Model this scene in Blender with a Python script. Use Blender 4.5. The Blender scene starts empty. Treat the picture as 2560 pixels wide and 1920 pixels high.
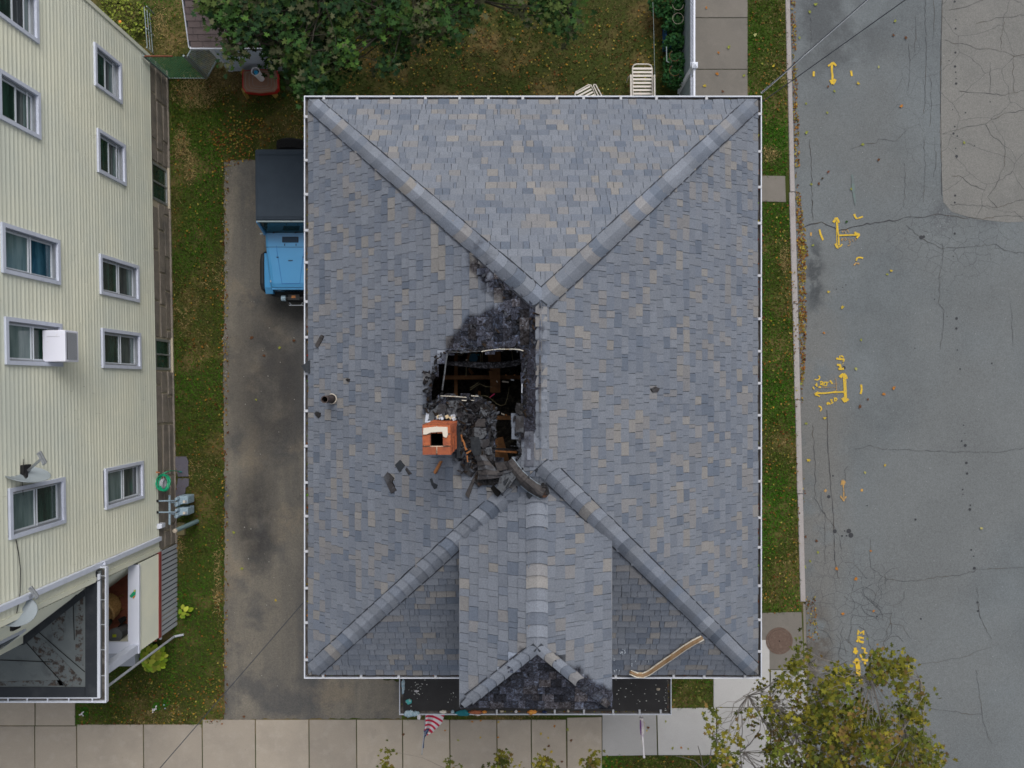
import bpy, math, random
import numpy as np
from mathutils import Vector, Matrix, noise as mnoise
from mathutils.geometry import delaunay_2d_cdt

SC = bpy.context.scene
COL = SC.collection
R = math.radians
random.seed(7)
RNG = np.random.default_rng(11)

# ------------------------------------------------------------------ camera
H = 18.5          # camera height above the lawn
F = 1770.0        # focal length in photo pixels (photo 2560 x 1920)
cam = bpy.data.cameras.new('camera'); camo = bpy.data.objects.new('camera', cam)
COL.objects.link(camo); camo.location = (0, 0, H); camo.rotation_euler = (0, 0, 0)
cam.sensor_width = 36; cam.lens = 36 * F / 2560; cam.clip_start = 0.1; cam.clip_end = 2000
SC.camera = camo
# ------------------------------------------------------------------ sky, sun, exposure
SUN_EL, SUN_AZ = R(53), R(74)      # azimuth measured from +X towards +Y: light comes from the top of the picture
w = bpy.data.worlds.new('World'); SC.world = w; w.use_nodes = True
nt = w.node_tree; bg = nt.nodes['Background']
sky = nt.nodes.new('ShaderNodeTexSky'); sky.sky_type = 'NISHITA'; sky.sun_disc = False
sky.sun_elevation = SUN_EL; sky.sun_rotation = R(90) - SUN_AZ
sky.air_density = 1.0; sky.dust_density = 4.0
hs = nt.nodes.new('ShaderNodeHueSaturation'); hs.inputs['Saturation'].default_value = 0.30
nt.links.new(sky.outputs[0], hs.inputs['Color']); nt.links.new(hs.outputs[0], bg.inputs['Color'])
bg.inputs['Strength'].default_value = 0.12
sl = bpy.data.lights.new('sun', 'SUN'); so = bpy.data.objects.new('sun', sl); COL.objects.link(so)
sl.energy = 1.15; sl.angle = R(35); sl.color = (1.0, 0.96, 0.9)
sd = Vector((math.cos(SUN_EL) * math.cos(SUN_AZ), math.cos(SUN_EL) * math.sin(SUN_AZ), math.sin(SUN_EL)))
so.rotation_euler = sd.to_track_quat('Z', 'Y').to_euler(); so.location = (-10, 20, 40)
SC.view_settings.view_transform = 'Standard'; SC.view_settings.look = 'None'
SC.view_settings.exposure = 0.45; SC.view_settings.gamma = 1.0; SC.view_settings.use_curve_mapping = False
SC.cycles.filter_width = 1.6; SC.cycles.max_bounces = 6; SC.cycles.diffuse_bounces = 3

# ------------------------------------------------------------------ survey helpers
def P(px, py, z=0.0):
    d = H - z
    return Vector(((px - 1280) / F * d, -(py - 960) / F * d, z))
def proj(p):
    d = H - p[2]
    return 1280 + p[0] * F / d, 960 - p[1] * F / d
def zat(px, X):                       # height on a vertical wall at x = X seen at column px
    return H - X * F / (px - 1280)

# ------------------------------------------------------------------ mesh builder
WL = {}
class MB:
    def __init__(s): s.v = []; s.f = []; s.c = []; s.m = []; s.col = (1, 1, 1, 0); s.mi = 0
    def add(s, vs, fs, col=None):
        o = len(s.v); s.v += [tuple(x) for x in vs]; s.f += [tuple(i + o for i in f) for f in fs]
        s.c += list(col) if isinstance(col, list) else [col or s.col] * len(vs); s.m += [s.mi] * len(fs); return s
    def box(s, x0, x1, y0, y1, z0, z1, col=None):
        if x0 > x1: x0, x1 = x1, x0
        if y0 > y1: y0, y1 = y1, y0
        vs = [(x0,y0,z0),(x1,y0,z0),(x1,y1,z0),(x0,y1,z0),(x0,y0,z1),(x1,y0,z1),(x1,y1,z1),(x0,y1,z1)]
        return s.add(vs, [(3,2,1,0),(4,5,6,7),(0,1,5,4),(1,2,6,5),(2,3,7,6),(3,0,4,7)], col)
    def obox(s, c, ax, ay, az, col=None):       # centre and three half-axis vectors
        c, ax, ay, az = map(Vector, (c, ax, ay, az)); vs = []
        for k in (-1, 1):
            for i, j in ((-1,-1),(1,-1),(1,1),(-1,1)): vs.append(c + ax*i + ay*j + az*k)
        fs = [(3,2,1,0),(4,5,6,7),(0,1,5,4),(1,2,6,5),(2,3,7,6),(3,0,4,7)]
        if ax.cross(ay).dot(az) < 0: fs = [tuple(reversed(f)) for f in fs]
        return s.add(vs, fs, col)
    def bar(s, a, b, w, h, up=(0,0,1), col=None):
        a, b = Vector(a), Vector(b); d = b - a; L = d.length
        if L < 1e-6: return s
        d /= L; up = Vector(up); side = d.cross(up)
        if side.length < 1e-3: side = d.cross(Vector((1, 0, 0)))
        side.normalize(); u2 = side.cross(d)
        return s.obox((a+b)/2, d*L/2, side*w/2, u2*h/2, col)
    def prism(s, poly, z0, z1, col=None, bevel=0.0):
        A = sum(poly[i][0]*poly[(i+1)%len(poly)][1]-poly[(i+1)%len(poly)][0]*poly[i][1] for i in range(len(poly)))
        if A < 0: poly = poly[::-1]
        n = len(poly)
        if bevel:
            cx = sum(p[0] for p in poly)/n; cy = sum(p[1] for p in poly)/n
            def sh(p):
                dx, dy = cx-p[0], cy-p[1]; return (p[0]+math.copysign(min(bevel,abs(dx)),dx), p[1]+math.copysign(min(bevel,abs(dy)),dy))
            vs = [(p[0],p[1],z0) for p in poly]+[(p[0],p[1],z1-bevel) for p in poly]+[(*sh(p),z1) for p in poly]
            fs = [tuple(range(2*n,3*n))]+[(i,(i+1)%n,(i+1)%n+n,i+n) for i in range(n)]+[(i+n,(i+1)%n+n,(i+1)%n+2*n,i+2*n) for i in range(n)]
            return s.add(vs, fs, col)
        vs = [(p[0],p[1],z0) for p in poly]+[(p[0],p[1],z1) for p in poly]
        return s.add(vs, [tuple(range(n-1,-1,-1)), tuple(range(n,2*n))]+[(i,(i+1)%n,(i+1)%n+n,i+n) for i in range(n)], col)
    def slab(s, pts, th, nrm=None, col=None):   # 3D polygon given thickness downwards
        pts = [Vector(p) for p in pts]; n = len(pts)
        N = Vector((0,0,0))
        for i in range(n): N += (pts[i]-pts[0]).cross(pts[(i+1)%n]-pts[0])
        if N.z < 0: pts = pts[::-1]; N = -N
        N.normalize(); bot = [p - N*th for p in pts]
        return s.add(pts+bot, [tuple(range(n)), tuple(range(2*n-1,n-1,-1))]+[((i+1)%n,i,i+n,(i+1)%n+n) for i in range(n)], col)
    def tube(s, path, r, n=8, cap=True, col=None):
        path = [Vector(p) for p in path]; rs = r if isinstance(r, (list, tuple)) else [r]*len(path); vs = []; fs = []
        prev = None
        for i, p in enumerate(path):
            d = (path[min(i+1,len(path)-1)] - path[max(i-1,0)])
            d = d.normalized() if d.length > 1e-9 else Vector((0,0,1))
            if prev is None:
                a = d.cross(Vector((0,0,1)));
                if a.length < .05: a = d.cross(Vector((1,0,0)))
            else: a = prev - d*prev.dot(d)
            a.normalize(); prev = a; b = d.cross(a)
            for k in range(n):
                t = 2*math.pi*k/n; vs.append(p + (a*math.cos(t)+b*math.sin(t))*rs[i])
        for i in range(len(path)-1):
            for k in range(n): fs.append((i*n+k, i*n+(k+1)%n, (i+1)*n+(k+1)%n, (i+1)*n+k))
        if cap: fs += [tuple(range(n-1,-1,-1)), tuple(range((len(path)-1)*n, len(path)*n))]
        return s.add(vs, fs, col)
    def lathe(s, prof, c=(0,0,0), n=24, axis='Z', sx=1, col=None, M=None):   # prof: (r, h)
        vs = []; fs = []; c = Vector(c)
        for r, h in prof:
            for k in range(n):
                t = 2*math.pi*k/n; q = Vector((r*math.cos(t)*sx, r*math.sin(t), h))
                if axis == 'X': q = Vector((q.z, q.x, q.y))
                if axis == 'Y': q = Vector((q.y, q.z, q.x))
                if M is not None: q = M @ q
                vs.append(c + q)
        for i in range(len(prof)-1):
            for k in range(n): fs.append((i*n+k, i*n+(k+1)%n, (i+1)*n+(k+1)%n, (i+1)*n+k))
        return s.add(vs, fs, col)
    def ribbon(s, pts, w, z=None, col=None):  # flat stroke with mitred joints
        pts = [Vector(p) for p in pts]; n = len(pts); L = []; Rr = []
        for i, p in enumerate(pts):
            d = pts[min(i+1,n-1)] - pts[max(i-1,0)]; d.z = 0
            if d.length < 1e-9: d = Vector((1,0,0))
            d.normalize(); q = Vector((-d.y, d.x, 0)); ww = w[i] if isinstance(w,(list,tuple)) else w
            L.append(p + q*ww/2); Rr.append(p - q*ww/2)
        vs = L + Rr
        return s.add(vs, [(i+n, i+1+n, i+1, i) for i in range(n-1)], col)
    def build(s, name, mat, parent=None, origin=None, smooth=False, bev=0.0):
        base = Vector((0,0,0))
        if parent is not None: base = WL.get(parent.name, base)
        elif origin is not None: base = Vector(origin)
        me = bpy.data.meshes.new(name)
        me.from_pydata([(x-base.x, y-base.y, z-base.z) for x, y, z in s.v], [], s.f)
        mats = mat if isinstance(mat, (list, tuple)) else [mat]
        for m in mats: me.materials.append(m)
        if len(mats) > 1: me.polygons.foreach_set('material_index', s.m)
        if any(c != (1,1,1,0) for c in s.c):
            a = me.color_attributes.new('tint', 'FLOAT_COLOR', 'POINT')
            a.data.foreach_set('color', np.array(s.c, dtype=np.float32).ravel())
        if smooth: me.polygons.foreach_set('use_smooth', [True]*len(me.polygons))
        me.validate(); me.update()
        o = bpy.data.objects.new(name, me); COL.objects.link(o)
        if parent is not None: o.parent = parent; WL[o.name] = base
        else: o.location = base; WL[o.name] = base
        if bev:
            b = o.modifiers.new('bevel', 'BEVEL'); b.width = bev; b.segments = 2; b.limit_method = 'ANGLE'
        return o

def tag(o, label=None, cat=None, group=None, kind=None):
    if label: o['label'] = label
    if cat: o['category'] = cat
    if group: o['group'] = group
    if kind: o['kind'] = kind
    return o
def thing(name, label, cat, loc=(0,0,0), group=None, kind=None):
    o = bpy.data.objects.new(name, None); COL.objects.link(o); o.location = loc; o.empty_display_size = .2
    WL[o.name] = Vector(loc); return tag(o, label, cat, group, kind)
def dup(root, delta, label, rz=None, parent=None):
    r = root.copy(); COL.objects.link(r); r.location = root.location + Vector(delta)
    if rz is not None: r.rotation_euler.z = rz
    if label: r['label'] = label
    for ch in root.children:
        c = ch.copy(); COL.objects.link(c); c.parent = r
        for g in ch.children:
            d = g.copy(); COL.objects.link(d); d.parent = c
    return r

def mesh_np(name, verts, tris, cols, mat, parent=None):
    me = bpy.data.meshes.new(name); nv = len(verts); nf, k = tris.shape
    me.vertices.add(nv); me.vertices.foreach_set('co', verts.astype(np.float32).ravel())
    me.loops.add(nf*k); me.loops.foreach_set('vertex_index', tris.astype(np.int32).ravel())
    me.polygons.add(nf); me.polygons.foreach_set('loop_start', np.arange(0, nf*k, k, dtype=np.int32))
    me.polygons.foreach_set('loop_total', np.full(nf, k, dtype=np.int32))
    me.update(calc_edges=True)
    if cols is not None:
        a = me.color_attributes.new('tint', 'FLOAT_COLOR', 'POINT')
        c4 = np.concatenate([cols, np.zeros((nv,1))], 1) if cols.shape[1] == 3 else cols
        a.data.foreach_set('color', c4.astype(np.float32).ravel())
    me.materials.append(mat)
    o = bpy.data.objects.new(name, me); COL.objects.link(o)
    if parent is not None: o.parent = parent; o.location = -WL.get(parent.name, Vector((0,0,0)))
    return o
def scatter(name, tv, tf, pos, rot, scl, cols, mat, parent=None):
    """many copies of one small template joined in one mesh"""
    n = len(pos); k = len(tv)
    V = np.einsum('nij,kj->nki', rot, tv) * scl[:, None, None] + pos[:, None, :]
    T = tf[None, :, :] + (np.arange(n) * k)[:, None, None]
    C = np.repeat(cols, k, axis=0)
    return mesh_np(name, V.reshape(-1, 3), T.reshape(-1, tf.shape[1]), C, mat, parent)
def rots(n, tilt=0.4, flat=None):
    a = RNG.uniform(0, 2*np.pi, n); t = RNG.normal(0, tilt, n) if flat is None else flat; b = RNG.uniform(0, 2*np.pi, n)
    ca, sa = np.cos(a), np.sin(a); Z = np.zeros((n,3,3)); Z[:,0,0]=ca; Z[:,0,1]=-sa; Z[:,1,0]=sa; Z[:,1,1]=ca; Z[:,2,2]=1
    ct, st = np.cos(t), np.sin(t); X = np.zeros((n,3,3)); X[:,0,0]=1; X[:,1,1]=ct; X[:,1,2]=-st; X[:,2,1]=st; X[:,2,2]=ct
    cb, sb = np.cos(b), np.sin(b); Z2 = np.zeros((n,3,3)); Z2[:,0,0]=cb; Z2[:,0,1]=-sb; Z2[:,1,0]=sb; Z2[:,1,1]=cb; Z2[:,2,2]=1
    return Z2 @ X @ Z

def inpoly(x, y, poly):
    c = False; n = len(poly); j = n-1
    for i in range(n):
        xi, yi = poly[i]; xj, yj = poly[j]
        if (yi > y) != (yj > y) and x < (xj-xi)*(y-yi)/(yj-yi)+xi: c = not c
        j = i
    return c
def polydist(x, y, poly):
    if inpoly(x, y, poly): return 0.0
    best = 1e9; n = len(poly)
    for i in range(n):
        x0, y0 = poly[i]; x1, y1 = poly[(i+1)%n]; dx, dy = x1-x0, y1-y0
        t = max(0, min(1, ((x-x0)*dx+(y-y0)*dy)/(dx*dx+dy*dy+1e-9)))
        best = min(best, math.hypot(x-x0-t*dx, y-y0-t*dy))
    return best

# ------------------------------------------------------------------ materials
MATS = {}
def layered(name, base, layers=(), rough=.85, bump=0.0, bscale=60, metallic=0.0, tint=False, char=False, spec=.3, grain=0.0, gscale=90, alpha=None, coat=0):
    """base colour plus noise-masked layers; coordinates are world positions.
    layer: (colour, scale, lo, hi, amount[, kind[, (x, y, r[, stretch])]])"""
    m = bpy.data.materials.new(name); m.use_nodes = True; t = m.node_tree; b = t.nodes['Principled BSDF']; L = t.links
    geo = t.nodes.new('ShaderNodeNewGeometry'); pos = geo.outputs['Position']
    cur = t.nodes.new('ShaderNodeRGB'); cur.outputs[0].default_value = (*base, 1); out = cur.outputs[0]
    if tint:
        at = t.nodes.new('ShaderNodeAttribute'); at.attribute_name = 'tint'; out = at.outputs['Color']
    for ly in layers:
        col, sc, lo, hi, amt = ly[:5]; kind = ly[5] if len(ly) > 5 else 'noise'; at_ = ly[6] if len(ly) > 6 else None
        vec = pos
        if kind in ('streakx', 'streaky', 'streakz'):
            mp = t.nodes.new('ShaderNodeMapping'); s3 = {'streakx': (.12,1,1), 'streaky': (1,.12,1), 'streakz': (1,1,.12)}[kind]
            mp.inputs['Scale'].default_value = s3; L.new(pos, mp.inputs['Vector']); vec = mp.outputs[0]
        if kind == 'cracks':
            wn = t.nodes.new('ShaderNodeTexNoise'); wn.inputs['Scale'].default_value = sc*1.3; wn.inputs['Detail'].default_value = 4
            L.new(pos, wn.inputs['Vector'])
            vm = t.nodes.new('ShaderNodeVectorMath'); vm.operation = 'MULTIPLY_ADD'; vm.inputs[1].default_value = (.55/sc,.55/sc,0)
            L.new(wn.outputs['Color'], vm.inputs[0]); L.new(pos, vm.inputs[2])
            n = t.nodes.new('ShaderNodeTexVoronoi'); n.feature = 'DISTANCE_TO_EDGE'; n.voronoi_dimensions = '2D'; n.inputs['Scale'].default_value = sc
            L.new(vm.outputs[0], n.inputs['Vector']); src = n.outputs['Distance']
        elif kind == 'spots':
            n = t.nodes.new('ShaderNodeTexVoronoi'); n.inputs['Scale'].default_value = sc; L.new(vec, n.inputs['Vector']); src = n.outputs['Distance']
        elif kind == 'rand':
            n = t.nodes.new('ShaderNodeObjectInfo'); src = n.outputs['Random']
        else:
            n = t.nodes.new('ShaderNodeTexNoise'); n.inputs['Scale'].default_value = sc; n.inputs['Detail'].default_value = 6
            n.inputs['Roughness'].default_value = .62; L.new(vec, n.inputs['Vector']); src = n.outputs['Fac']
        mr = t.nodes.new('ShaderNodeMapRange'); mr.inputs['From Min'].default_value = lo; mr.inputs['From Max'].default_value = hi
        mr.inputs['To Max'].default_value = amt; L.new(src, mr.inputs['Value']); mask = mr.outputs[0]
        if at_:
            sub = t.nodes.new('ShaderNodeVectorMath'); sub.operation = 'SUBTRACT'; sub.inputs[1].default_value = (at_[0], at_[1], 0); L.new(pos, sub.inputs[0])
            scn = t.nodes.new('ShaderNodeVectorMath'); scn.operation = 'MULTIPLY'; sx, sy = at_[3] if len(at_) > 3 else (1, 1)
            scn.inputs[1].default_value = (sx, sy, 0); L.new(sub.outputs[0], scn.inputs[0])
            ln = t.nodes.new('ShaderNodeVectorMath'); ln.operation = 'LENGTH'; L.new(scn.outputs[0], ln.inputs[0])
            m2 = t.nodes.new('ShaderNodeMapRange'); m2.inputs['From Min'].default_value = at_[2]; m2.inputs['From Max'].default_value = at_[2]*.4
            L.new(ln.outputs['Value'], m2.inputs['Value'])
            mu = t.nodes.new('ShaderNodeMath'); mu.operation = 'MULTIPLY'; L.new(mask, mu.inputs[0]); L.new(m2.outputs[0], mu.inputs[1]); mask = mu.outputs[0]
        mx = t.nodes.new('ShaderNodeMix'); mx.data_type = 'RGBA'; L.new(mask, mx.inputs['Factor'])
        L.new(out, mx.inputs[6]); mx.inputs[7].default_value = (*col, 1); out = mx.outputs[2]
    if char:     # burnt cover: alpha of the tint attribute says how burnt the piece is
        n = t.nodes.new('ShaderNodeTexNoise'); n.inputs['Scale'].default_value = 16; n.inputs['Detail'].default_value = 8; n.inputs['Roughness'].default_value = .75
        n.inputs['Distortion'].default_value = 1.5; L.new(pos, n.inputs['Vector'])
        rp = t.nodes.new('ShaderNodeValToRGB'); e = rp.color_ramp.elements
        e[0].position = .38; e[0].color = (.010,.009,.010,1); e[1].position = .74; e[1].color = (.21,.245,.30,1)
        e2 = rp.color_ramp.elements.new(.54); e2.color = (.062,.058,.064,1)
        L.new(n.outputs['Fac'], rp.inputs['Fac'])
        ts = t.nodes.new('ShaderNodeVectorMath'); ts.operation = 'SCALE'; ts.inputs['Scale'].default_value = 4.2; L.new(at.outputs['Color'], ts.inputs[0])
        tm = t.nodes.new('ShaderNodeVectorMath'); tm.operation = 'MULTIPLY'; L.new(rp.outputs[0], tm.inputs[0]); L.new(ts.outputs[0], tm.inputs[1])
        n2 = t.nodes.new('ShaderNodeTexNoise'); n2.inputs['Scale'].default_value = 5; n2.inputs['Detail'].default_value = 5; L.new(pos, n2.inputs['Vector'])
        ad = t.nodes.new('ShaderNodeMath'); ad.operation = 'ADD'; L.new(at.outputs['Alpha'], ad.inputs[0]); L.new(n2.outputs['Fac'], ad.inputs[1])
        mr = t.nodes.new('ShaderNodeMapRange'); mr.inputs['From Min'].default_value = .80; mr.inputs['From Max'].default_value = 1.15; L.new(ad.outputs[0], mr.inputs['Value'])
        mx = t.nodes.new('ShaderNodeMix'); mx.data_type = 'RGBA'; L.new(mr.outputs[0], mx.inputs['Factor']); L.new(out, mx.inputs[6]); L.new(tm.outputs[0], mx.inputs[7]); out = mx.outputs[2]
    if grain:
        g = t.nodes.new('ShaderNodeTexNoise'); g.inputs['Scale'].default_value = gscale; g.inputs['Detail'].default_value = 3; g.inputs['Roughness'].default_value = .8; L.new(pos, g.inputs['Vector'])
        mr = t.nodes.new('ShaderNodeMapRange'); mr.inputs['From Min'].default_value = .3; mr.inputs['From Max'].default_value = .7
        mr.inputs['To Min'].default_value = 1-grain; mr.inputs['To Max'].default_value = 1+grain; L.new(g.outputs['Fac'], mr.inputs['Value'])
        vm = t.nodes.new('ShaderNodeVectorMath'); vm.operation = 'SCALE'; L.new(out, vm.inputs[0]); L.new(mr.outputs[0], vm.inputs['Scale']); out = vm.outputs[0]
    L.new(out, b.inputs['Base Color'])
    b.inputs['Roughness'].default_value = rough; b.inputs['Metallic'].default_value = metallic
    b.inputs['Specular IOR Level'].default_value = spec
    if coat: b.inputs['Coat Weight'].default_value = coat; b.inputs['Coat Roughness'].default_value = .08
    if bump:
        n = t.nodes.new('ShaderNodeTexNoise'); n.inputs['Scale'].default_value = bscale; n.inputs['Detail'].default_value = 6; L.new(pos, n.inputs['Vector'])
        bp = t.nodes.new('ShaderNodeBump'); bp.inputs['Strength'].default_value = bump; bp.inputs['Distance'].default_value = .02
        L.new(n.outputs['Fac'], bp.inputs['Height']); L.new(bp.outputs[0], b.inputs['Normal'])
    MATS[name] = m; return m
def gp(px, py): v = P(px, py); return v.x, v.y
def reg(px, py, rpx, st=(1, 1)): x, y = gp(px, py); return (x, y, rpx*H/F, st)

M_shingle = layered('shingle_granules', (.2,.22,.26), [((.10,.115,.15), .9, .52, .75, .32), ((.21,.22,.235), 1.7, .56, .75, .22, 'streaky')], rough=.95, tint=True, char=True, bump=.5, bscale=150, grain=.20, gscale=48, spec=.12)
M_under = layered('roof_underlay', (.035,.04,.05), rough=.9)
M_white = layered('white_aluminium', (.54,.57,.64), [((.4,.4,.42), 3, .55, .8, .4)], rough=.45)
M_dirt = layered('gutter_dirt', (.075,.055,.04), [((.16,.09,.03), 25, .5, .65, .7), ((.25,.26,.27), 6, .5, .56, .5)], rough=.95, bump=.6, bscale=80)
M_trough = layered('gutter_inside', (.055,.048,.042), [((.14,.13,.12), 5, .5, .6, .7)], rough=.7)
M_siding = layered('cream_vinyl_siding', (.735,.735,.60), [((.61,.64,.56), .4, .40, .62, .85), ((.80,.80,.70), 9, .64, .72, .35, 'streakz')], rough=.55, spec=.35)
M_trim = layered('bluish_white_trim', (.58,.62,.73), [((.38,.41,.50), 6, .5, .8, .5)], rough=.5)
M_rake = layered('rake_grey', (.20,.21,.23), rough=.6)
M_bracket = layered('bracket_white', (.42,.43,.46), rough=.6)
M_sash = layered('white_sash', (.60,.64,.70), rough=.4)
def glassy(name, c, c2): return layered(name, c, [(c2, 7, .42, .6, .9, 'streaky')], rough=.08, spec=.6)
M_glassA = glassy('glass_green_black', (.012,.03,.025), (.03,.07,.055))
M_glassB = glassy('glass_grey_screen', (.05,.06,.07), (.10,.12,.12))
M_glassC = glassy('glass_teal_curtain', (.09,.14,.14), (.16,.22,.22))
M_glassD = glassy('glass_blue_dark', (.012,.05,.08), (.04,.12,.17))
M_stone = layered('foundation_stone', (.20,.175,.15), [((.27,.235,.20), 5, .45, .65, .6), ((.09,.085,.085), 2, .5, .7, .6)], rough=.9, bump=.8, bscale=25)
M_mortar = layered('mortar', (.42,.37,.28), rough=.95, bump=.5, bscale=60)
M_soil = layered('soil', (.05,.04,.02), [((.09,.065,.03), 2.5, .45, .6, .8), ((.035,.045,.012), 1.3, .45, .6, .7)], rough=1, bump=.8, bscale=40)
M_lawn = layered('lawn_ground', (.036,.046,.007), [((.16,.11,.045), .75, .50, .66, .85), ((.04,.085,.008), .5, .54, .66, .6), ((.028,.03,.008), 4, .5, .7, .6)], rough=1, bump=.9, bscale=50)
M_asphalt = layered('road_asphalt', (.130,.145,.154), [
    ((.085,.094,.100), .35, .42, .62, .55), ((.145,.158,.165), 1.1, .55, .75, .35), ((.13,.135,.135), .12, .45, .6, .5),
    ((.30,.31,.32), 60, .69, .73, .7),
    ((.138,.136,.13), .8, .36, .50, .7, 'noise', reg(2040, 1250, 110, (1,.14))),
    ((.075,.062,.05), 1.6, .45, .58, .8, 'noise', reg(2040, 1660, 60, (1,.3))),
    ((.05,.055,.06), 2.2, .44, .56, .85, 'noise', reg(2042, 690, 38, (1.2,.28))),
    ((.065,.07,.075), .7, .42, .56, .7, 'noise', reg(2080, 60, 170)),
    ((.04,.044,.05), 3.4, .024, .0, .8, 'cracks', reg(2390, 590, 170, (.7,1))),
    ((.04,.044,.05), 3.0, .021, .0, .85, 'cracks', reg(2130, 1560, 210, (1.1,.8))),
    ((.045,.05,.056), 2.0, .014, .0, .7, 'cracks', reg(2310, 250, 200, (1.7,.6))),
    ((.045,.05,.056), 2.4, .015, .0, .6, 'cracks', reg(2050, 1400, 120, (1.3,.4))),
    ((.085,.092,.10), 5.0, .38, .56, .9, 'noise', reg(2362, 542, 42, (1,.8))), ((.25,.26,.27), 30, .58, .66, .7, 'noise', reg(2362, 542, 36, (1,.8))), ((.085,.092,.10), 5.0, .38, .56, .9, 'noise', reg(2484, 545, 34, (.8,1.2)))],
    rough=.93, bump=.35, bscale=120, grain=.26, gscale=38, spec=.2)
M_oldroad = layered('old_asphalt', (.165,.163,.155), [((.13,.132,.128), .5, .45, .65, .6), ((.19,.188,.18), 1.5, .55, .7, .4),
    ((.05,.05,.055), .9, .009, .0, .8, 'cracks')], rough=.93, bump=.35, bscale=120, grain=.24, gscale=38, spec=.2)
M_drive = layered('driveway_asphalt', (.150,.136,.114), [((.20,.18,.148), .55, .48, .62, .6), ((.078,.077,.076), .8, .50, .64, .85), ((.072,.072,.073), .45, .45, .6, .8, 'streaky'),
    ((.21,.175,.13), .7, .54, .66, .6), ((.30,.30,.29), 70, .68, .72, .6), ((.038,.037,.038), .5, .3, .5, .75, 'noise', reg(675, 950, 130, (1,.45))),
    ((.028,.027,.028), .5, .3, .5, .75, 'noise', reg(640, 1300, 70, (1,.45)))], rough=.9, bump=.3, bscale=110, grain=.26, gscale=38, spec=.2)
def slabmat(name, c, c2, c3): return layered(name, c, [(c2, 1.2, .45, .65, .6), (c3, 3.2, .52, .68, .5), (tuple(v*.6 for v in c), 14, .66, .72, .5), ((.06,.06,.062), 0, 0, 1, .30, 'rand')], rough=.92, bump=.25, bscale=90, grain=.08, gscale=45)
M_walk = slabmat('old_concrete', (.35,.305,.25), (.285,.25,.21), (.41,.365,.31))
M_walk2 = slabmat('new_concrete', (.385,.38,.375), (.35,.345,.335), (.41,.405,.40))
M_walk3 = slabmat('dark_concrete', (.17,.155,.135), (.135,.125,.11), (.20,.18,.16))  # darker concrete of the side path, manhole slab and low kerb
M_kerb = layered('granite_kerb', (.30,.28,.275), [((.18,.16,.16), 45, .55, .62, .6), ((.22,.19,.17), 2, .5, .7, .5)], rough=.8, bump=.4, bscale=70)
M_crack = layered('crack_filler', (.042,.043,.048), [((.07,.05,.03), 2, .5, .6, .7)], rough=1)
M_yellow = layered('yellow_road_paint', (.55,.36,.02), [((.18,.16,.10), 26, .50, .66, .8), ((.42,.30,.05), 6, .45, .6, .6)], rough=.8)
M_yellow2 = layered('worn_orange_paint', (.42,.24,.06), [((.14,.135,.12), 16, .42, .62, .85)], rough=.85)
M_leafy = layered('leaf_tissue', (.1,.1,.1), rough=.8, tint=True, spec=.08)
_t = M_leafy.node_tree; _b = _t.nodes['Principled BSDF']; _b.inputs['Transmission Weight'].default_value = 0.0
M_blade = layered('grass_blade', (.05,.08,.01), rough=.8, tint=True, spec=.1)
M_bark = layered('bark', (.09,.08,.065), [((.16,.15,.13), 12, .5, .7, .6)], rough=.95, bump=.7, bscale=60)
M_twig = layered('pale_twig', (.17,.155,.14), rough=.9)
M_brick = layered('chimney_brick', (.36,.10,.04), [((.20,.055,.035), 6, .48, .62, .7), ((.5,.2,.1), 20, .6, .72, .5), ((.16,.05,.03), 0, .3, 1, .6, 'rand')], rough=.85, bump=.6, bscale=70)
M_cmortar = layered('chimney_mortar', (.62,.47,.36), [((.3,.2,.15), 10, .5, .7, .6)], rough=.9, bump=.5, bscale=60)
M_black = layered('soot_black', (.008,.008,.008), rough=1, spec=.05)
M_char = layered('charred_wood', (.016,.015,.016), [((.07,.07,.075), 22, .52, .68, .8), ((.12,.05,.02), 5, .62, .7, .5)], rough=.9, bump=1, bscale=60)
M_charbeam = layered('alligatored_beam', (.02,.02,.022), [((.17,.17,.19), 30, .48, .62, .9)], rough=.8, bump=1, bscale=70)
M_wood = layered('smoked_lumber', (.13,.062,.025), [((.06,.03,.014), 5, .45, .65, .8)], rough=.9)
M_freshwood = layered('split_wood', (.34,.14,.05), [((.16,.07,.03), 14, .5, .65, .8)], rough=.9)
M_ash = layered('attic_rubble', (.022,.020,.018), [((.09,.08,.06), 9, .52, .66, .9), ((.09,.085,.07), 30, .62, .7, .7)], rough=1, bump=1, bscale=30)
M_felt = layered('burnt_felt_sheet', (.036,.034,.037), [((.085,.092,.105), 7, .48, .62, .7), ((.012,.012,.012), 9, .55, .7, .9)], rough=.9, bump=.7, bscale=40)
M_ashgrey = layered('ash_shingle', (.10,.108,.12), [((.03,.03,.035), 18, .5, .6, .8)], rough=.95, bump=.6, bscale=60)
M_darkslab = layered('dark_shingle_back', (.022,.026,.032), [((.05,.055,.06), 12, .5, .7, .6)], rough=.85, bump=.3)
M_brownfelt = layered('brown_shingle_back', (.058,.053,.053), [((.022,.020,.022), 10, .48, .62, .8)], rough=.9, bump=.5)
M_rubber = layered('rubber_roof_black', (.022,.021,.022), [((.035,.035,.035), 3, .5, .7, .7), ((.12,.12,.12), 45, .70, .73, .6)], rough=.7)
M_bitum = layered('weathered_roof_grey', (.105,.12,.125), [((.145,.16,.16), .9, .45, .65, .7), ((.05,.055,.06), 2.2, .55, .68, .6)], rough=.85, grain=.08)
M_roofstain = layered('roof_rust_stain', (.105,.12,.125), [((.035,.026,.022), 7, .50, .57, .95), ((.08,.055,.04), 16, .56, .64, .7), ((.13,.145,.145), 24, .6, .66, .6)], rough=.9)
M_blackedge = layered('black_roof_edge', (.020,.024,.030), [((.05,.055,.06), 3, .5, .7, .5)], rough=.75)
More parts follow.
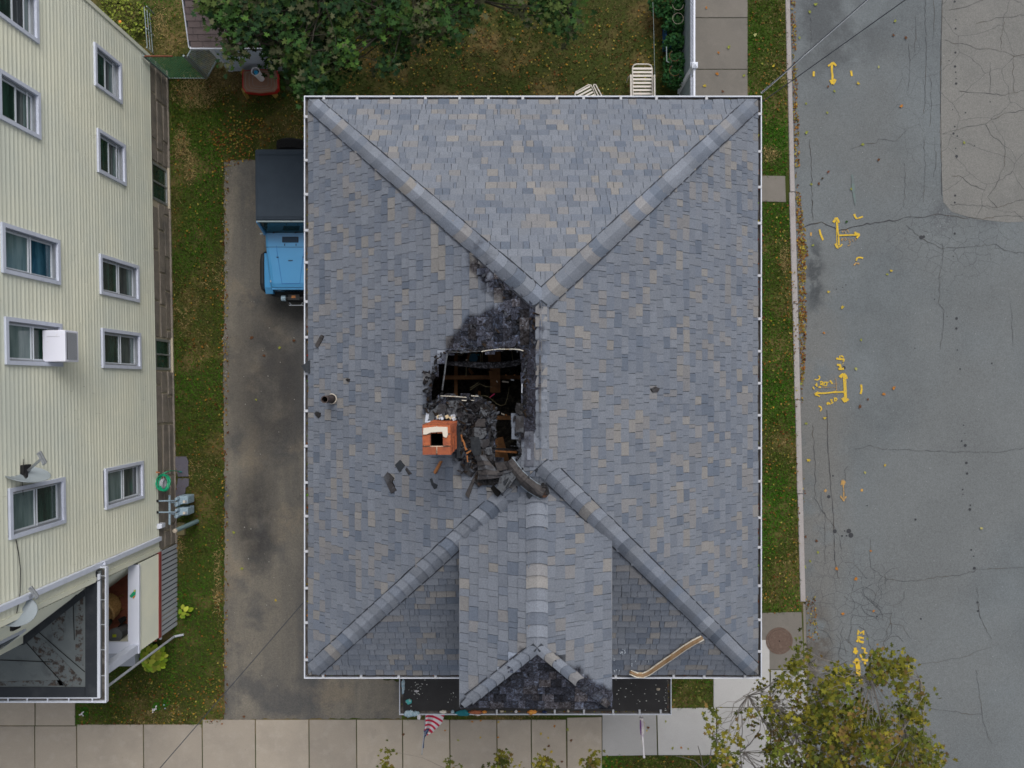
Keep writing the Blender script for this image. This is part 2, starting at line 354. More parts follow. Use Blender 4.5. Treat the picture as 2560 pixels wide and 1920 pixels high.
M_metal = layered('grey_steel', (.35,.37,.40), rough=.4, metallic=.6)
M_galv = layered('galvanised', (.25,.30,.31), [((.12,.07,.04), 6, .6, .7, .6)], rough=.5, metallic=.4)
M_dish = layered('dish_grey', (.27,.31,.34), rough=.5)
M_plasticblk = layered('black_plastic', (.018,.018,.02), rough=.5)
M_brownboard = layered('porch_floor_paint', (.30,.10,.06), [((.20,.07,.045), 4, .48, .66, .7)], rough=.6)
M_red = layered('dull_red_trim', (.26,.055,.05), rough=.6)
M_greyslat = layered('grey_lattice', (.36,.38,.42), rough=.6)
M_wicker = layered('wicker', (.50,.29,.11), [((.28,.15,.05), 40, .48, .55, .7)], rough=.7, bump=1, bscale=90)
M_hose = layered('green_hose', (.005,.28,.14), rough=.4)
M_gas = layered('gas_meter_grey', (.26,.35,.42), [((.15,.2,.25), 30, .5, .62, .7)], rough=.5)
M_tan = layered('tan_cap', (.36,.31,.25), rough=.8)
M_bollard = layered('blue_grey_paint', (.16,.24,.26), rough=.6)
M_slate = layered('blue_slate', (.095,.09,.115), [((.12,.115,.14), 3, .5, .7, .6)], rough=.8)
M_moss = layered('mossy_stone', (.16,.14,.07), rough=.9)
M_jeepblue = layered('blue_car_paint', (.048,.235,.47), [((.058,.255,.49), 2, .5, .7, .4)], rough=.28, coat=.6, spec=.5)
M_softtop = layered('soft_top_fabric', (.028,.040,.056), [((.036,.05,.068), 2, .45, .65, .7)], rough=.85, bump=.15, bscale=200)
M_tyre = layered('tyre_rubber', (.014,.014,.015), rough=.9, bump=1, bscale=70)
M_blk = layered('black_trim', (.014,.015,.017), rough=.6)
M_wglass = layered('windscreen', (.01,.035,.04), rough=.05, spec=.7)
M_shingbrown = layered('brown_tab', (.115,.09,.09), [((.08,.062,.065), 3, .5, .65, .6), ((.15,.12,.12), 0, 0, 1, .5, 'rand')], rough=.9, grain=.1)
M_shedwall = layered('pale_blue_stucco', (.40,.46,.56), [((.52,.56,.64), 20, .5, .65, .4)], rough=.85, bump=.4, bscale=50)
M_tabletop = layered('brown_plastic', (.20,.105,.07), [((.14,.07,.05), 3, .5, .65, .6)], rough=.6)
M_redplast = layered('red_plastic', (.35,.012,.012), rough=.4)
M_yelplast = layered('mustard_plastic', (.30,.20,.05), rough=.5)
M_chair = layered('off_white_strap', (.58,.54,.50), rough=.6)
M_barkdark = layered('dark_limb', (.028,.025,.018), rough=.95)
M_vinyl = layered('white_vinyl', (.60,.63,.72), rough=.5)
M_vinylpanel = layered('grey_vinyl_panel', (.21,.26,.29), [((.27,.31,.34), 6, .5, .6, .5, 'streakz')], rough=.6)
M_greenmesh = layered('green_chain_link', (.015,.12,.065), rough=.6)
M_rust = layered('rusty_rail', (.16,.055,.03), rough=.8)
M_manhole = layered('rusty_manhole', (.105,.07,.055), [((.15,.11,.085), 12, .5, .65, .6)], rough=.8, bump=.6, bscale=60)
M_flagred = layered('flag_red', (.48,.01,.05), rough=.8)
M_flagwhite = layered('flag_white', (.62,.60,.63), rough=.8)
M_flagblue = layered('flag_blue', (.012,.035,.10), rough=.8)
M_purple = layered('purple_cloth', (.12,.03,.16), rough=.9)
M_teal = layered('teal_cloth', (.01,.13,.16), [((.02,.22,.26), 20, .5, .6, .6)], rough=.8)
M_bluecloth = layered('pale_blue_plastic', (.25,.36,.42), [((.5,.55,.6), 30, .5, .6, .7)], rough=.6)
M_orange = layered('orange_box', (.55,.20,.04), [((.6,.35,.05), 30, .5, .6, .7)], rough=.7)
M_brownbox = layered('brown_card', (.30,.10,.05), rough=.8)
M_wire = layered('black_cable', (.03,.035,.045), rough=.6)
M_wirelight = layered('pale_cable', (.75,.77,.80), rough=.5)
M_moulding = layered('bare_wood_moulding', (.24,.155,.085), [((.16,.09,.04), 8, .45, .65, .8, 'streaky')], rough=.8)
M_mwhite = layered('flaking_white_paint', (.60,.57,.50), [((.35,.24,.12), 18, .52, .62, .8)], rough=.7)
M_iron = layered('cast_iron', (.06,.045,.042), rough=.7)
M_cream = layered('cream_ring', (.52,.47,.40), rough=.8)
M_debris = layered('litter_bits', (.6,.6,.6), rough=.8, tint=True)
M_bluepl = layered('blue_plastic', (.01,.06,.16), rough=.5)
M_cyan = layered('cyan_plastic', (.05,.42,.70), rough=.4)
M_housewall = layered('house_wall_siding', (.45,.45,.42), rough=.7)

# ================================================================== GROUND
ZR = -0.12                                 # road level; lawn 0; slabs a little above
def kx(py): return 1975 + (py)*(0.0262)     # photo column of the kerb's road edge
mb = MB(); mb.add([(-200,-200,-.16),(200,-200,-.16),(200,200,-.16),(-200,200,-.16)], [(0,1,2,3)])
tag(mb.build('ground', M_soil), kind='structure')
# road sheet
def PX(px, py, z): v = P(px, py, z); return (v.x, v.y)
ka, kb = PX(1975, 0, ZR), PX(2025, 1920, ZR)
def kline(y):  t = (y-ka[1])/(kb[1]-ka[1]); return ka[0]+(kb[0]-ka[0])*t
mb = MB(); y0, y1 = -70, 70
mb.add([(kline(y0),y0,ZR),(kline(y0)+13,y0,ZR),(kline(y1)+13,y1,ZR),(kline(y1),y1,ZR)], [(0,1,2,3)])
tag(mb.build('road', M_asphalt), kind='structure')
pl = [(2355,-700),(2354,60),(2354,200),(2350,330),(2354,430),(2358,505),(2380,530),(2440,548),(2520,556),(2600,552),(3000,560),(3000,-700)]
mb = MB(); mb.add([P(x,y,ZR+.004) for x,y in pl], [tuple(range(len(pl)))])
mb.f = [f[::-1] for f in mb.f] if True else mb.f
tag(mb.build('road_patch', M_oldroad), kind='structure')
# lawn sheet with soil edge (covers the whole block up to the kerb)
mb = MB(); mb.prism([(-40,-50),(kline(-50)-.12,-50),(kline(50)-.12,50),(-40,50)], -.158, 0.0)
tag(mb.build('lawn', M_lawn), kind='structure')
# kerb stones
kr = thing('kerb', None, None, (0,0,0), kind='structure')
cuts = [-140, 200, 480, 760, 1000, 1235, 1505]
KERB = []
for i in range(len(cuts)-1):
    a, b = cuts[i]+.7, cuts[i+1]-.7
    wa, wb = (9,12) if i<2 else (13,13)
    poly = [P(kx(a)-wa-random.uniform(0,3),a,.02),P(kx(a),a,.02),P(kx(b),b,.02),P(kx(b)-wb-random.uniform(0,3),b,.02)]
    mb = MB(); mb.prism([(p.x,p.y) for p in poly], -.14, .025, bevel=.012); mb.build('kerb_stone', M_kerb, kr)
mb = MB(); poly=[P(1966,505,.0),P(1980,505,0),P(1979,440,0),P(1964,440,0)]
for a, b in ((1512,1680),(1684,1940)):
    poly = [P(kx(a)-9,a,0),P(kx(a),a,0),P(kx(b),b,0),P(kx(b)-9,b,0)]
    mb = MB(); mb.prism([(p.x,p.y) for p in poly], -.14, -.012, bevel=.008); mb.build('kerb_stone', M_walk3, kr)
# driveway
def rough_edge(pts, amp, step=9):
    out = []
    for i in range(len(pts)):
        a, b = pts[i], pts[(i+1)%len(pts)]; n = max(1, int(math.hypot(b[0]-a[0], b[1]-a[1])/step))
        for k in range(n):
            t = k/n; out.append((a[0]+(b[0]-a[0])*t+random.gauss(0,amp), a[1]+(b[1]-a[1])*t+random.gauss(0,amp)))
    return out
def groundslab(name, pts, z0, z1, mat, parent=None, bevel=.006):
    mb = MB(); mb.prism([(P(x,y,z1).x, P(x,y,z1).y) for x,y in pts], z0, z1, bevel=bevel); return mb.build(name, mat, parent)
tag(groundslab('driveway', rough_edge([(562,404),(592,402),(622,398),(760,398),(960,400),(960,1700),(1004,1704),(1004,1795),(890,1797),(700,1798),(561,1800),(560,1600),(562,1300),(558,900),(562,700),(560,520)], 1.3), -.1, .012, M_drive, None, 0), kind='structure')
# bottom pavement
pv = thing('pavement', None, None, (0,0,0), kind='structure')
xs = [-600,-380,-150,86,191,358,505,638,772,891,1006,1124,1242,1328,1416]
XJ = lambda x, y: x + (y-1850)*.03*(0 if x>600 else 1)
for i in range(len(xs)-1):
    a, b = xs[i], xs[i+1]
    top = 1816 if b <= 191 else (1812 if b<520 else 1800)
    groundslab('slab', [(a+1.2,top),(b-1.2,top),(b+1,2060),(a+3,2060)], -.1, .02, M_walk, pv)
groundslab('slab', [(1418,1795),(1504,1793),(1505,2060),(1420,2060)], -.1, .02, M_walk, pv)
for a, b in ((-150,86),(87.5,187)):
    groundslab('slab', [(a+1,1640),(b-1,1640),(b,1814),(a+1,1814)], -.1, .02, M_walk, pv)
# newer pale pavement
for q in ([(1506,1772),(1640,1772),(1643,1888),(1506,1890)], [(1643,1772),(1778,1770),(1790,1768),(1790,1888),(1646,1888)],
          [(1784,1600),(1924,1600),(1924,1768),(1784,1768)], [(1927,1676),(2016,1676),(2018,1768),(1927,1768)],
          [(1793,1770),(1924,1770),(1925,1881),(1793,1881)], [(1927,1770),(2019,1770),(2021,1881),(1928,1881)],
          [(1793,1884),(1925,1884),(1925,2060),(1793,2060)], [(1928,1884),(2021,1884),(2026,2060),(1928,2060)]):
    groundslab('slab', q, -.1, .022, M_walk2, pv)
# side pavement at the top right (runs on below the roof edge)
sp = thing('side_pavement', None, None, (0,0,0), kind='structure')
for a, b in ((-300,-165),(-163,-62),(-60,43.5),(45,172.5),(174,300),(302,430),(432,560)):
    groundslab('slab', [(1735,a),(1869,a),(1869,b),(1735,b)], -.1, .018, M_walk3, sp)
groundslab('slab', [(1860,438),(1963,440),(1965,505),(1860,503)], -.1, .018, M_walk3, sp)
groundslab('slab', [(1860,1534),(2004,1530),(2010,1674),(1860,1674)], -.1, .018, M_walk3, sp)
# manhole
c = P(1948, 1602, .02)
t = thing('manhole_cover', 'round rusty manhole cover set in the concrete beside the kerb', 'manhole cover', c)
mb = MB(); mb.lathe([(.35,0),(.35,.010),(.30,.010)], c, 48); mb.build('rim', M_manhole, t)
mb = MB(); mb.lathe([(.292,0),(.292,.013),(.0001,.015)], c, 48)
for k in range(5):
    for j in range(5):
        x, y = (k-2)*.1, (j-2)*.1
        if math.hypot(x,y) < .24: mb.box(c.x+x-.025,c.x+x+.025,c.y+y-.01,c.y+y+.01,.032,.040)
mb.build('lid', M_manhole, t)
mb = MB(); mb.lathe([(.014,0),(.014,.006),(.0001,.006)], c+Vector((0,0,.016)), 12); mb.build('lift_hole', M_black, t)

# ------------------------------------------------------------ cracks in the road
def zoompts(pts, ox, oy, s): return [(ox+x/s, oy+y/s) for x, y in pts]
mb = MB()
def crack(pts, wid=.014, jit=2.2, z=ZR+.008):
    out = []
    for i in range(len(pts)-1):
        x0,y0 = pts[i]; x1,y1 = pts[i+1]; L = math.hypot(x1-x0,y1-y0); n = max(1,int(L/9))
        for k in range(n):
            t = k/n; j = jit if (i or k) else 0
            out.append((x0+(x1-x0)*t+random.uniform(-j,j), y0+(y1-y0)*t+random.uniform(-j,j)))
    out.append(pts[-1]); W = [wid*random.uniform(.3,1.0) for _ in out]
    mb.ribbon([P(x,y,z) for x,y in out], W)
T1 = lambda p: zoompts(p, 1860, 0, 3.16); T2 = lambda p: zoompts(p, 1860, 500, 3.16); T3 = lambda p: zoompts(p, 1860, 1025, 3.16)
crack(T1([(1568,0),(1562,200),(1555,400),(1552,700),(1556,1000),(1560,1300),(1562,1540)]), .018, .6)
crack(T1([(1585,315),(1640,340),(1730,345),(1840,385),(1980,385),(2060,415),(2130,440),(2212,430)]))
crack(T1([(1570,1060),(1680,1020),(1800,995),(1910,985),(1950,945),(2080,895),(2212,870)]), .016)
crack(T1([(1910,985),(1950,1060),(2060,1160),(2060,1300),(2000,1440),(1930,1560),(2000,1640)]))
crack(T1([(1700,720),(1940,745),(2060,750),(2212,715)])); crack(T1([(1830,190),(1990,145),(2212,120)])); crack(T1([(1620,80),(1780,45),(1890,0)]))
crack(T1([(2060,170),(2030,300),(2035,400)])); crack(T1([(2130,440),(2125,560),(2135,735)])); crack(T1([(1945,490),(1943,740)]))
crack(T1([(1640,1390),(1700,1385),(1800,1460),(1900,1500)])); crack(T1([(1630,1615),(1900,1625),(2000,1640),(2110,1600),(2212,1580)]))
for xx, ya, yb in ((1430,0,900),(1495,0,320),(1350,130,420),(1470,580,1000),(1300,350,720),(1420,1100,1600),(1505,1080,1400),(1265,1290,1640)):
    crack(T1([(xx,ya),(xx+12,(ya+yb)/2),(xx-6,yb)]), .010)
crack(T1([(1290,1030),(1205,1110),(1060,1095),(1045,1130),(930,1145),(840,1180)]), .010)
crack(T1([(525,140),(528,380)]), .008); crack(T1([(520,1100),(535,1300),(540,1660)]), .014)
crack(T2([(540,0),(545,170)]), .014); crack(T2([(480,210),(540,190),(610,178),(680,200),(740,240),(830,225),(900,200),(1000,185),(1120,170),(1240,150)]), .03)
crack(T2([(1240,150),(1300,135),(1420,135),(1520,110),(1700,135),(1890,150),(2050,120),(2212,130)]), .014)
crack(T2([(1280,200),(1400,300),(1560,380),(1780,370),(1930,355),(1975,340),(2060,400),(2212,420)]), .012)
crack(T2([(1570,340),(1570,480),(1545,560),(1540,820),(1580,880),(1580,1000),(1550,1180)]), .010)
crack(T2([(2110,790),(2120,1040),(2125,1160)]), .008)
crack(T3([(655,0),(660,180),(670,400),(690,640),(705,830),(715,1160),(745,1330)]), .022, 1.2)
crack(T3([(870,310),(1000,285),(1100,310),(1300,315),(1480,325),(1750,330),(1960,335),(2212,300)]), .010)
crack(T3([(820,445),(795,480),(800,740)]), .008); crack(T3([(540,120),(560,380),(565,560),(560,700),(640,820),(640,1200)]), .012)
crack(T3([(610,650),(620,800),(760,1000),(770,1100)]), .012); crack(T3([(1000,1020),(1000,1250),(1130,1340),(1290,1355),(1420,1340),(1500,1322),(1700,1310),(1840,1265),(2000,1250),(2212,1240)]), .012)
crack(T3([(1130,1340),(1085,1390),(1090,1480),(1040,1560)]), .012); crack(T3([(1840,1400),(1850,1500),(1870,1650)]), .010)
T4 = lambda p: zoompts(p, 1680, 1480, 2.765)
crack(T4([(1700,500),(1860,480),(2050,440),(2130,400),(2212,380)]), .008); crack(T4([(2110,80),(2140,200),(2212,330)]), .010)
crack(T4([(1760,800),(1950,830),(2060,845),(2140,845)]), .012); crack(T4([(2100,540),(2140,800),(2150,900),(2212,1050)]), .010)
for i in range(26):       # crazed patch above the tree
    x, y = random.uniform(2080,2240), random.uniform(1440,1660); a = random.uniform(0,6.28)
    p = [(x,y)]
    for k in range(4): a += random.uniform(-.9,.9); p.append((p[-1][0]+18*math.cos(a), p[-1][1]+18*math.sin(a)))
    crack(p, .010, 1.5)
tag(mb.build('road_cracks', M_crack), kind='structure')
# oil drips along the lane
mb = MB()
dr = [(1665,12,9),(1675,155,5),(1672,225,8),(1670,415,9),(1620,480,5),(1668,525,10),(1672,570,6),(1675,620,5),(1676,660,10),(1648,865,4),(1750,890,6),(1665,1000,7),(1655,1055,9),(1685,1075,7),(1672,1172,6),(1680,1235,12),(1668,1545,9),(1665,1600,8),(1945,805,5),(1820,1150,5)]
for x,y,r in dr: q = T1([(x,y)])[0]; mb.lathe([(r/3.16*H/F,0),(.0001,.0005)], P(q[0],q[1],ZR+.009), 9)
for x,y,r in [(1665,265,9),(1655,445,5),(1505,785,5),(1680,935,11),(1678,1015,10),(1605,920,4),(1350,1170,5),(1685,1185,6),(1708,1335,7),(1958,1290,7),(1400,295,16),(1420,290,12),(805,670,5),(730,705,5),(780,690,4),(790,1325,14)]:
    q = T2([(x,y)])[0]; mb.lathe([(r/3.16*H/F,0),(.0001,.0005)], P(q[0],q[1],ZR+.009), 9)
for x,y,r in [(1735,120,6),(1745,185,4),(1720,245,7),(1748,280,12),(1757,418,11),(1763,502,10),(1728,628,7),(1730,668,5),(1788,752,7),(1785,785,11),(703,520,7),(670,685,14),(973,755,6),(718,958,16),(828,956,19),(845,990,20),(775,995,8),(810,993,7),(795,955,6),(1355,865,9),(1795,1105,8),(1815,1155,6),(1820,1250,12),(1845,1520,9),(1848,1588,9),(1397,1650,8),(1050,1630,7)]:
    q = T3([(x,y)])[0]; mb.lathe([(r/3.16*H/F,0),(.0001,.0005)], P(q[0],q[1],ZR+.009), 10)
M_drip = layered('oil_drip', (.035,.037,.042), rough=.85)
tag(mb.build('oil_drips', M_drip), kind='structure')

# ------------------------------------------------------------ utility markings sprayed on the road
ZP = ZR + .013
def strokes(name, label, T, lines, mat=None, wid=None):
    root = None; c0 = T([lines[0][0][0]])[0]; org = P(c0[0], c0[1], ZP)
    mb = MB()
    for k, ln in enumerate(lines):
        pts, wz = ln[0], ln[1]
        q = T(pts); mb.ribbon([P(x+random.gauss(0,.25),y+random.gauss(0,.25),ZP+.0012*k) for x,y in q], [wz*H/F*random.uniform(1.02,1.35) for _ in q])
    o = mb.build(name, mat or M_yellow, None, org)
    return tag(o, label, 'road marking', 'utility survey marks sprayed on the road')
A = lambda p: zoompts(p, 1980, 100, 10.05)
strokes('painted_arrow', 'yellow double-headed arrow on the road nearest the top of the street, between two dashes', A, [([(1005,610),(1000,750),(1015,900),(1020,1060)],4.6),([(905,655),(960,620),(1015,560)],4),([(1015,560),(1060,590),(1105,650)],5),([(965,1000),(990,1060),(1015,1105)],5),([(1015,1105),(1050,1050),(1085,985)],6)])
strokes('painted_dash', 'short yellow dash on the road between the kerb and the topmost arrow', A, [([(555,790),(548,850),(540,912)],4.8)])
strokes('painted_dash', 'short yellow dash on the road just beyond the topmost arrow', A, [([(1485,770),(1492,840),(1505,905)],4.5)])
B = lambda p: zoompts(p, 1960, 500, 5.53)
strokes('painted_arrow', 'yellow three-way arrow crossing the weedy road crack', B, [([(735,300),(745,420),(755,520),(758,630)],3.2),([(722,290),(725,400),(728,520),(732,640)],1.6),([(685,310),(705,270),(722,248)],5),([(722,248),(745,275),(757,312)],5.5),([(712,600),(735,650),(760,655)],5),([(760,655),(785,635),(805,608)],3),([(745,490),(850,488),(1030,482)],3.2),([(975,445),(1010,465),(1045,480)],4.5),([(1045,480),(1025,500),(1005,525)],4)])
strokes('painted_lettering', 'faint orange lettering under the arm of the three-way arrow', B, [([(795,530),(800,575)],1.6),([(800,530),(820,540),(805,555)],1.4),([(830,535),(850,525),(868,545),(845,560),(830,535)],1.4),([(885,540),(915,535),(895,560),(925,575),(900,590)],1.5),([(930,545),(955,540),(940,565),(965,570)],1.5),([(985,530),(992,560)],1.4),([(880,630),(910,625),(915,600)],2),([(800,425),(812,445),(818,425)],1.2),([(830,420),(848,440),(855,462)],1.2),([(870,415),(892,420),(885,440),(905,442)],1.2)], M_yellow2)
strokes('painted_dash', 'curved yellow dash on the road left of the three-way arrow', B, [([(490,405),(505,470),(525,510),(540,555)],4)])
strokes('painted_dash', 'faint short orange dash beside the leafy gutter', B, [([(375,445),(370,500)],3.5)], M_yellow2)
strokes('painted_corner', 'yellow corner tick on the road above the three-way arrow', B, [([(970,195),(980,225),(1000,255)],4.5),([(1000,255),(1045,245),(1090,228)],3)])
strokes('painted_corner', 'yellow corner tick on the road below the three-way arrow', B, [([(1000,840),(1005,805),(1030,792)],3),([(1030,792),(1065,797),(1095,805)],3.5)])
strokes('painted_corner', 'faint orange arc under the lower corner tick', B, [([(965,902),(995,870),(1040,882)],3)], M_yellow2)
Cc = lambda p: zoompts(p, 1960, 840, 6.913)
strokes('painted_arrow', 'bold yellow double-headed arrow with a long arm pointing at the kerb', Cc, [([(1045,690),(1050,830),(1058,960),(1065,1110)],6.5),([(965,715),(1000,680),(1030,655)],6),([(1030,655),(1060,690),(1078,735)],6.5),([(1010,1070),(1035,1105),(1062,1135)],6.5),([(1062,1135),(1085,1110),(1112,1085)],5),([(1040,968),(880,968),(720,985),(540,990)],3),([(900,962),(860,970)],4.5),([(590,965),(530,992),(615,1045)],2.6),([(575,985),(540,1020),(600,1030)],2.2)])
strokes('painted_lettering', 'yellow sprayed 4-inch M lettering above the bold arrow', Cc, [([(1028,370),(1000,345),(965,345),(962,385)],3),([(900,390),(960,395),(1045,408)],4.2),([(1040,405),(1030,435)],3),([(1025,440),(1032,445)],4),([(1015,478),(1025,482)],4),([(915,495),(985,505)],4.5),([(985,505),(965,535),(1000,545)],4.5),([(940,570),(1035,565)],4)])
strokes('painted_lettering', 'yellow sprayed 1.25 PL lettering above the arm pointing at the kerb', Cc, [([(795,770),(840,828)],3.2),([(765,795),(770,803)],3.4),([(690,865),(740,850),(745,800),(705,795),(690,830),(668,862)],2.8),([(620,800),(650,785),(680,800),(660,830),(625,835)],3.2),([(595,880),(640,888)],3.4),([(560,810),(570,875)],2.6),([(540,840),(560,860)],2.6),([(500,875),(520,925)],3)])
strokes('painted_lettering', 'yellow sprayed GSM lettering under the arm pointing at the kerb', Cc, [([(740,1165),(770,1150),(800,1185)],3.4),([(740,1165),(765,1185)],3),([(800,1100),(840,1105),(815,1125),(845,1145),(815,1165)],3),([(870,1065),(880,1125),(905,1110)],3),([(870,1065),(905,1080),(920,1105)],3)])
strokes('painted_corner', 'yellow hook beside the kerb above the 1.25 PL lettering', Cc, [([(600,685),(620,715),(605,745),(575,760),(530,750)],2.6)])
strokes('painted_corner', 'yellow hook beside the kerb below the bold arrow', Cc, [([(600,1205),(635,1230),(650,1260),(628,1300)],2.8)])
strokes('painted_dash', 'yellow dash on the road just beyond the bold arrow', Cc, [([(1335,838),(1345,920),(1325,1005)],4.5)])
strokes('painted_grid', 'thin faded chalk-yellow cross lines inside the bold arrow', Cc, [([(893,730),(903,880),(915,1020)],1.2),([(660,890),(900,885)],1.0),([(850,828),(940,825)],.8)], M_yellow2)
D = lambda p: zoompts(p, 1960, 1080, 7.373)
strokes('painted_arrow', 'worn orange double-headed arrow on the road, the faded one', D, [([(1090,890),(1088,980),(1100,1100),(1100,1270)],2.6),([(1075,880),(1110,930),(1090,980)],5.5),([(1050,980),(1070,900)],3),([(1040,1175),(1075,1225),(1100,1270)],3),([(1100,1270),(1125,1220),(1150,1185)],3)], M_yellow2)
strokes('painted_dot', 'orange dab on the road left of the faded arrow', D, [([(750,1065),(785,1095)],5)], M_yellow2)
strokes('painted_dot', 'orange dab on the road right of the faded arrow', D, [([(1438,1045),(1432,1100)],4.5)], M_yellow2)
E_ = lambda p: zoompts(p, 1680, 1480, 2.765)
strokes('painted_arrow', 'yellow and orange double-headed arrow reaching under the autumn tree', E_, [([(1265,385),(1272,430)],6),([(1252,415),(1285,410)],4),([(1275,460),(1285,520),(1290,600)],9),([(1255,490),(1275,462),(1300,485)],5),([(1285,595),(1300,610),(1320,590)],6)])
strokes('painted_lettering', 'yellow sprayed 353 lettering on the road above the autumn tree', E_, [([(1280,345),(1290,315),(1300,345),(1315,345),(1325,350)],5),([(1285,295),(1290,265),(1302,285),(1325,270),(1322,295)],4.5),([(1280,310),(1325,320)],4)])
strokes('painted_lettering', 'yellow sprayed 4-inch PL lettering beside the arrow under the autumn tree', E_, [([(1310,385),(1335,395),(1330,415),(1350,425)],4),([(1300,430),(1312,455)],3.6),([(1310,465),(1345,475),(1360,465)],4.5),([(1330,480),(1338,500)],5)])
strokes('painted_dash', 'yellow dash on the road between the kerb and the arrow under the autumn tree', E_, [([(1138,530),(1132,565)],4.5)])
mb = MB(); q = T1([(855,1380),(865,1500),(880,1620)]); mb.ribbon([P(x,y,ZP) for x,y in q], [.05,.09,.03])
M_greenchalk = layered('green_chalk', (.115,.155,.15), [((.11,.122,.13), 9, .45, .6, .8)], rough=.95)
tag(mb.build('chalk_smear', M_greenchalk, None, P(q[0][0],q[0][1],ZP)), 'faint green chalk smear on the road above the three-way arrow', 'chalk mark')

# ------------------------------------------------------------ grass blades, litter leaves
def patch(x, y): return (math.sin(x*1.3+math.sin(y*.9)*1.7)+math.sin(y*1.1+math.cos(x*.7)*2.1)+mnoise.noise(Vector((x*.8,y*.8,3)))*2.2)/3
regs = [ # px polygon, density/m2, bright green bias, brown bias
 ([(425,190),(560,190),(560,1815),(430,1815)], 900, .25, .55), ([(185,1690),(440,1600),(440,1812),(188,1814)], 1100, .75, .25),
 ([(240,0),(470,0),(560,150),(560,400),(430,400),(425,190),(375,140)], 750, .25, .6), ([(560,120),(760,230),(760,400),(560,400)], 650, .1, .7),
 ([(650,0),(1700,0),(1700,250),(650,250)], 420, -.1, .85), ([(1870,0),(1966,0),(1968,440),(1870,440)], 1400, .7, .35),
 ([(1895,505),(1972,505),(1990,1000),(2003,1530),(1900,1535)], 1300, .5, .5), ([(1600,1690),(1783,1690),(1783,1768),(1672,1772),(1600,1772)], 1300, .6, .4),
 ([(1500,1890),(1792,1888),(1792,1935),(1500,1935)], 1300, .5, .5), ([(1006,1788),(1400,1788),(1400,1798),(1006,1800)], 900, .5, .5)]
pos = []; cols = []
for poly, dens, gr, br in regs:
    xs_ = [p[0] for p in poly]; ys_ = [p[1] for p in poly]; A_ = (max(xs_)-min(xs_))*(max(ys_)-min(ys_))*(H/F)**2
    for _ in range(int(A_*dens)):
        px, py = random.uniform(min(xs_),max(xs_)), random.uniform(min(ys_),max(ys_))
        if not inpoly(px, py, poly): continue
        v = P(px+random.gauss(0,1.5), py+random.gauss(0,1.5), 0); s = patch(v.x, v.y)*1.0 + random.gauss(0,.30)
        dry = max([0]+[1-math.hypot((px-a_)/r1,(py-b_)/r2) for a_,b_,r1,r2 in ((490,235,75,45),(455,360,28,55),(478,420,22,60),(1925,385,32,26),(310,40,50,40),(400,55,30,50),(440,1360,30,60),(545,1450,14,120),(1960,640,14,60))])
        if random.random() < dry*1.6: g_dry = True
        else: g_dry = False
        g = (.17,.125,.055) if g_dry else (.022,.072,.004) if s + gr > .75 else ((.032,.054,.006) if s + gr > .2 else ((.15,.11,.05) if s - br < -1.15 else (.050,.046,.010)))
        k = random.uniform(.6,1.4)*(.85 if poly[0][0]==650 else 1.8); pos.append(v); cols.append((g[0]*k, g[1]*k, g[2]*k))  # back yard blades darker: tree shade put into their colour
pos = np.array(pos); n = len(pos)
tv = np.array([(-.007,0,0),(.007,0,0),(.0,.045,.022),(0,.085,.018)]); tf = np.array([(0,1,2),(1,3,2)])
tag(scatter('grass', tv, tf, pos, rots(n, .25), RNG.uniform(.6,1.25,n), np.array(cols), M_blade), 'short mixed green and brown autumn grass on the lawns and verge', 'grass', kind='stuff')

def leaf_template(lobes=5):
    pts = [(0,0,0)]; n = lobes*2; out = []
    for k in range(n+1):
        a = math.radians(-60 + 300*k/n) ; r = (1.0 if k % 2 == 0 else .52) * (1 if k not in (0,n) else .6)
        out.append((math.cos(a)*r, math.sin(a)*r + .1, .16*r*r*(1 if k % 2 == 0 else .4)))
    pts += out; f = [(0,i,i+1) for i in range(1,len(pts)-1)]
    return np.array(pts), np.array(f)
LV, LF = leaf_template()
LV4 = np.array([(0,-.9,0),(.7,.0,.22),(0,1,0),(-.7,.1,.15)]); LF4 = np.array([(0,1,2),(0,2,3)])
FALL = [(.34,.22,.03),(.28,.12,.02),(.20,.07,.02),(.12,.04,.015),(.30,.26,.06),(.16,.15,.03),(.24,.14,.04)]
def litter(name, spots, size, label, z0=.03, pal=FALL, mat=None):
    p = []; c = []; s = []
    for poly, dens in spots:
        xs_ = [q[0] for q in poly]; ys_ = [q[1] for q in poly]; A_ = (max(xs_)-min(xs_))*(max(ys_)-min(ys_))*(H/F)**2
        for _ in range(int(A_*dens)):
            px, py = random.uniform(min(xs_),max(xs_)), random.uniform(min(ys_),max(ys_))
            if not inpoly(px, py, poly): continue
            p.append(P(px,py,z0+random.uniform(0,.02))); k = random.uniform(.35,1.05); q = random.choice(pal); c.append([v*k for v in q]); s.append(random.uniform(.5,1.35)*size)
    n = len(p)
    return tag(scatter(name, LV, LF, np.array(p), rots(n,.28), np.array(s), np.array(c), M_leafy), label, 'fallen leaves', kind='stuff')
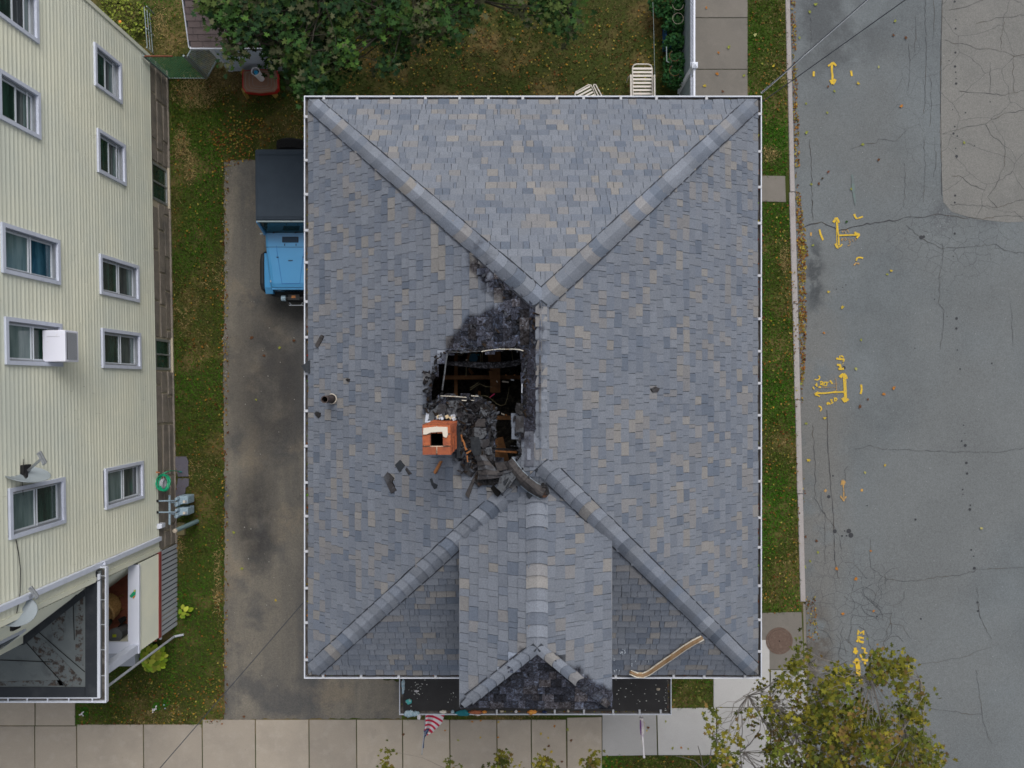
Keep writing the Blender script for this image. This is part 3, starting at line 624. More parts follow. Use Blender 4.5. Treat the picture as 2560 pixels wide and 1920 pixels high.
litter('fallen_leaves', [([(a/1,b) for a,b in pl_], d) for pl_, d in [
  ([(430,200),(560,200),(560,1800),(430,1800)], 26), ([(520,330),(640,290),(690,330),(640,400),(560,420)], 260), ([(550,160),(760,230),(760,380),(560,330)], 60),
  ([(553,400),(572,400),(570,1800),(553,1800)], 150), ([(860,20),(1690,20),(1690,246),(860,246)], 60), ([(200,1700),(560,1690),(560,1810),(200,1812)], 75),
  ([(1870,0),(1966,0),(1968,440),(1870,440)], 26), ([(1900,505),(1972,505),(1995,1000),(2003,1530),(1905,1535)], 55), ([(1600,1690),(1783,1690),(1783,1768),(1600,1770)], 22),
  ([(1510,1890),(1790,1890),(1790,1920),(1510,1920)], 50), ([(1955,660),(1990,660),(1998,900),(1965,900)], 55), ([(240,0),(440,0),(500,120),(400,120)], 8)]], .027,
  'yellow and rust leaves lying on the lawns and verge')
litter('fallen_leaves', [([(kx(a)+2,a),(kx(a)+w1,a),(kx(b)+w2,b),(kx(b)+2,b)], d*2) for a,b,w1,w2,d in [(-20,130,12,14,330),(130,330,10,10,180),(170,420,14,14,330),(430,500,6,10,140),(480,640,12,30,480),(600,800,22,20,480),(780,960,22,10,480),(940,1010,10,5,260),(1190,1290,8,8,60),(1490,1600,24,30,170)]], .027,
  'rust coloured leaf drift lying in the road gutter along the kerb', z0=ZR+.01)
def single_leaves(lst, T, z, size=.05):
    for x,y,c in lst:
        q = T([(x,y)])[0]; SL.append((P(q[0],q[1],z), c, size))
SL = []
YG,BR,OR,YE = (.22,.24,.05),(.11,.05,.025),(.36,.15,.03),(.40,.30,.04)
single_leaves([(565,30,YG),(515,95,YG),(435,300,YG),(1190,165,YG),(1060,530,(.32,.33,.14)),(905,655,YE),(717,718,YG),(668,683,BR),(655,892,YG),(488,820,YG),(1240,835,OR),(1183,275,BR),(1275,300,BR),(1742,1125,YG),(668,1360,(.14,.05,.03)),(620,1412,(.05,.04,.025)),(530,1458,YG),(1065,1265,BR),(497,1050,YG),(595,1450,BR),(937,1145,YG),(850,1492,YG)], T1, ZR+.02)
single_leaves([(812,175,(.03,.07,.02)),(472,375,YE),(543,355,YG),(480,530,YE),(1130,590,YG),(1163,555,YE),(780,850,YE),(630,1052,OR),(928,1105,YG),(880,1335,(.3,.3,.1)),(450,1455,YG),(912,1630,BR),(982,1575,BR),(1103,1537,OR),(1187,1487,OR),(668,722,YE),(466,1412,YG)], T2, ZR+.02)
single_leaves([(637,60,YE),(490,110,YG),(510,392,YE),(953,495,(.34,.33,.10)),(1110,435,YE),(490,1000,BR),(575,1030,BR),(580,1125,YG),(520,1195,YG),(1002,1110,OR),(735,1250,OR),(880,1330,OR),(1875,930,(.36,.33,.12)),(780,1605,OR),(1025,1590,OR),(482,1235,YG),(460,620,YE)], T3, ZR+.02)
T5 = lambda p: zoompts(p, 940, 1580, 2.765)
single_leaves([(568,745,YG),(720,727,YE),(845,620,YE),(845,730,OR),(1192,785,BR),(1210,825,YE),(1237,650,OR),(1328,672,YG),(1352,750,BR),(1192,730,YE),(1285,892,BR),(192,710,BR),(477,678,OR),(1882,657,BR),(1870,682,YE),(2000,617,YG),(2053,803,YG),(2160,807,YG),(2112,797,OR),(1143,703,YE),(665,622,OR),(725,615,OR)], T5, .035, .042)
T6 = lambda p: zoompts(p, 1360, 0, 3.687)
single_leaves([(1500,70,OR),(1707,437,YG),(1605,487,OR),(1845,700,YG),(1650,838,BR),(1480,795,YE),(1950,325,(.38,.38,.16)),(2112,605,YE),(2010,590,YG),(1593,685,OR)], T6, .035, .05)
single_leaves([(605,1420,YG),(640,1000,YG),(630,845,BR),(660,890,BR),(700,870,YG),(585,1330,YG),(690,1500,YE),(610,1790,BR),(735,850,BR)], lambda p: p, .03, .05)
names = {YG:'yellow-green', BR:'brown', OR:'orange', YE:'golden yellow'}
LMK = [('the topmost yellow arrow on the road',2079,182),('the three-way arrow',2095,590),('the dark oil blotch near the kerb',2050,690),('the bold yellow arrow',2112,950),('the faded orange arrow',2106,1230),
       ('the twin round oil drips',2124,1334),('the seam of the older asphalt',2355,330),('the hanging striped flag',1075,1820),('the orange carton in the porch gutter',1330,1790),('the furled white banner',1605,1840),
       ('the fence post beside the side path',1738,165),('the middle of the driveway',650,1100),('the car on the driveway',690,640),('the crazed asphalt above the corner tree',2150,1540),('the white marble-like dots on the road',2340,1330)]
byl = {}
for v, c, s in SL:
    q = proj(v); l = min(LMK, key=lambda k: math.hypot(k[1]-q[0], k[2]-q[1])); byl.setdefault((l[0], names.get(c,'pale or dark')), []).append((math.hypot(l[1]-q[0], l[2]-q[1]), v, c, s))
ORD = ['nearest','second nearest','third nearest','fourth nearest','fifth nearest','sixth nearest','seventh nearest','eighth nearest','ninth nearest']
for (lm, nm), lst in byl.items():
    for i, (_, v, c, s) in enumerate(sorted(lst, key=lambda k: k[0])):
        mb = MB(); sc_ = s*random.uniform(.8,1.3); a = random.uniform(0,6.28); ca,sa = math.cos(a)*sc_, math.sin(a)*sc_
        mb.add([(v.x+x*ca-y*sa, v.y+x*sa+y*ca, v.z+z*sc_*2.2) for x,y,z in LV], [tuple(f) for f in LF], (*c,0))
        w_ = f'{nm} leaf {ORD[i]} to {lm}' if len(lst) > 1 else f'{nm} fallen leaf near {lm}'
        tag(mb.build('fallen_leaf', M_leafy, None, v), w_, 'leaf', 'single fallen leaves lying on paving')
# pebbles and grit along the driveway edge
p = [P(random.gauss(566,5), random.uniform(410,980), .02) if random.random()<.7 else P(random.uniform(562,760), random.uniform(420,1790), .02) for _ in range(420)]
n = len(p); g = RNG.uniform(.10,.42,(n,1))*np.array([[1,.98,.9]])
OV = np.array([(1,0,0),(-1,0,0),(0,1,0),(0,-1,0),(0,0,.8),(0,0,-.8)],float); OF = np.array([(0,2,4),(2,1,4),(1,3,4),(3,0,4),(2,0,5),(1,2,5),(3,1,5),(0,3,5)])
tag(scatter('gravel', OV, OF, np.array(p), rots(n,.5), RNG.uniform(.004,.016,n), g, M_debris), 'pale loose pebbles along the grass edge of the driveway', 'gravel', kind='stuff')
p = [P(random.uniform(2000,2560), random.uniform(0,1900), ZR+.004) for _ in range(900)]
g = RNG.uniform(.15,.55,(900,1))*np.array([[1,1,.98]])
tag(scatter('road_grit', OV, OF, np.array(p), rots(900,.5), RNG.uniform(.002,.008,900), g, M_debris), 'small pale grit scattered over the road', 'grit', kind='stuff')

# ================================================================== THE BURNT HOUSE
EX0, EX1, EY0, EY1, ZE = -3.53, 4.26, -5.04, 4.93, 6.2
XM = .395; AN = Vector((XM, 1.12)); AS = Vector((XM, -1.075)); ZRG = 9.0
class Plane:
    def __init__(s, E, g, z0, pitch):
        s.E = Vector(E); s.g = Vector(g); s.z0 = z0; s.k = pitch; s.c = 1/math.sqrt(1+pitch*pitch); s.sn = pitch*s.c
        s.p = Vector((-s.g.y, s.g.x)); s.N = Vector((-s.g.x*s.sn, -s.g.y*s.sn, s.c))
    def uv(s, x, y): d = Vector((x, y)) - s.E; return d.dot(s.p), d.dot(s.g)/s.c
    def pt(s, u, v, off=0.0):
        q = s.E + s.p*u + s.g*(v*s.c); return Vector((q.x, q.y, s.z0 + v*s.sn)) + s.N*off
    def z(s, x, y): return s.z0 + s.k*(Vector((x, y)) - s.E).dot(s.g)
rise = ZRG - ZE
PW = Plane((EX0,0),(1,0),ZE,rise/(XM-EX0)); PE = Plane((EX1,0),(-1,0),ZE,rise/(EX1-XM))
PN = Plane((0,EY1),(0,-1),ZE,rise/(EY1-AN.y)); PS = Plane((0,EY0),(0,1),ZE,rise/(AS.y-EY0))
DX0, DX1, DY, ZD, KD = -.757, 1.447, -4.71, 8.17, .55
DXM = (DX0+DX1)/2; DH = (DX1-DX0)/2
PDW = Plane((DX0,0),(1,0),ZD,KD); PDE = Plane((DX1,0),(-1,0),ZD,KD); PDF = Plane((0,DY),(0,1),ZD,KD)
ZDR = ZD + KD*DH
DVY = EY0 + (ZD-ZE)/PS.k; DRY = EY0 + (ZDR-ZE)/PS.k          # valley ends on the front slope
def mainz(x, y): return min(PW.z(x,y), PE.z(x,y), PN.z(x,y), PS.z(x,y))
def dormz(x, y): return min(PDW.z(x,y), PDE.z(x,y), PDF.z(x,y)) if DX0 <= x <= DX1 and y >= DY and y < -.9 else -9
def roofz(x, y): return max(mainz(x,y), dormz(x,y))
def onroof(px, py, lift=0.0, f=None):
    f = f or roofz; z = 8.5
    for _ in range(40):
        p = P(px, py, z); z = .5*z + .5*(f(p.x, p.y) + lift)
    return P(px, py, z)
HOLE = zoompts([(566,628),(700,622),(780,612),(860,605),(960,603),(1040,608),(1062,620),(1066,780),(1060,900),(1056,980),(1012,1040),(1008,1140),(1022,1200),(1022,1300),(985,1330),(930,1340),(872,1355),(866,1250),(878,1120),(882,1010),(850,965),(800,930),(765,908),(690,914),(520,906),(500,870),(548,780)], 900, 640, 2.593)
HOLE2 = zoompts([(548,640),(566,628),(548,780),(520,860),(470,930),(440,1000),(452,900),(485,820),(530,740)], 900, 640, 2.593)
CHAR = [zoompts([(735,10),(850,110),(1000,240),(1142,320),(1142,800),(1120,950),(1112,1170),(1060,1170),(1050,640),(560,640),(640,520),(700,440),(800,400),(990,340),(900,240),(820,160)], 900, 640, 2.593),
        zoompts([(560,640),(560,700),(545,900),(870,900),(890,1360),(700,1380),(640,1300),(620,1060),(500,1030),(438,1000),(470,860),(520,760)], 900, 640, 2.593)]
CHARD = zoompts([(1120,120),(1230,170),(1330,270),(1500,370),(1632,430),(1632,530),(580,530),(700,450),(880,280),(1000,170)], 940, 1580, 2.765)
CHCAP = zoompts([(1330,270),(1420,240),(1632,380),(1632,530),(1480,400)], 940, 1580, 2.765)
def charat(px, py):
    if not (1030 < px < 1560 and 600 < py < 1790): return 0.0
    if py > 1600: d = polydist(px, py, CHARD); k = 26
    else: d = min(polydist(px, py, c) for c in CHAR); k = 40
    return 1.0 if d <= 0 else max(0.0, .72*(1-d/k))

def clip(poly, a, b):     # keep the part left of a->b
    out = []; n = len(poly); dx, dy = b[0]-a[0], b[1]-a[1]
    sd_ = [dx*(p[1]-a[1]) - dy*(p[0]-a[0]) for p in poly]
    for i in range(n):
        j = (i+1)%n
        if sd_[i] >= 0: out.append(poly[i])
        if (sd_[i] >= 0) != (sd_[j] >= 0):
            t = sd_[i]/(sd_[i]-sd_[j]); out.append((poly[i][0]+(poly[j][0]-poly[i][0])*t, poly[i][1]+(poly[j][1]-poly[i][1])*t))
    return out
def ccw(poly):
    A_ = sum(poly[i][0]*poly[(i+1)%len(poly)][1]-poly[(i+1)%len(poly)][0]*poly[i][1] for i in range(len(poly)))
    return poly if A_ > 0 else poly[::-1]
PAL = [((.155,.171,.202),.42), ((.142,.159,.192),.22), ((.127,.145,.180),.13), ((.110,.130,.167),.05), ((.180,.180,.188),.12), ((.200,.194,.190),.06)]
def tabcol():
    r = random.random(); s = 0
    for c, q in PAL:
        s += q
        if r < s: break
    k = random.uniform(.93,1.07); return (c[0]*k, c[1]*k, c[2]*k)
TABS = []
def shingle(pl, plan, expo=.150, wmin=.10, wmax=.215, drop=None):
    poly = ccw([pl.uv(x, y) for x, y in plan]); us = [p[0] for p in poly]; vs = [p[1] for p in poly]
    v = 0.0; row = 0
    while v < max(vs):
        u = min(us) - random.uniform(0,.2); ph = ph2 if row else 1.0; ph2 = random.uniform(0,6)
        prev = None
        while u < max(us):
            wd = random.uniform(wmin, wmax)
            if random.random() < .12: wd *= .45
            c = tabcol()
            if prev is not None and random.random() < .12: c = prev
            prev = c
            wob2 = lambda uu: .007*math.sin(uu*2.3+ph2)
            wob = lambda uu: .007*math.sin(uu*2.3+ph)+random.gauss(0,.0035)
            q = [(u+.003+random.gauss(0,.002), v+wob(u)), (u+wd-.003+random.gauss(0,.002), v+wob(u+wd)), (u+wd-.003, v+expo-.007+wob2(u+wd)), (u+.003, v+expo-.007+wob2(u))]
            for i in range(len(poly)):
                if len(q) < 3: break
                q = clip(q, poly[i], poly[(i+1)%len(poly)])
            if len(q) >= 3:
                cu = sum(p[0] for p in q)/len(q); cv = sum(p[1] for p in q)/len(q); p3 = pl.pt(cu, cv); px, py = proj(p3)
                if not (drop and drop(p3, px, py)):
                    ch = charat(px, py); th = .013 + (random.choice((0,0,.005,.008)))
                    if ch > .3: th += random.uniform(0,.022)*ch
                    j = random.gauss(0,.012)*ch
                    top = [pl.pt(a, b, th*(1-(b-v)/expo)+.004 + j*(a-cu)/.1*.4) for a, b in q]; bot = [pl.pt(a, b, -.002) for a, b in q]
                    kc = random.uniform(.35,1.9) if ch > .5 else 1
                    cs = [(c[0]*kc,c[1]*kc,c[2]*kc, charat(*proj(t_))) for t_ in top]
                    TABS.append((top, bot, cs+cs, math.dist(p3, (0,0,H))))
            u += wd
        v += expo; row += 1
def inhole(p3, px, py): return 1040 < px < 1330 and 820 < py < 1180 and (inpoly(px, py, HOLE) or inpoly(px, py, HOLE2))
hid = lambda p3, px, py: DX0+.08 < p3.x < DX1-.08 and p3.y < DVY
c00,c10,c11,c01 = (EX0,EY0),(EX1,EY0),(EX1,EY1),(EX0,EY1)
shingle(PW, [c00,c01,tuple(AN),tuple(AS)], drop=inhole)
shingle(PE, [c10,c11,tuple(AN),tuple(AS)])
shingle(PN, [c01,c11,tuple(AN)])
shingle(PS, [c00,c10,tuple(AS)], drop=hid)
shingle(PDW, [(DX0,DY),(DXM,DY+DH),(DXM,DRY),(DX0,DVY)], expo=.162)
shingle(PDE, [(DX1,DY),(DXM,DY+DH),(DXM,DRY),(DX1,DVY)], expo=.162)
shingle(PDF, [(DX0,DY),(DX1,DY),(DXM,DY+DH)], expo=.16)

HO = thing('burnt_house', 'two storey house with blue-grey shingled hip roof and a burnt hole beside its ridge', 'house', (XM,-.05,0))
def put_tab(mb, t):
    top, bot, c, _ = t; n = len(top)
    mb.add(top+bot, [tuple(range(n))]+[((i+1)%n, i, i+n, (i+1)%n+n) for i in range(n)], c)
TABS.sort(key=lambda t: t[3])
for t in TABS[:300]:
    mb = MB(); put_tab(mb, t); mb.build('shingle', M_shingle, HO)
mb = MB()
for t in TABS[300:]: put_tab(mb, t)
tag(mb.build('shingles', M_shingle, HO), kind='stuff')

# decks under the shingles (the west one with the hole)
mb = MB()
def deck(pl, plan):
    top = [pl.pt(*pl.uv(x,y), -.004) for x,y in plan]; mb.slab(top, .022)
for pl, plan in ((PE,[c10,c11,tuple(AN),tuple(AS)]),(PN,[c01,c11,tuple(AN)]),(PS,[c00,c10,tuple(AS)])): deck(pl, plan)
def planpts(pxs): return [onroof(x,y,0,lambda a,b: PW.z(a,b)) for x,y in pxs]
HULL = zoompts([(500,650),(566,622),(700,618),(860,600),(1040,603),(1068,620),(1070,900),(1062,985),(1016,1042),(1012,1140),(1026,1200),(1026,1304),(930,1345),(872,1362),(862,1250),(874,1120),(878,1010),(845,968),(765,912),(690,918),(520,912),(470,950),(440,1000),(450,900)], 900, 640, 2.593)
outer = [Vector(p) for p in (c00,c01)] + [AN, AS]; hole = [Vector((p.x,p.y)) for p in planpts(HULL)]
vs = outer + hole; no = len(outer); nh = len(hole)
r = delaunay_2d_cdt(vs, [], [list(range(no)), list(range(no, no+nh))], 0, 1e-5)
hp = [(p.x,p.y) for p in hole]
V2 = [v for v in r[0]]; tris = [f for f in r[2] if not inpoly(sum(V2[i].x for i in f)/len(f), sum(V2[i].y for i in f)/len(f), hp)]
t3 = [PW.pt(*PW.uv(v.x, v.y), -.004) for v in V2]; b3 = [PW.pt(*PW.uv(v.x, v.y), -.026) for v in V2]; nv = len(t3)
mb.add(t3+b3, [tuple(f) for f in tris]+[tuple(i+nv for i in f) for f in tris])
hp3 = [PW.pt(*PW.uv(p.x,p.y), -.004) for p in hole]; hb3 = [PW.pt(*PW.uv(p.x,p.y), -.026) for p in hole]
mb.add(hp3+hb3, [(i,(i+1)%nh,(i+1)%nh+nh,i+nh) for i in range(nh)])
mb.build('roof_deck', M_under, HO)
mb = MB()
for pl, plan in ((PDW,[(DX0,DY),(DXM,DY+DH),(DXM,DRY),(DX0,DVY)]),(PDE,[(DX1,DY),(DXM,DY+DH),(DXM,DRY),(DX1,DVY)]),(PDF,[(DX0,DY),(DX1,DY),(DXM,DY+DH)])): deck(pl, plan)
mb.build('dormer_deck', M_under, HO)
mb = MB(); mb.box(DX0+.12,DX1-.12,DY+.14,DVY+.4,6.25,ZD-.03); mb.build('dormer_wall', M_housewall, HO)
mb = MB()
for x in (DX0-.012, DX1): mb.box(x, x+.012, DY, DVY+.02, ZD-.10, ZD+.012)
mb.build('rake_trim', M_rake, HO)
# walls
X0, X1, Y0, Y1 = EX0+.35, EX1-.35, EY0+.35, EY1-.35
for a in ((X0,X0+.15,Y0,Y1),(X1-.15,X1,Y0,Y1),(X0+.15,X1-.15,Y0,Y0+.15),(X0+.15,X1-.15,Y1-.15,Y1)):
    mb = MB(); mb.box(*a, 0, ZE-.10); mb.build('wall', M_housewall, HO)
for yy in (-3.2, -.6, 2.0):
    for zz in (1.6, 4.2):
        for xx in (X0-.03, X1-.03):
            mb = MB(); mb.box(xx,xx+.06,yy,yy+.9,zz,zz+1.4); f = mb.build('window', M_sash, HO)
            mb = MB(); mb.box(xx-.006,xx+.066,yy+.08,yy+.82,zz+.08,zz+.68); mb.box(xx-.006,xx+.066,yy+.08,yy+.82,zz+.74,zz+1.32); mb.build('pane', M_glassA, f)
mb = MB(); mb.box(EX0+.02,EX1-.02,EY0+.02,EY1-.02,ZE-.10,ZE-.06)     # soffit ring as four boards
mb = MB()
for a in ((EX0+.01,X0,EY0+.01,EY1-.01),(X1,EX1-.01,EY0+.01,EY1-.01),(X0,X1,EY0+.01,Y0),(X0,X1,Y1,EY1-.01)): mb.box(*a, ZE-.13, ZE-.10)
mb.build('soffit', M_white, HO)
mb = MB()
for a in ((EX0+.012,EX0+.03,EY0+.03,EY1-.03),(EX1-.03,EX1-.012,EY0+.03,EY1-.03),(EX0+.012,EX1-.012,EY0+.012,EY0+.03),(EX0+.012,EX1-.012,EY1-.03,EY1-.012)): mb.box(*a, ZE-.098, ZE-.028)
mb.build('fascia', M_white, HO)

# ------------------------------------------------------------ ridge and hip caps
M_bedgrey = layered('cap_bed_grey', (.10,.11,.13), rough=.95)
def caps(A, B, W, zf, nom=.175, name='ridge_cap', charfn=charat, skip=None, bulge=.026, lift0=.006, arc_=.045):
    A, B = Vector(A), Vector(B); d = B - A; L = d.length; d /= L; q = Vector((-d.y, d.x)); n = max(2, round(L/nom)); st = L/n
    K = 8; prev = None
    bed = []
    nb = max(2, n//2)
    for i in range(nb+1):
        w0 = A + d*(L*i/nb)
        for k in range(K+1):
            s = -1+2*k/K; w_ = w0 + q*(s*W*.97); z = min(zf(w_.x,w_.y), zf(w0.x,w0.y)); bed.append(Vector((w_.x,w_.y,z+.013+lift0+bulge*(1-s*s)*.85-.02*(1-abs(s)))))
    if not skip:
        mb = MB(); mb.add(bed, [(i*(K+1)+k,i*(K+1)+k+1,(i+1)*(K+1)+k+1,(i+1)*(K+1)+k) for i in range(nb) for k in range(K)]); mb.build('cap_bed', M_under if bulge > .005 else M_bedgrey, HO)
    for i in range(n):
        t0, t1 = i*st, (i+1)*st - (.007 if bulge > .005 else .002)
        mid = A + d*(t0+st/2); mp = proj((mid.x, mid.y, zf(mid.x, mid.y)))
        if skip and skip(*mp): continue
        c = tabcol(); kk = random.uniform(.82,1.16)*1.1; c = (c[0]*kk,c[1]*kk,c[2]*kk)
        mb = MB(); rows = []
        tot = (.018 if bulge > .02 else .012)+random.uniform(0,.008); wj = W*random.uniform(.97,1.04)
        if bulge < .005: tot = random.uniform(.001,.004)
        for (t, lift) in ((t0, .016+tot+lift0), (t1, .012+lift0)):
            for base in (0, 1):
                for k in range(K+1):
                    s = -1 + 2*k/K; arc = -arc_*s*s
                    tt = max(t + arc, -.02); w_ = A + d*tt + q*(s*wj)
                    z = zf(w_.x, w_.y); pk = zf(*(A + d*tt)); z = min(z, pk - .0)
                    h = z + (0 if base else lift + bulge*(1-s*s)) - (.02*(1-abs(s)) if not base else 0)
                    rows.append(Vector((w_.x, w_.y, h)))
        M1 = K+1; fs = []
        for k in range(K):
            fs.append((k, k+1, 2*M1+k+1, 2*M1+k))              # top
            fs.append((M1+k, M1+k+1, k+1, k))                  # butt
        fs += [(0, 2*M1, 3*M1, M1), (K, M1+K, 3*M1+K, 2*M1+K)]
        ch = charfn(*mp)
        mb.add(rows, fs, (*c, ch)); mb.build(name, M_shingle, HO, smooth=False)
def capchar(px, py):
    if py > 1600: return 1.0 if inpoly(px, py, CHCAP) else 0.0
    c = charat(px, py)
    if 1150 < px < 1240 and py < 720: return .35
    if 1300 < px < 1330 and 740 < py < 1170: return 1.0
    return 0.0
IN = .10
M_capshade = layered('hip_edge_shade_dirt', (.030,.033,.042), rough=.95)
def capline(A, B, W, zf, skipt=(0,1)):  # dark ribbons painting the shadow line and dirt along both cap edges
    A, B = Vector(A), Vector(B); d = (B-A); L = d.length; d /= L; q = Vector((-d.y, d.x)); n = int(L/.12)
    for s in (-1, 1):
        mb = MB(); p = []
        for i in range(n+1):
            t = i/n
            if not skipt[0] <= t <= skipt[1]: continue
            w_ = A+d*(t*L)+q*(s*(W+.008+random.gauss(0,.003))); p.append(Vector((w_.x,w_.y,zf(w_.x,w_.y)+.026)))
        if len(p) > 1: mb.ribbon(p, [random.uniform(.012,.026) for _ in p]); mb.build('cap_edge_shade_dirt', M_capshade, HO)
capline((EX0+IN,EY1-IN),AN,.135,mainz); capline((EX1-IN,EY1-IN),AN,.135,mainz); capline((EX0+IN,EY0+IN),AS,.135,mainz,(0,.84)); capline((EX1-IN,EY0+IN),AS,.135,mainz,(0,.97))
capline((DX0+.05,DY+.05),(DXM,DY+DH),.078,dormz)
caps((EX0+IN,EY1-IN),AN,.135,mainz,charfn=capchar); caps((EX1-IN,EY1-IN),AN,.135,mainz,charfn=capchar)
caps((EX0+IN,EY0+IN),AS,.135,mainz,charfn=lambda x,y:0, skip=lambda x,y: y < 1240)
caps((EX1-IN,EY0+IN),AS,.135,mainz,charfn=lambda x,y:0)
caps((XM,AS.y+.05),(XM,AN.y-.02),.080,mainz,nom=.16,charfn=lambda x,y:0,bulge=.004,arc_=0)
caps((DX0+.05,DY+.05),(DXM,DY+DH),.078,dormz,charfn=capchar,bulge=.006,lift0=.034); caps((DX1-.05,DY+.05),(DXM,DY+DH),.078,dormz,charfn=lambda x,y: .62 if x > 1440 else .1,bulge=.006,lift0=.034)
caps((DXM,DY+DH-.02),(DXM,DRY-.05),.150,dormz,nom=.17,charfn=lambda x,y:0,bulge=.020)
# flat end piece where the ridge meets the front hips
mb = MB(); 
for (a,b,c_) in (((1318,1122),(1382,1150),.02),):
    q = [onroof(a[0],a[1],.05+c_,mainz),onroof(b[0],a[1],.05+c_,mainz),onroof(b[0],b[1],.05+c_,mainz),onroof(a[0],b[1],.05+c_,mainz)]
    mb.slab(q, .012, col=(.165,.182,.22,0))
mb.build('ridge_end_cap', M_shingle, HO)
# charred strip of cap flank along the ridge side of the hole
for i in range(17):
    y = 868 + i*17.5
    xa, xb = 1311, 1337 - (4 if i > 11 else 0)
    q = [onroof(xa+random.uniform(-2,2),y+1,.03,mainz),onroof(xb,y+random.uniform(-2,2),.045,mainz),onroof(xb+random.uniform(-1,2),y+18,.04,mainz),onroof(xa+random.uniform(-3,2),y+18,.03,mainz)]
    mb = MB(); mb.slab(q, .02, col=(.15,.16,.19,1.0 if i < 12 else .45)); mb.build('burnt_cap', M_shingle, HO)

# ------------------------------------------------------------ gutters
def gutter(a, b, out, z, name='gutter', br=(), d0=.0, wv=.092, endcaps=True):
    a, b, o = Vector(a), Vector(b), Vector(out); d = (b-a).normalized()
    def sec(mb, o0, o1, z0, z1, ea=0, eb=0):
        A0, A1 = a + o*o0 - d*(o0*ea), a + o*o1 - d*(o1*ea); B0, B1 = b + o*o0 + d*(o0*eb), b + o*o1 + d*(o1*eb)
        vs = [(A0.x,A0.y,z0),(A1.x,A1.y,z0),(B1.x,B1.y,z0),(B0.x,B0.y,z0),(A0.x,A0.y,z1),(A1.x,A1.y,z1),(B1.x,B1.y,z1),(B0.x,B0.y,z1)]
        mb.add(vs, [(3,2,1,0),(4,5,6,7),(0,1,5,4),(1,2,6,5),(2,3,7,6),(3,0,4,7)])
    mb = MB(); sec(mb, wv-.004, wv, z-.10, z-.004, 1, 1); sec(mb, wv-.014, wv+.004, z-.004, z+.004, 1, 1); sec(mb, 0, wv-.004, z-.104, z-.100, 1, 1)
    g = mb.build(name, M_white, HO)
    mb = MB(); sec(mb, .004, wv-.008, z-.099, z-.062, .9, .9); mb.build('gutter_muck', M_trough, g)
    mb = MB()
    for _ in range(int((b-a).length*9)):
        t = random.random(); p = a.lerp(b, t) + o*random.uniform(.015,wv-.03); s = random.uniform(.012,.03)
        an = random.uniform(0,3.1); ca, sa = math.cos(an)*s, math.sin(an)*s
        mb.add([(p.x+ca,p.y+sa,z-.055),(p.x-sa*.7,p.y+ca*.7,z-.045),(p.x-ca,p.y-sa,z-.052),(p.x+sa*.7,p.y-ca*.7,z-.05)], [(0,1,2,3)], (*[v*random.uniform(.3,1) for v in random.choice(FALL)],0))
    tag(mb.build('gutter_leaves', M_leafy, g), kind='stuff')
    return g
ZG = ZE - .045
gW = gutter((EX0+.0,EY0),(EX0+.0,EY1),(-1,0),ZG); gE = gutter((EX1,EY0),(EX1,EY1),(1,0),ZG)
gN = gutter((EX0,EY1),(EX1,EY1),(0,1),ZG); gS1 = gutter((EX0,EY0),(EX1,EY0),(0,-1),ZG)
def bracket(x, y, horiz):
    mb = MB()
    if horiz: mb.box(x-.022,x+.022,y-.048,y+.05,ZG+.005,ZG+.014)
    else: mb.box(x-.05,x+.048,y-.022,y+.022,ZG+.005,ZG+.014)
    mb.build('gutter_bracket', M_bracket, HO)
dG = H - ZG
for x in (810,893,979,1064,1149,1221,1307,1392,1459,1552,1641,1766): bracket((x-1280)/F*dG, EY1+.045, True)
for x in (808,903,997,1089,1539,1684,1760,1862): bracket((x-1280)/F*dG, EY0-.045, True)
for y in (292,401,486,576,656,754,843,934,1027,1115,1206,1290,1378,1470,1556,1649): bracket(EX0-.045, -(y-960)/F*dG, False)
for y in (285,379,468,558,689,797,878,958,1038,1120,1203,1294,1368,1464,1549,1628): bracket(EX1+.045, -(y-960)/F*dG, False)

# ------------------------------------------------------------ front porch with flat roof
ZPR = 3.2; dP = H-ZPR
px0, px1 = (1008-1280)/F*dP, (1669-1280)/F*dP; pyb = -(1778-960)/F*dP
mb = MB(); mb.box(px0, px1, pyb, Y0, ZPR-.12, ZPR-.015); mb.build('porch_roof', M_rubber, HO)
def pgut(a, b, out): 
    g = gutter(a, b, out, ZPR-.02, 'porch_gutter', wv=.085); return g
pgut((px0,pyb),(px0,Y0),(-1,0)); pgut((px1,pyb),(px1,Y0),(1,0)); pgut((px0,pyb),(px1,pyb),(0,-1))
for x in (1242,1387,1460,1533,1599,1652):
    X_ = (x-1280)/F*dP; mb = MB(); mb.box(X_-.02,X_+.02,pyb-.07,pyb+.03,ZPR-.015,ZPR-.004); mb.build('gutter_bracket', M_bracket, HO)
for x in (px0+.2, (px0+px1)/2-.8, (px0+px1)/2+.8, px1-.2):
    mb = MB(); mb.box(x-.07,x+.07,pyb+.1,pyb+.24,0,ZPR-.12); mb.build('porch_post', M_white, HO)
mb = MB(); mb.box(px0+.1,px1-.1,pyb+.06,Y0,0,.5); mb.build('porch_floor', M_greyslat, HO)
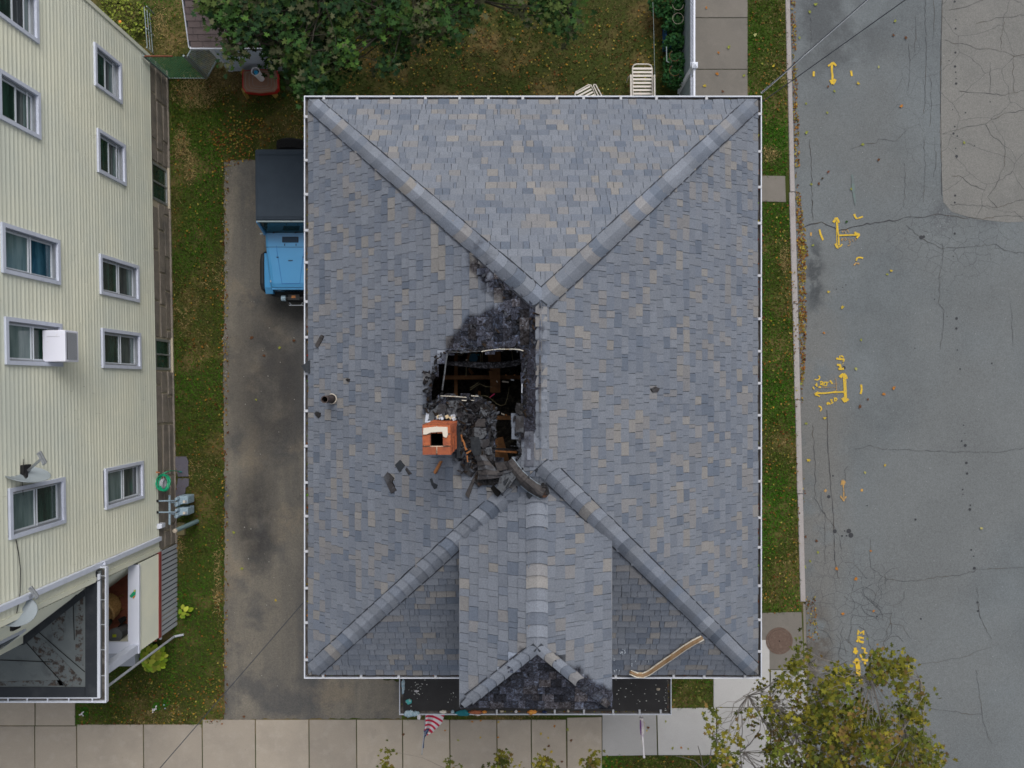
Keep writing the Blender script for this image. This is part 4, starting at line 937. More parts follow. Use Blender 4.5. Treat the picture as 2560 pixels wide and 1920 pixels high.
# bits of litter on the porch roof and on the front slope
mb = MB()
for (cx,cy,sx,sy,n) in ((280,390,30,45,26),(540,430,25,25,6),(1700,380,60,60,10),(1850,470,140,70,20),(400,450,120,80,12),(2000,500,8,70,16)):
    for _ in range(n):
        q = zoompts([(random.gauss(cx,sx),random.gauss(cy,sy))], 940, 1580, 2.765)[0]; p = P(q[0],q[1],ZPR-.008)
        if not (px0 < p.x < px1 and pyb < p.y < Y0-.1): continue
        s = random.uniform(.004,.012); mb.box(p.x-s,p.x+s,p.y-s*.6,p.y+s*.6,ZPR-.015,ZPR-.008,(.5,.5,.48,0))
for (cx,cy,n) in ((300,1320,16),(205,1385,8),(525,1415,5),(400,1425,4),(235,1490,7)):
    for _ in range(n):
        q = zoompts([(random.gauss(cx,16),random.gauss(cy,16))], 1480, 1280, 3.77)[0]
        if q[0] < 1530: continue
        p = onroof(q[0],q[1],.03,mainz); s = random.uniform(.003,.008); mb.box(p.x-s,p.x+s,p.y-s,p.y+s,p.z-.01,p.z,(.35,.39,.44,0))
tag(mb.build('litter_specks', M_debris, None, (XM,-5,3)), 'tiny white litter specks on the black porch roof and the front slope', 'debris', kind='stuff')

layered('attic_cable', (.16,.14,.08), rough=.7)
# ------------------------------------------------------------ attic under the hole
AT = thing('attic_frame', 'charred rafters and brown joists visible down through the hole in the roof', 'attic framing', P(1215,960,6.3))
mb = MB(); G = 46
ax0, ax1, ay0, ay1 = -2.6, .9, -2.2, 1.2
vs = []; 
for i in range(G+1):
    for j in range(G+1):
        x, y = ax0+(ax1-ax0)*i/G, ay0+(ay1-ay0)*j/G
        vs.append((x,y,6.42+.16*mnoise.noise(Vector((x*3,y*3,1)))+.10*mnoise.noise(Vector((x*11,y*11,5)))))
mb.add(vs, [(i*(G+1)+j,(i+1)*(G+1)+j,(i+1)*(G+1)+j+1,i*(G+1)+j+1) for i in range(G) for j in range(G)])
tag(mb.build('attic_rubble', M_ash, AT), kind='stuff')
mb = MB(); mb.box(X0+.15,X1-.15,Y0+.15,Y1-.15,6.05,6.15); mb.build('attic_floor', M_ash, AT)
Hh = lambda p: zoompts(p, 1060, 840, 7.373)
def zb(x, y, z): q = Hh([(x,y)])[0]; return P(q[0],q[1],z)
# sagging burnt rafter
for (pts, z, w1) in (([(430,500),(800,520),(1100,540),(1400,535),(1700,500),(1850,430)], 8.0, .085),):
    mb = MB(); path = [zb(x,y,z-.25+.3*k/5) for k,(x,y) in enumerate(pts)]; mb.tube(path, [.032,.045,.05,.048,.046,.036], 8)
    for k in range(60):
        t = random.random()*4.99; i = int(t); p = path[i].lerp(path[i+1], t-i); s = random.uniform(.01,.022); mb.obox(p+Vector((0,random.uniform(-.03,.03),.035)), (s,0,0),(0,s*.8,0),(0,0,.012))
    mb.build('burnt_rafter', M_charbeam, AT)
for a, b, wd, hh, m in (((350,765,7.2),(1850,760,7.2),.065,.10,M_wood), ((590,300,7.0),(590,1110,7.0),.055,.08,M_wood), ((1310,590,7.4),(1315,1035,7.25),.16,.04,M_wood),
        ((1290,260,7.4),(1300,480,7.4),.20,.04,M_wood), ((1330,1505,7.3),(1700,1505,7.3),.06,.09,M_wood), ((1020,1010,7.0),(1020,1090,7.0),.04,.05,M_wood), ((830,300,7.1),(790,480,7.0),.03,.05,M_wood), ((820,600,6.9),(900,700,6.9),.05,.05,M_wood)):
    mb = MB(); mb.bar(zb(*a), zb(*b), wd, hh); mb.build('joist', m, AT)
mb = MB(); mb.bar(zb(1220,640,7.45), zb(1240,770,7.4), .05, .03); mb.build('splinter', M_wood, AT)
Hd = lambda x, y, z: P(1040+x/5.53, 980+y/5.53, z)
mb = MB(); mb.bar(Hd(1130,640,7.3), Hd(1215,960,7.2), .17, .03); mb.build('board', M_wood, AT)
mb = MB(); mb.bar(Hd(1090,640,7.6), Hd(1130,980,7.6), .07, .03); mb.build('board', M_wood, AT)
for off in (0, 12):
    mb = MB(); mb.bar(Hd(1060,790+off,8.2), Hd(1400,800+off*2.5,8.35), .035, .035); mb.build('broken_batten', M_char if off == 0 else M_freshwood, AT)
mb = MB(); mb.bar(Hd(1300,745,8.4), Hd(1400,750,8.45), .012, .012); mb.build('splinter', M_charbeam, AT)
for k,(pts,m,r_) in enumerate((([(1030,1105),(1100,1100),(1180,1120),(1260,1180),(1340,1250),(1420,1285),(1490,1265),(1530,1170),(1555,1050),(1570,930)],MATS['attic_cable'],.0035),
        ([(1215,1135),(1260,1095),(1305,1065)],layered('pink_wire',(.45,.02,.10),rough=.5),.006), ([(850,1000),(950,930),(1030,880),(1130,930),(1260,940)],MATS['attic_cable'],.003), ([(850,960),(940,900),(1000,860)],M_metal,.004),
        ([(600,315),(650,352),(700,350),(735,315)],M_metal,.005), ([(1080,295),(1070,400),(1075,470)],M_metal,.005), ([(860,320),(830,400),(820,460)],M_metal,.005), ([(1615,270),(1640,460)],M_metal,.005), ([(780,570),(775,740)],M_metal,.005), ([(1040,330),(1040,470)],M_metal,.005))):
    mb = MB(); mb.tube([zb(x,y,7.55) for x,y in pts], r_, 6); mb.build('loose_cable', m if m is not M_metal else MATS['attic_cable'], AT)
mb = MB(); p = zb(908,405,6.9); mb.lathe([(.075,0),(.075,.02),(.0001,.02)], p, 20); mb.build('blue_lid', layered('blue_lid_paint',(.02,.10,.17),rough=.6), AT)
for (x,y,l,m) in ((1500,845,.10,M_cream),(1260,435,.03,M_cream),(785,440,.025,M_cream),(1000,350,.03,M_teal),(1630,810,.05,M_metal),(1345,840,.02,M_cream),(1455,1440,.05,M_cream),(1515,1455,.025,M_freshwood),(1675,1455,.025,M_freshwood),(1510,720,.025,M_freshwood),(1668,720,.025,M_freshwood)):
    p = zb(x,y,7.35); mb = MB(); mb.obox(p,(l/2,.012*random.uniform(-1,1),0),(0,.010,0),(0,0,.01)); mb.build('scrap', m, AT)

# ------------------------------------------------------------ torn and folded roofing round the hole (parts of the house)
def sheet(name, pts, lift, th, mat, parent=HO, T=Hd, curl=None, sub=0, col=None, f=None):
    q = []
    for i,(x,y) in enumerate(pts):
        lf = lift[i] if isinstance(lift,(list,tuple)) else lift
        px, py = 1040+x/5.53, 980+y/5.53
        q.append(onroof(px, py, lf, f or roofz))
    mb = MB(); mb.slab(q, th, col=col); return mb.build(name, mat, parent)
for pts, lf, m in (
    ([(1030,210),(1110,215),(1090,400),(1095,560),(1060,620),(1085,1000),(1060,1010),(1010,700),(985,400),(1000,240)], .03, M_felt),
    ([(860,120),(1000,200),(1040,260),(1020,340),(950,380),(880,350),(800,330),(740,260),(720,160)], .05, M_char),
    ([(885,215),(1000,260),(1025,295),(960,350),(915,300)], .08, M_ashgrey),
    ([(600,260),(700,250),(720,340),(700,420),(620,420),(580,370)], .05, M_ashgrey),
    ([(700,300),(800,310),(790,400),(710,410)], .055, M_felt),
    ([(860,370),(950,372),(950,480),(815,480),(820,430)], .10, M_brownfelt),
    ([(810,490),(960,500),(970,590),(930,640),(860,660),(800,600)], .09, M_ashgrey),
    ([(730,430),(820,440),(800,620),(740,620),(715,540)], .05, M_felt),
    ([(750,620),(860,625),(880,700),(890,890),(800,880),(760,800)], .12, M_darkslab),
    ([(880,660),(1000,650),(1010,740),(930,780),(880,740)], .10, M_felt),
    ([(880,790),(960,770),(1040,770),(1050,930),(1040,960),(900,860)], .08, M_felt),
    ([(965,770),(1030,760),(1045,860),(1000,870),(960,850)], .11, M_ashgrey),
    ([(560,480),(600,480),(605,915),(562,915)], .10, M_darkslab), ([(605,480),(640,500),(640,915),(610,915)], .07, M_brownfelt),
    ([(620,480),(680,500),(750,700),(780,850),(720,900),(680,820),(640,660)], .03, M_char),
    ([(690,930),(740,900),(850,1000),(840,1060),(760,1180),(660,1120)], .04, M_felt),
    ([(800,1240),(860,1170),(1000,1190),(1180,1150),(1190,1190),(1080,1290),(900,1290),(860,1320)], .07, M_char),
    ([(1090,980),(1240,960),(1290,1060),(1130,1100)], .11, M_brownfelt),
    ([(1000,1160),(1330,1060),(1320,1100),(1010,1190)], .17, M_felt),
    ([(1160,1170),(1310,1090),(1380,1180),(1300,1290),(1190,1400),(1120,1330)], .14, M_ashgrey),
    ([(1060,1290),(1170,1390),(1130,1450),(1090,1420),(1030,1330)], .10, M_black),
    ([(1200,1240),(1270,1185),(1275,1200),(1225,1290)], .16, M_darkslab), ([(1235,1320),(1300,1220),(1305,1240),(1245,1340)], .16, M_darkslab),
    ([(1390,1180),(1475,1240),(1430,1310),(1330,1260)], .10, M_darkslab),
    ([(1370,500),(1380,550),(1480,560),(1480,330),(1385,330)], .06, M_felt), ([(1390,150),(1470,160),(1470,320),(1380,300),(1370,230)], .05, M_char),
    ([(180,240),(310,180),(240,400),(180,410)], .06, M_ashgrey), ([(320,160),(430,180),(390,350),(260,330)], .07, M_felt), ([(450,120),(570,120),(560,340),(410,350)], .07, M_ashgrey), ([(580,110),(640,150),(620,350),(570,340)], .06, M_felt)):
    sheet('torn_roofing', pts, lf, .018, m)
for pts in ([(640,660),(650,670),(700,800),(680,810)], [(690,840),(760,800),(765,815),(700,860)], [(615,590),(628,590),(645,680),(635,690)], [(695,880),(705,880),(715,970),(708,970)]):
    sheet('splintered_sheathing', pts, .10, .02, M_freshwood)
for k in range(9):
    a = (700+k*14, 920+k*12); sheet('splinter', [a, (a[0]+8,a[1]+2), (a[0]-12,a[1]+95), (a[0]-16,a[1]+93)], .09, .012, M_charbeam if k % 2 else M_char)
# bowed stack of cap shingles that slid down from the ridge
rows = [[(810,890),(880,865),(960,870)],[(840,940),(920,930),(1010,950)],[(850,1010),(950,990),(1060,1010)],[(855,1070),(960,1050),(1120,1080)],[(860,1130),(980,1130),(1190,1130)],[(850,1200),(1000,1190),(1150,1170)]]
for i in range(len(rows)-1):
    mb = MB(); r0, r1 = rows[i], rows[i+1]; top = []
    for r_ in (r0, r1):
        for k,(x,y) in enumerate(r_): top.append(onroof(1040+x/5.53, 980+(y+(14 if r_ is r1 else 0))/5.53, (.13+.07*(k==1)) + (.02 if r_ is r1 else 0)))
    bot = [p-Vector((0,0,.02)) for p in top]
    mb.add(top+bot, [(0,1,4,3),(1,2,5,4),(3,4,10,9),(4,5,11,10),(0,3,9,6),(2,8,11,5)]); mb.build('slipped_cap', M_brownfelt if i % 2 else M_felt, HO)
# white burnt felt edges round the hole
def edge(pts, r_=.008, mat=M_mwhite, f=mainz, lift=.05):
    mb = MB(); mb.tube([onroof(x,y,lift,f) for x,y in pts], r_, 5); mb.build('melted_edge', mat, HO)
edge([Hh([(x,y)])[0] for x,y in [(1060,288),(1150,270),(1250,255),(1390,242),(1520,245),(1640,243),(1750,250),(1830,275)]], .007)
edge([Hh([(x,y)])[0] for x,y in [(430,320),(400,520),(380,700),(350,900),(335,1000)]], .012, M_ashgrey)
edge([Hh([(x,y)])[0] for x,y in [(310,1105),(480,1110),(620,1120),(780,1132)]], .007)
edge([Hh([(x,y)])[0] for x,y in [(700,1188),(800,1192),(935,1188)]], .009); edge([Hh([(x,y)])[0] for x,y in [(875,1102),(950,1108),(1000,1112)]], .007)
edge([Hh([(x,y)])[0] for x,y in [(1808,880),(1806,960),(1804,1050)]], .006, M_white)
edge([(1120,880),(1150,881),(1200,878)], .006, M_ashgrey)
# melted flashing round the chimney
for pts, m in (([(140,290),(178,292),(165,380),(150,400),(200,395),(190,425),(122,420)], M_white), ([(280,380),(300,350),(400,330),(470,340),(550,360),(555,378),(400,372)], M_ashgrey), ([(550,400),(580,420),(580,470),(560,480)], M_ashgrey)):
    sheet('melted_flashing', pts, .07, .02, m)
mb = MB()
for k in range(24):
    p = onroof(1040+random.uniform(290,560)/5.53, 980+random.uniform(325,375)/5.53, .09); s = random.uniform(.008,.022); mb.obox(p,(s,s*.4,0),(-s*.4,s,0),(0,0,.015),(*random.choice([(.55,.6,.7),(.3,.32,.36),(.5,.4,.25),(.1,.1,.1)]),0))
tag(mb.build('ash_crumbs', M_debris, HO), kind='stuff')

# ragged shreds of burnt felt and shingle along the broken edges
mb = MB(); M_shred = layered('burnt_shreds', (.02,.02,.02), [((.10,.11,.125), 20, .60, .70, .8)], rough=.95, tint=True, spec=.1)
def shred(px, py, ang, ln, wd, lift, col):
    pts = [(-.5,-.5),(-.1,-.62),(.45,-.35),(.62,.05),(.3,.5),(-.2,.42),(-.55,.2)]
    q = [(px+(x*ln*math.cos(ang)-y*wd*math.sin(ang))*random.uniform(.8,1.2), py+(x*ln*math.sin(ang)+y*wd*math.cos(ang))*random.uniform(.8,1.2)) for x,y in pts]
    mb.slab([onroof(x,y,lift+random.uniform(-.012,.03),mainz) for x,y in q], .006, col=(*col,0))
SHC = [(.010,.010,.011),(.018,.017,.019),(.035,.034,.038),(.060,.066,.078),(.028,.020,.015)]
nh_ = len(HULL)
for i in range(nh_):
    a, b = HULL[i], HULL[(i+1)%nh_]; L_ = math.hypot(b[0]-a[0], b[1]-a[1]); an = math.atan2(b[1]-a[1], b[0]-a[0])
    for _ in range(int(L_/5)+1):
        t = random.random(); shred(a[0]+(b[0]-a[0])*t+random.gauss(0,2.5), a[1]+(b[1]-a[1])*t+random.gauss(0,2.5), an+random.gauss(0,.7), random.uniform(5,15), random.uniform(2,7), .03, random.choice(SHC))
for poly_, cnt in ((CHAR[1], 170), (CHAR[0], 60), ([(1130,1130),(1230,1150),(1330,1170),(1340,1215),(1240,1215),(1150,1190)], 46), ([(1060,930),(1085,930),(1075,1035),(1062,1035)], 22)):
    xs_ = [p[0] for p in poly_]; ys_ = [p[1] for p in poly_]; k = 0; tries = 0
    while k < cnt and tries < 4000:
        tries += 1; x, y = random.uniform(min(xs_),max(xs_)), random.uniform(min(ys_),max(ys_))
        if inpoly(x,y,poly_) and not inpoly(x,y,HULL) and not (1048 < x < 1145 and 1050 < y < 1142):
            shred(x, y, random.uniform(0,6.3), random.uniform(4,16), random.uniform(2,7), .075 if poly_ is not CHAR[0] else .035, random.choice(SHC)); k += 1
tag(mb.build('burnt_shreds', M_shred, HO), kind='stuff')
M_edge = layered('edge_grey_blue',(.20,.24,.28),rough=.9)
# long curled strip of ridge caps lying down the front right hip
t = thing('curled_ridge_strip', 'long grey strip of ridge shingles curled down beside the hole, its lower end burnt black', 'roof debris', Hd(1300,1000,8.9))
path = [(1270,960),(1330,1040),(1400,1130),(1490,1220),(1600,1310),(1700,1370),(1760,1400)]
for k in range(len(path)-1):
    mb = MB(); a, b = path[k], path[k+1]; d = Vector((b[0]-a[0], b[1]-a[1])).normalized(); q = Vector((-d.y, d.x)); top = []; rows_ = []
    for (c_, e) in ((a, 0), (b, .12)):
        for s in (-1,-.5,0,.5,1):
            w_ = 82*s; x, y = c_[0]+q.x*w_+d.x*e*60, c_[1]+q.y*w_+d.y*e*60
            rows_.append(onroof(1040+x/5.53, 980+y/5.53, .07+.09*(1-s*s)-.0*e+(.012 if e else 0)))
    bot = [p-Vector((0,0,.015)) for p in rows_]
    fs = [(i,i+1,i+6,i+5) for i in range(4)]+[(5+i,6+i,16+i,15+i) for i in range(4)]+[(i+11,i+10,i+15,i+16) for i in range(4)]+[(0,5,15,10),(4,14,19,9)]
    mb.add(rows_+bot, fs); mb.build('ridge_shingle', M_brownfelt, t)
    for s, m in ((-1.0, M_mwhite),(1.02, M_ashgrey)):
        mb = MB(); mb.tube([onroof(1040+(c_[0]+q.x*82*s)/5.53, 980+(c_[1]+q.y*82*s)/5.53, .07) for c_ in (a,b)], .008, 5); mb.build('torn_edge', M_edge, t)
def loose(name, label, T, pts, lift, th, mat, cat='roof debris', f=None):
    q = [onroof(*T([p])[0], lift if not isinstance(lift,(list,tuple)) else lift[i], f or roofz) for i,p in enumerate(pts)]
    mb = MB(); mb.slab(q, th); c_ = sum(q, Vector((0,0,0)))/len(q)
    return tag(mb.build(name, mat, None, c_), label, cat)
T7 = lambda p: zoompts(p, 1040, 980, 5.53); T8 = lambda p: zoompts(p, 900, 640, 2.593); T9 = lambda p: zoompts(p, 740, 760, 4.608)
mb = MB(); q = [onroof(*T7([p])[0], .10) for p in [(1700,1330),(1770,1270),(1830,1330),(1845,1400),(1800,1460),(1745,1460),(1700,1400),(1650,1380)]]
mb.slab(q, .05); mb.build('burnt_end', M_char, t)
loose('black_shingle_scrap', 'square black shingle scrap under the burnt end of the curled ridge strip', T7, [(1520,1400),(1600,1340),(1660,1380),(1565,1480),(1530,1440)], .05, .02, M_darkslab)
loose('wooden_slat', 'narrow grey slat poking out below the torn roofing near the front left hip', T7, [(680,1410),(850,1060),(862,1080),(770,1330),(725,1465),(690,1440)], .05, .015, M_brownfelt)
loose('black_shingle_scrap', 'black diamond-shaped shingle scrap below and left of the chimney', T8, [(225,1355),(258,1322),(290,1360),(255,1403)], .03, .015, M_darkslab)
loose('shingle_chip', 'small teal-grey shingle chip beside the diamond-shaped scrap', T8, [(292,1385),(300,1370),(335,1412),(315,1420)], .025, .01, M_felt)
loose('torn_shingle_piece', 'long torn grey shingle piece with black edge, farthest left of the scraps below the chimney', T8, [(152,1432),(178,1400),(215,1440),(205,1470),(235,1520),(200,1540)], .035, .02, M_felt)
loose('torn_shingle_backing', 'black backing of the long torn shingle piece', T8, [(178,1398),(218,1440),(208,1465),(238,1520),(222,1528),(190,1450)], .03, .012, M_black)
loose('brick_splinter', 'thin orange brown splinter lying just below the chimney', T8, [(475,1400),(515,1330),(528,1330),(500,1390),(484,1413)], .05, .03, M_freshwood)
loose('black_scrap', 'small black hourglass scrap below the orange splinter', T8, [(452,1445),(466,1440),(475,1470),(500,1485),(495,1505),(480,1512),(462,1480)], .025, .012, M_darkslab)
loose('charred_stick', 'short charred stick on the shingles near the left gutter, above the vent pipe', T9, [(218,475),(270,375),(290,353),(315,370),(300,410),(252,503),(235,500)], .04, .03, M_brownfelt)
loose('black_shingle_flap', 'black shingle flap hanging over the left gutter', T9, [(60,710),(100,690),(130,655),(158,650),(158,790),(105,790),(85,750)], .06, .02, M_darkslab, f=lambda a,b: ZE)
loose('charred_chip', 'small black chip with red tip right of the left gutter, above the vent pipe', T9, [(568,868),(590,858),(620,862),(615,895),(590,892)], .03, .02, M_char)
loose('charred_chip', 'black square chip with orange side just below the vent pipe', T9, [(210,1250),(235,1242),(280,1255),(278,1300),(255,1315),(215,1275)], .035, .025, M_char)
loose('grey_fragment', 'small dark fragment alone on the right roof slope', lambda p: p, [(1628,972),(1640,966),(1650,972),(1645,980),(1632,980)], .04, .03, M_felt)
for i,(x,y) in enumerate([(1065,985),(1015,1090),(1540,655),(848,978)]): pass

# ------------------------------------------------------------ chimney
ztop = 9.3; dc = H-ztop
cx0, cx1 = (1056-1280)/F*dc, (1126-1280)/F*dc; cy0, cy1 = -(1137-960)/F*dc, -(1064-960)/F*dc
cc = Vector(((cx0+cx1)/2, (cy0+cy1)/2, 7.6))
CH = thing('brick_chimney', 'square orange-red brick chimney with worn mortar cap left of the burnt hole', 'chimney', cc)
mb = MB(); fl = .075
ox0, ox1, oy0, oy1 = cx0+.10, cx1-.10, cy0+.11, cy1-.09
co = .010
for a in ((cx0+co,ox0,cy0+co,cy1-co),(ox1,cx1-co,cy0+co,cy1-co),(ox0,ox1,cy0+co,oy0),(ox0,ox1,oy1,cy1-co)): mb.box(*a, 7.2, ztop-.055)
mb.build('mortar', M_cmortar, CH)
mb = MB(); mb.box(ox0,ox1,oy0,oy1,7.2,7.4); mb.build('flue', M_black, CH)
mb = MB()
for a in ((ox0,ox0+.004,oy0,oy1),(ox1-.004,ox1,oy0,oy1),(ox0,ox1,oy0,oy0+.004),(ox0,ox1,oy1-.004,oy1)): mb.box(*a, 7.4, ztop-.08)
mb.build('flue_liner', M_black, CH)
z = ztop; k = 0
while z > 7.6:
    g = .020; step = 0 if k < 1 else 0
    W_, D_ = cx1-cx0, cy1-cy0; bw = .10
    e = .006*(k % 3 == 1)
    if k % 2 == 0: bl = [(cx0-e,cx0+W_/2-g/2,cy0-e,cy0+bw),(cx0+W_/2+g/2,cx1+e,cy0-e,cy0+bw),(cx0-e,cx0+W_/2-g/2,cy1-bw,cy1+e),(cx0+W_/2+g/2,cx1+e,cy1-bw,cy1+e),(cx0-e,cx0+bw,cy0+bw+g,cy1-bw-g),(cx1-bw,cx1+e,cy0+bw+g,cy1-bw-g)]
    else: bl = [(cx0-e,cx0+bw,cy0-e,cy0+D_/2-g/2),(cx0-e,cx0+bw,cy0+D_/2+g/2,cy1+e),(cx1-bw,cx1+e,cy0-e,cy0+D_/2-g/2),(cx1-bw,cx1+e,cy0+D_/2+g/2,cy1+e),(cx0+bw+g,cx1-bw-g,cy0-e,cy0+bw),(cx0+bw+g,cx1-bw-g,cy1-bw,cy1+e)]
    for a in bl:
        j = random.uniform(-.003,.003); mb = MB(); mb.box(a[0]+j,a[1]+j,a[2],a[3],z-.049,z-random.uniform(0,.004)); mb.build('brick', M_brick, CH)
    z -= .067; k += 1
mb = MB()      # hooked remains of the mortar wash
q = [T7([p])[0] for p in [(95,590),(100,500),(260,480),(435,485),(440,600),(420,635),(380,620),(368,545),(200,555),(140,590)]]
mb.prism([(P(x,y,ztop+.02).x,P(x,y,ztop+.02).y) for x,y in q], ztop-.004, ztop+.022, bevel=.004); mb.build('mortar_cap', M_cream, CH)
# ------------------------------------------------------------ vent pipe
b0 = onroof(831,997,.02,mainz); tp = Vector((b0.x, b0.y, b0.z+.50))
VP = thing('vent_pipe', 'short open rusty vent pipe near the left gutter', 'vent pipe', b0)
mb = MB(); mb.lathe([(.062,-.08),(.062,.50),(.048,.50),(.048,.1),(.0001,.1)], b0, 20); mb.build('pipe', M_iron, VP)
mb = MB(); mb.lathe([(.088,-.06),(.080,.06),(.066,.10)], b0, 20); mb.build('boot', M_plasticblk, VP)
mb = MB(); mb.tube([b0+Vector((.083*math.cos(a),.083*math.sin(a),.065)) for a in [R(-110+k*20) for k in range(12)]], .008, 5); mb.build('sealant_ring', M_cream, VP)

# ------------------------------------------------------------ curved moulding on the front slope
pts = [(1755,1594),(1735,1604),(1712,1618),(1687,1636),(1662,1653),(1639,1669),(1622,1681),(1608,1687),(1592,1687),(1575,1680)]
MO = thing('loose_moulding', 'long bent strip of wooden moulding with flaking white paint lying over the front gutter', 'moulding', onroof(1687,1636,.1,mainz))
cen = [onroof(x,y,.07,lambda a,b: max(mainz(a,b), ZE)) for x,y in pts]
mb = MB(); mb.tube([p+Vector((0,0,0)) for p in cen], [.035,.045,.046,.046,.045,.044,.042,.040,.036,.02], 8); mb.build('board', M_moulding, MO)
for s, m in ((-.038, M_mwhite),(.034, M_mwhite)):
    pp = []
    for i,p in enumerate(cen):
        d = (cen[min(i+1,9)]-cen[max(i-1,0)]); d.z = 0; d.normalize(); pp.append(p+Vector((-d.y,d.x,0))*s+Vector((0,0,.018)))
    mb = MB(); mb.tube(pp, [.012 if s<0 else .014]*9+[.006], 6); mb.build('painted_edge', m, MO)

# ------------------------------------------------------------ litter caught in the porch gutter
def crumple(name, label, px, py, rx, ry, z, mat, cat, rz=.03, seed=1):
    c_ = P(px, py, z); mb = MB(); n, m = 14, 8; vs = []
    for i in range(m+1):
        ph = math.pi*i/m
        for k in range(n):
            a = 2*math.pi*k/n; d = Vector((math.sin(ph)*math.cos(a), math.sin(ph)*math.sin(a), math.cos(ph)))
            q = 1 + .55*mnoise.noise(d*2.3+Vector((seed,seed*2.1,0))) + .2*mnoise.noise(d*6+Vector((seed,0,0)))
            vs.append(c_+Vector((d.x*rx*q, d.y*ry*q, d.z*rz*q)))
    mb.add(vs, [(i*n+k,i*n+(k+1)%n,(i+1)*n+(k+1)%n,(i+1)*n+k) for i in range(m) for k in range(n)])
    return tag(mb.build(name, mat, None, c_, smooth=True), label, cat)
G5 = lambda x, y: zoompts([(x,y)], 940, 1580, 2.765)[0]
for i,(nm,lb,x,y,rx,ry,m,ct) in enumerate((
  ('crumpled_bag','pale blue crumpled plastic bag in the left corner of the porch gutter',230,565,.11,.075,M_bluecloth,'plastic bag'),
  ('crumpled_bag','whitish blue plastic scrap next to the corner bag in the porch gutter',275,565,.085,.06,M_bluecloth,'plastic bag'),
  ('white_bottle','white bottle-shaped scrap hanging over the porch gutter lip',297,585,.035,.065,M_flagwhite,'bottle'),
  ('teal_cloth','dark teal cloth bundled in the porch gutter',600,562,.16,.06,M_teal,'cloth'),
  ('brown_carton','flattened brown carton in the porch gutter beside the teal cloth',690,556,.14,.04,M_brownbox,'carton'),
  ('pink_scrap','pale pink paper scrap under the brown carton',708,572,.07,.015,M_flagwhite,'paper'),
  ('orange_carton','orange and yellow carton sticking out of the porch gutter',1080,555,.10,.05,M_orange,'carton'),
  ('orange_scrap','small orange scrap right of the brown carton',750,553,.05,.03,M_orange,'paper'),
  ('white_scrap','white paper scrap in the porch gutter left of the teal cloth',465,552,.08,.035,M_mwhite,'paper'),
  ('white_scrap','pale blue-white scrap touching the teal cloth',530,552,.04,.035,M_bluecloth,'paper'),
  ('blue_scrap','dark blue scrap in the porch gutter right of the orange carton',1165,553,.05,.03,layered('navy',(.01,.02,.07),rough=.8),'cloth'),
  ('tan_scrap','tan scrap in the middle of the porch gutter',870,548,.05,.025,M_tan,'paper'),
  ('white_cup','small white cup in the porch gutter left of the orange carton',967,550,.03,.03,M_flagwhite,'cup'),
  ('white_cup','small pale cup in the right part of the porch gutter',1328,547,.025,.025,M_cream,'cup'),
  ('blue_cloth','blue and white cloth wedged in the short left side of the porch gutter',188,375,.035,.16,M_bluecloth,'cloth'),
  ('teal_cup','pale teal crushed cup on the black porch roof',226,482,.065,.055,layered('aqua',(.06,.34,.33),[((.4,.5,.5),14,.5,.6,.7)],rough=.6),'cup'),
  ('tan_scrap','tan paper scrap near the right end of the porch roof',1950,396,.04,.025,M_tan,'paper'),
  ('white_scrap','white paint flakes heap on the left of the porch roof',280,408,.05,.018,M_flagwhite,'paint flakes'))):
    q = G5(x, y); crumple(nm, lb, q[0], q[1], rx, ry, ZPR+.0, m, ct, .03, i+1)

# ------------------------------------------------------------ flags on the porch posts
def F8(x, y, z): return P(980+x/10.05, 1780+y/10.05, z)
FL = thing('flag', 'red white and blue striped flag hanging half furled from a pole under the porch roof', 'flag', F8(840,60,2.85))
mb = MB(); mb.tube([F8(850,60,2.6), F8(800,560,2.85), F8(760,920,3.0), F8(752,1060,3.05)], [.013,.013,.012,.008], 8); mb.build('flagpole', M_metal, FL)
hoist = [(845,-60),(848,20),(850,90),(845,140),(848,190),(838,245),(838,310),(828,370),(825,430),(815,470)]
midp = [(1010,-120),(1010,-60),(1000,20),(985,80),(1000,140),(985,190),(985,240),(960,290),(950,350),(905,420)]
flyp = [(1330,60),(1300,130),(1280,215),(1260,262),(1205,330),(1165,370),(1110,420),(1070,455),(1030,505),(985,540)]
def fl_row(i):
    out = []
    for k in range(9):
        t = k/8; a, b, c_ = Vector(hoist[i]), Vector(midp[i]), Vector(flyp[i]); q = (1-t)**2*a + 2*t*(1-t)*(b*1.0) + t*t*c_
        out.append(F8(q.x, q.y, 2.85-.45*t + .05*math.sin(t*9)))
    return out
for i in range(9):
    r0, r1 = fl_row(i), fl_row(i+1); mb = MB(); mb.add(r0+r1, [(k,k+1,k+10,k+9) for k in range(8)])
    mb.build('stripe', M_flagred if i % 2 == 0 else M_flagwhite, FL, smooth=True)
mb = MB(); top = [F8(x,y,2.83) for x,y in [(805,455),(940,425),(905,500),(885,540),(860,590),(820,650),(805,760),(800,900),(780,915),(755,900),(775,700),(790,560)]]
mb.slab(top, .025); mb.build('canton', M_flagblue, FL)
for x,y in ((860,480),(880,455),(840,530),(845,500),(812,590),(820,560),(795,660),(800,620),(790,720),(785,760),(850,560)):
    p = F8(x,y,2.836); mb = MB(); r_ = .009; mb.add([(p.x+r_*(1 if k%2==0 else .42)*math.sin(k*math.pi/5), p.y+r_*(1 if k%2==0 else .42)*math.cos(k*math.pi/5), p.z) for k in range(10)], [tuple(range(9,-1,-1))]); mb.build('star', M_flagwhite, FL)
for pts, m in (([(915,500),(960,520),(1030,500),(1040,515),(960,520)], M_flagred), ([(900,520),(980,520),(950,550),(915,560)], M_flagwhite), ([(870,560),(920,555),(905,585),(875,590)], M_flagred)):
    mb = MB(); mb.slab([F8(x,y,2.80) for x,y in pts], .008); mb.build('stripe', m, FL)
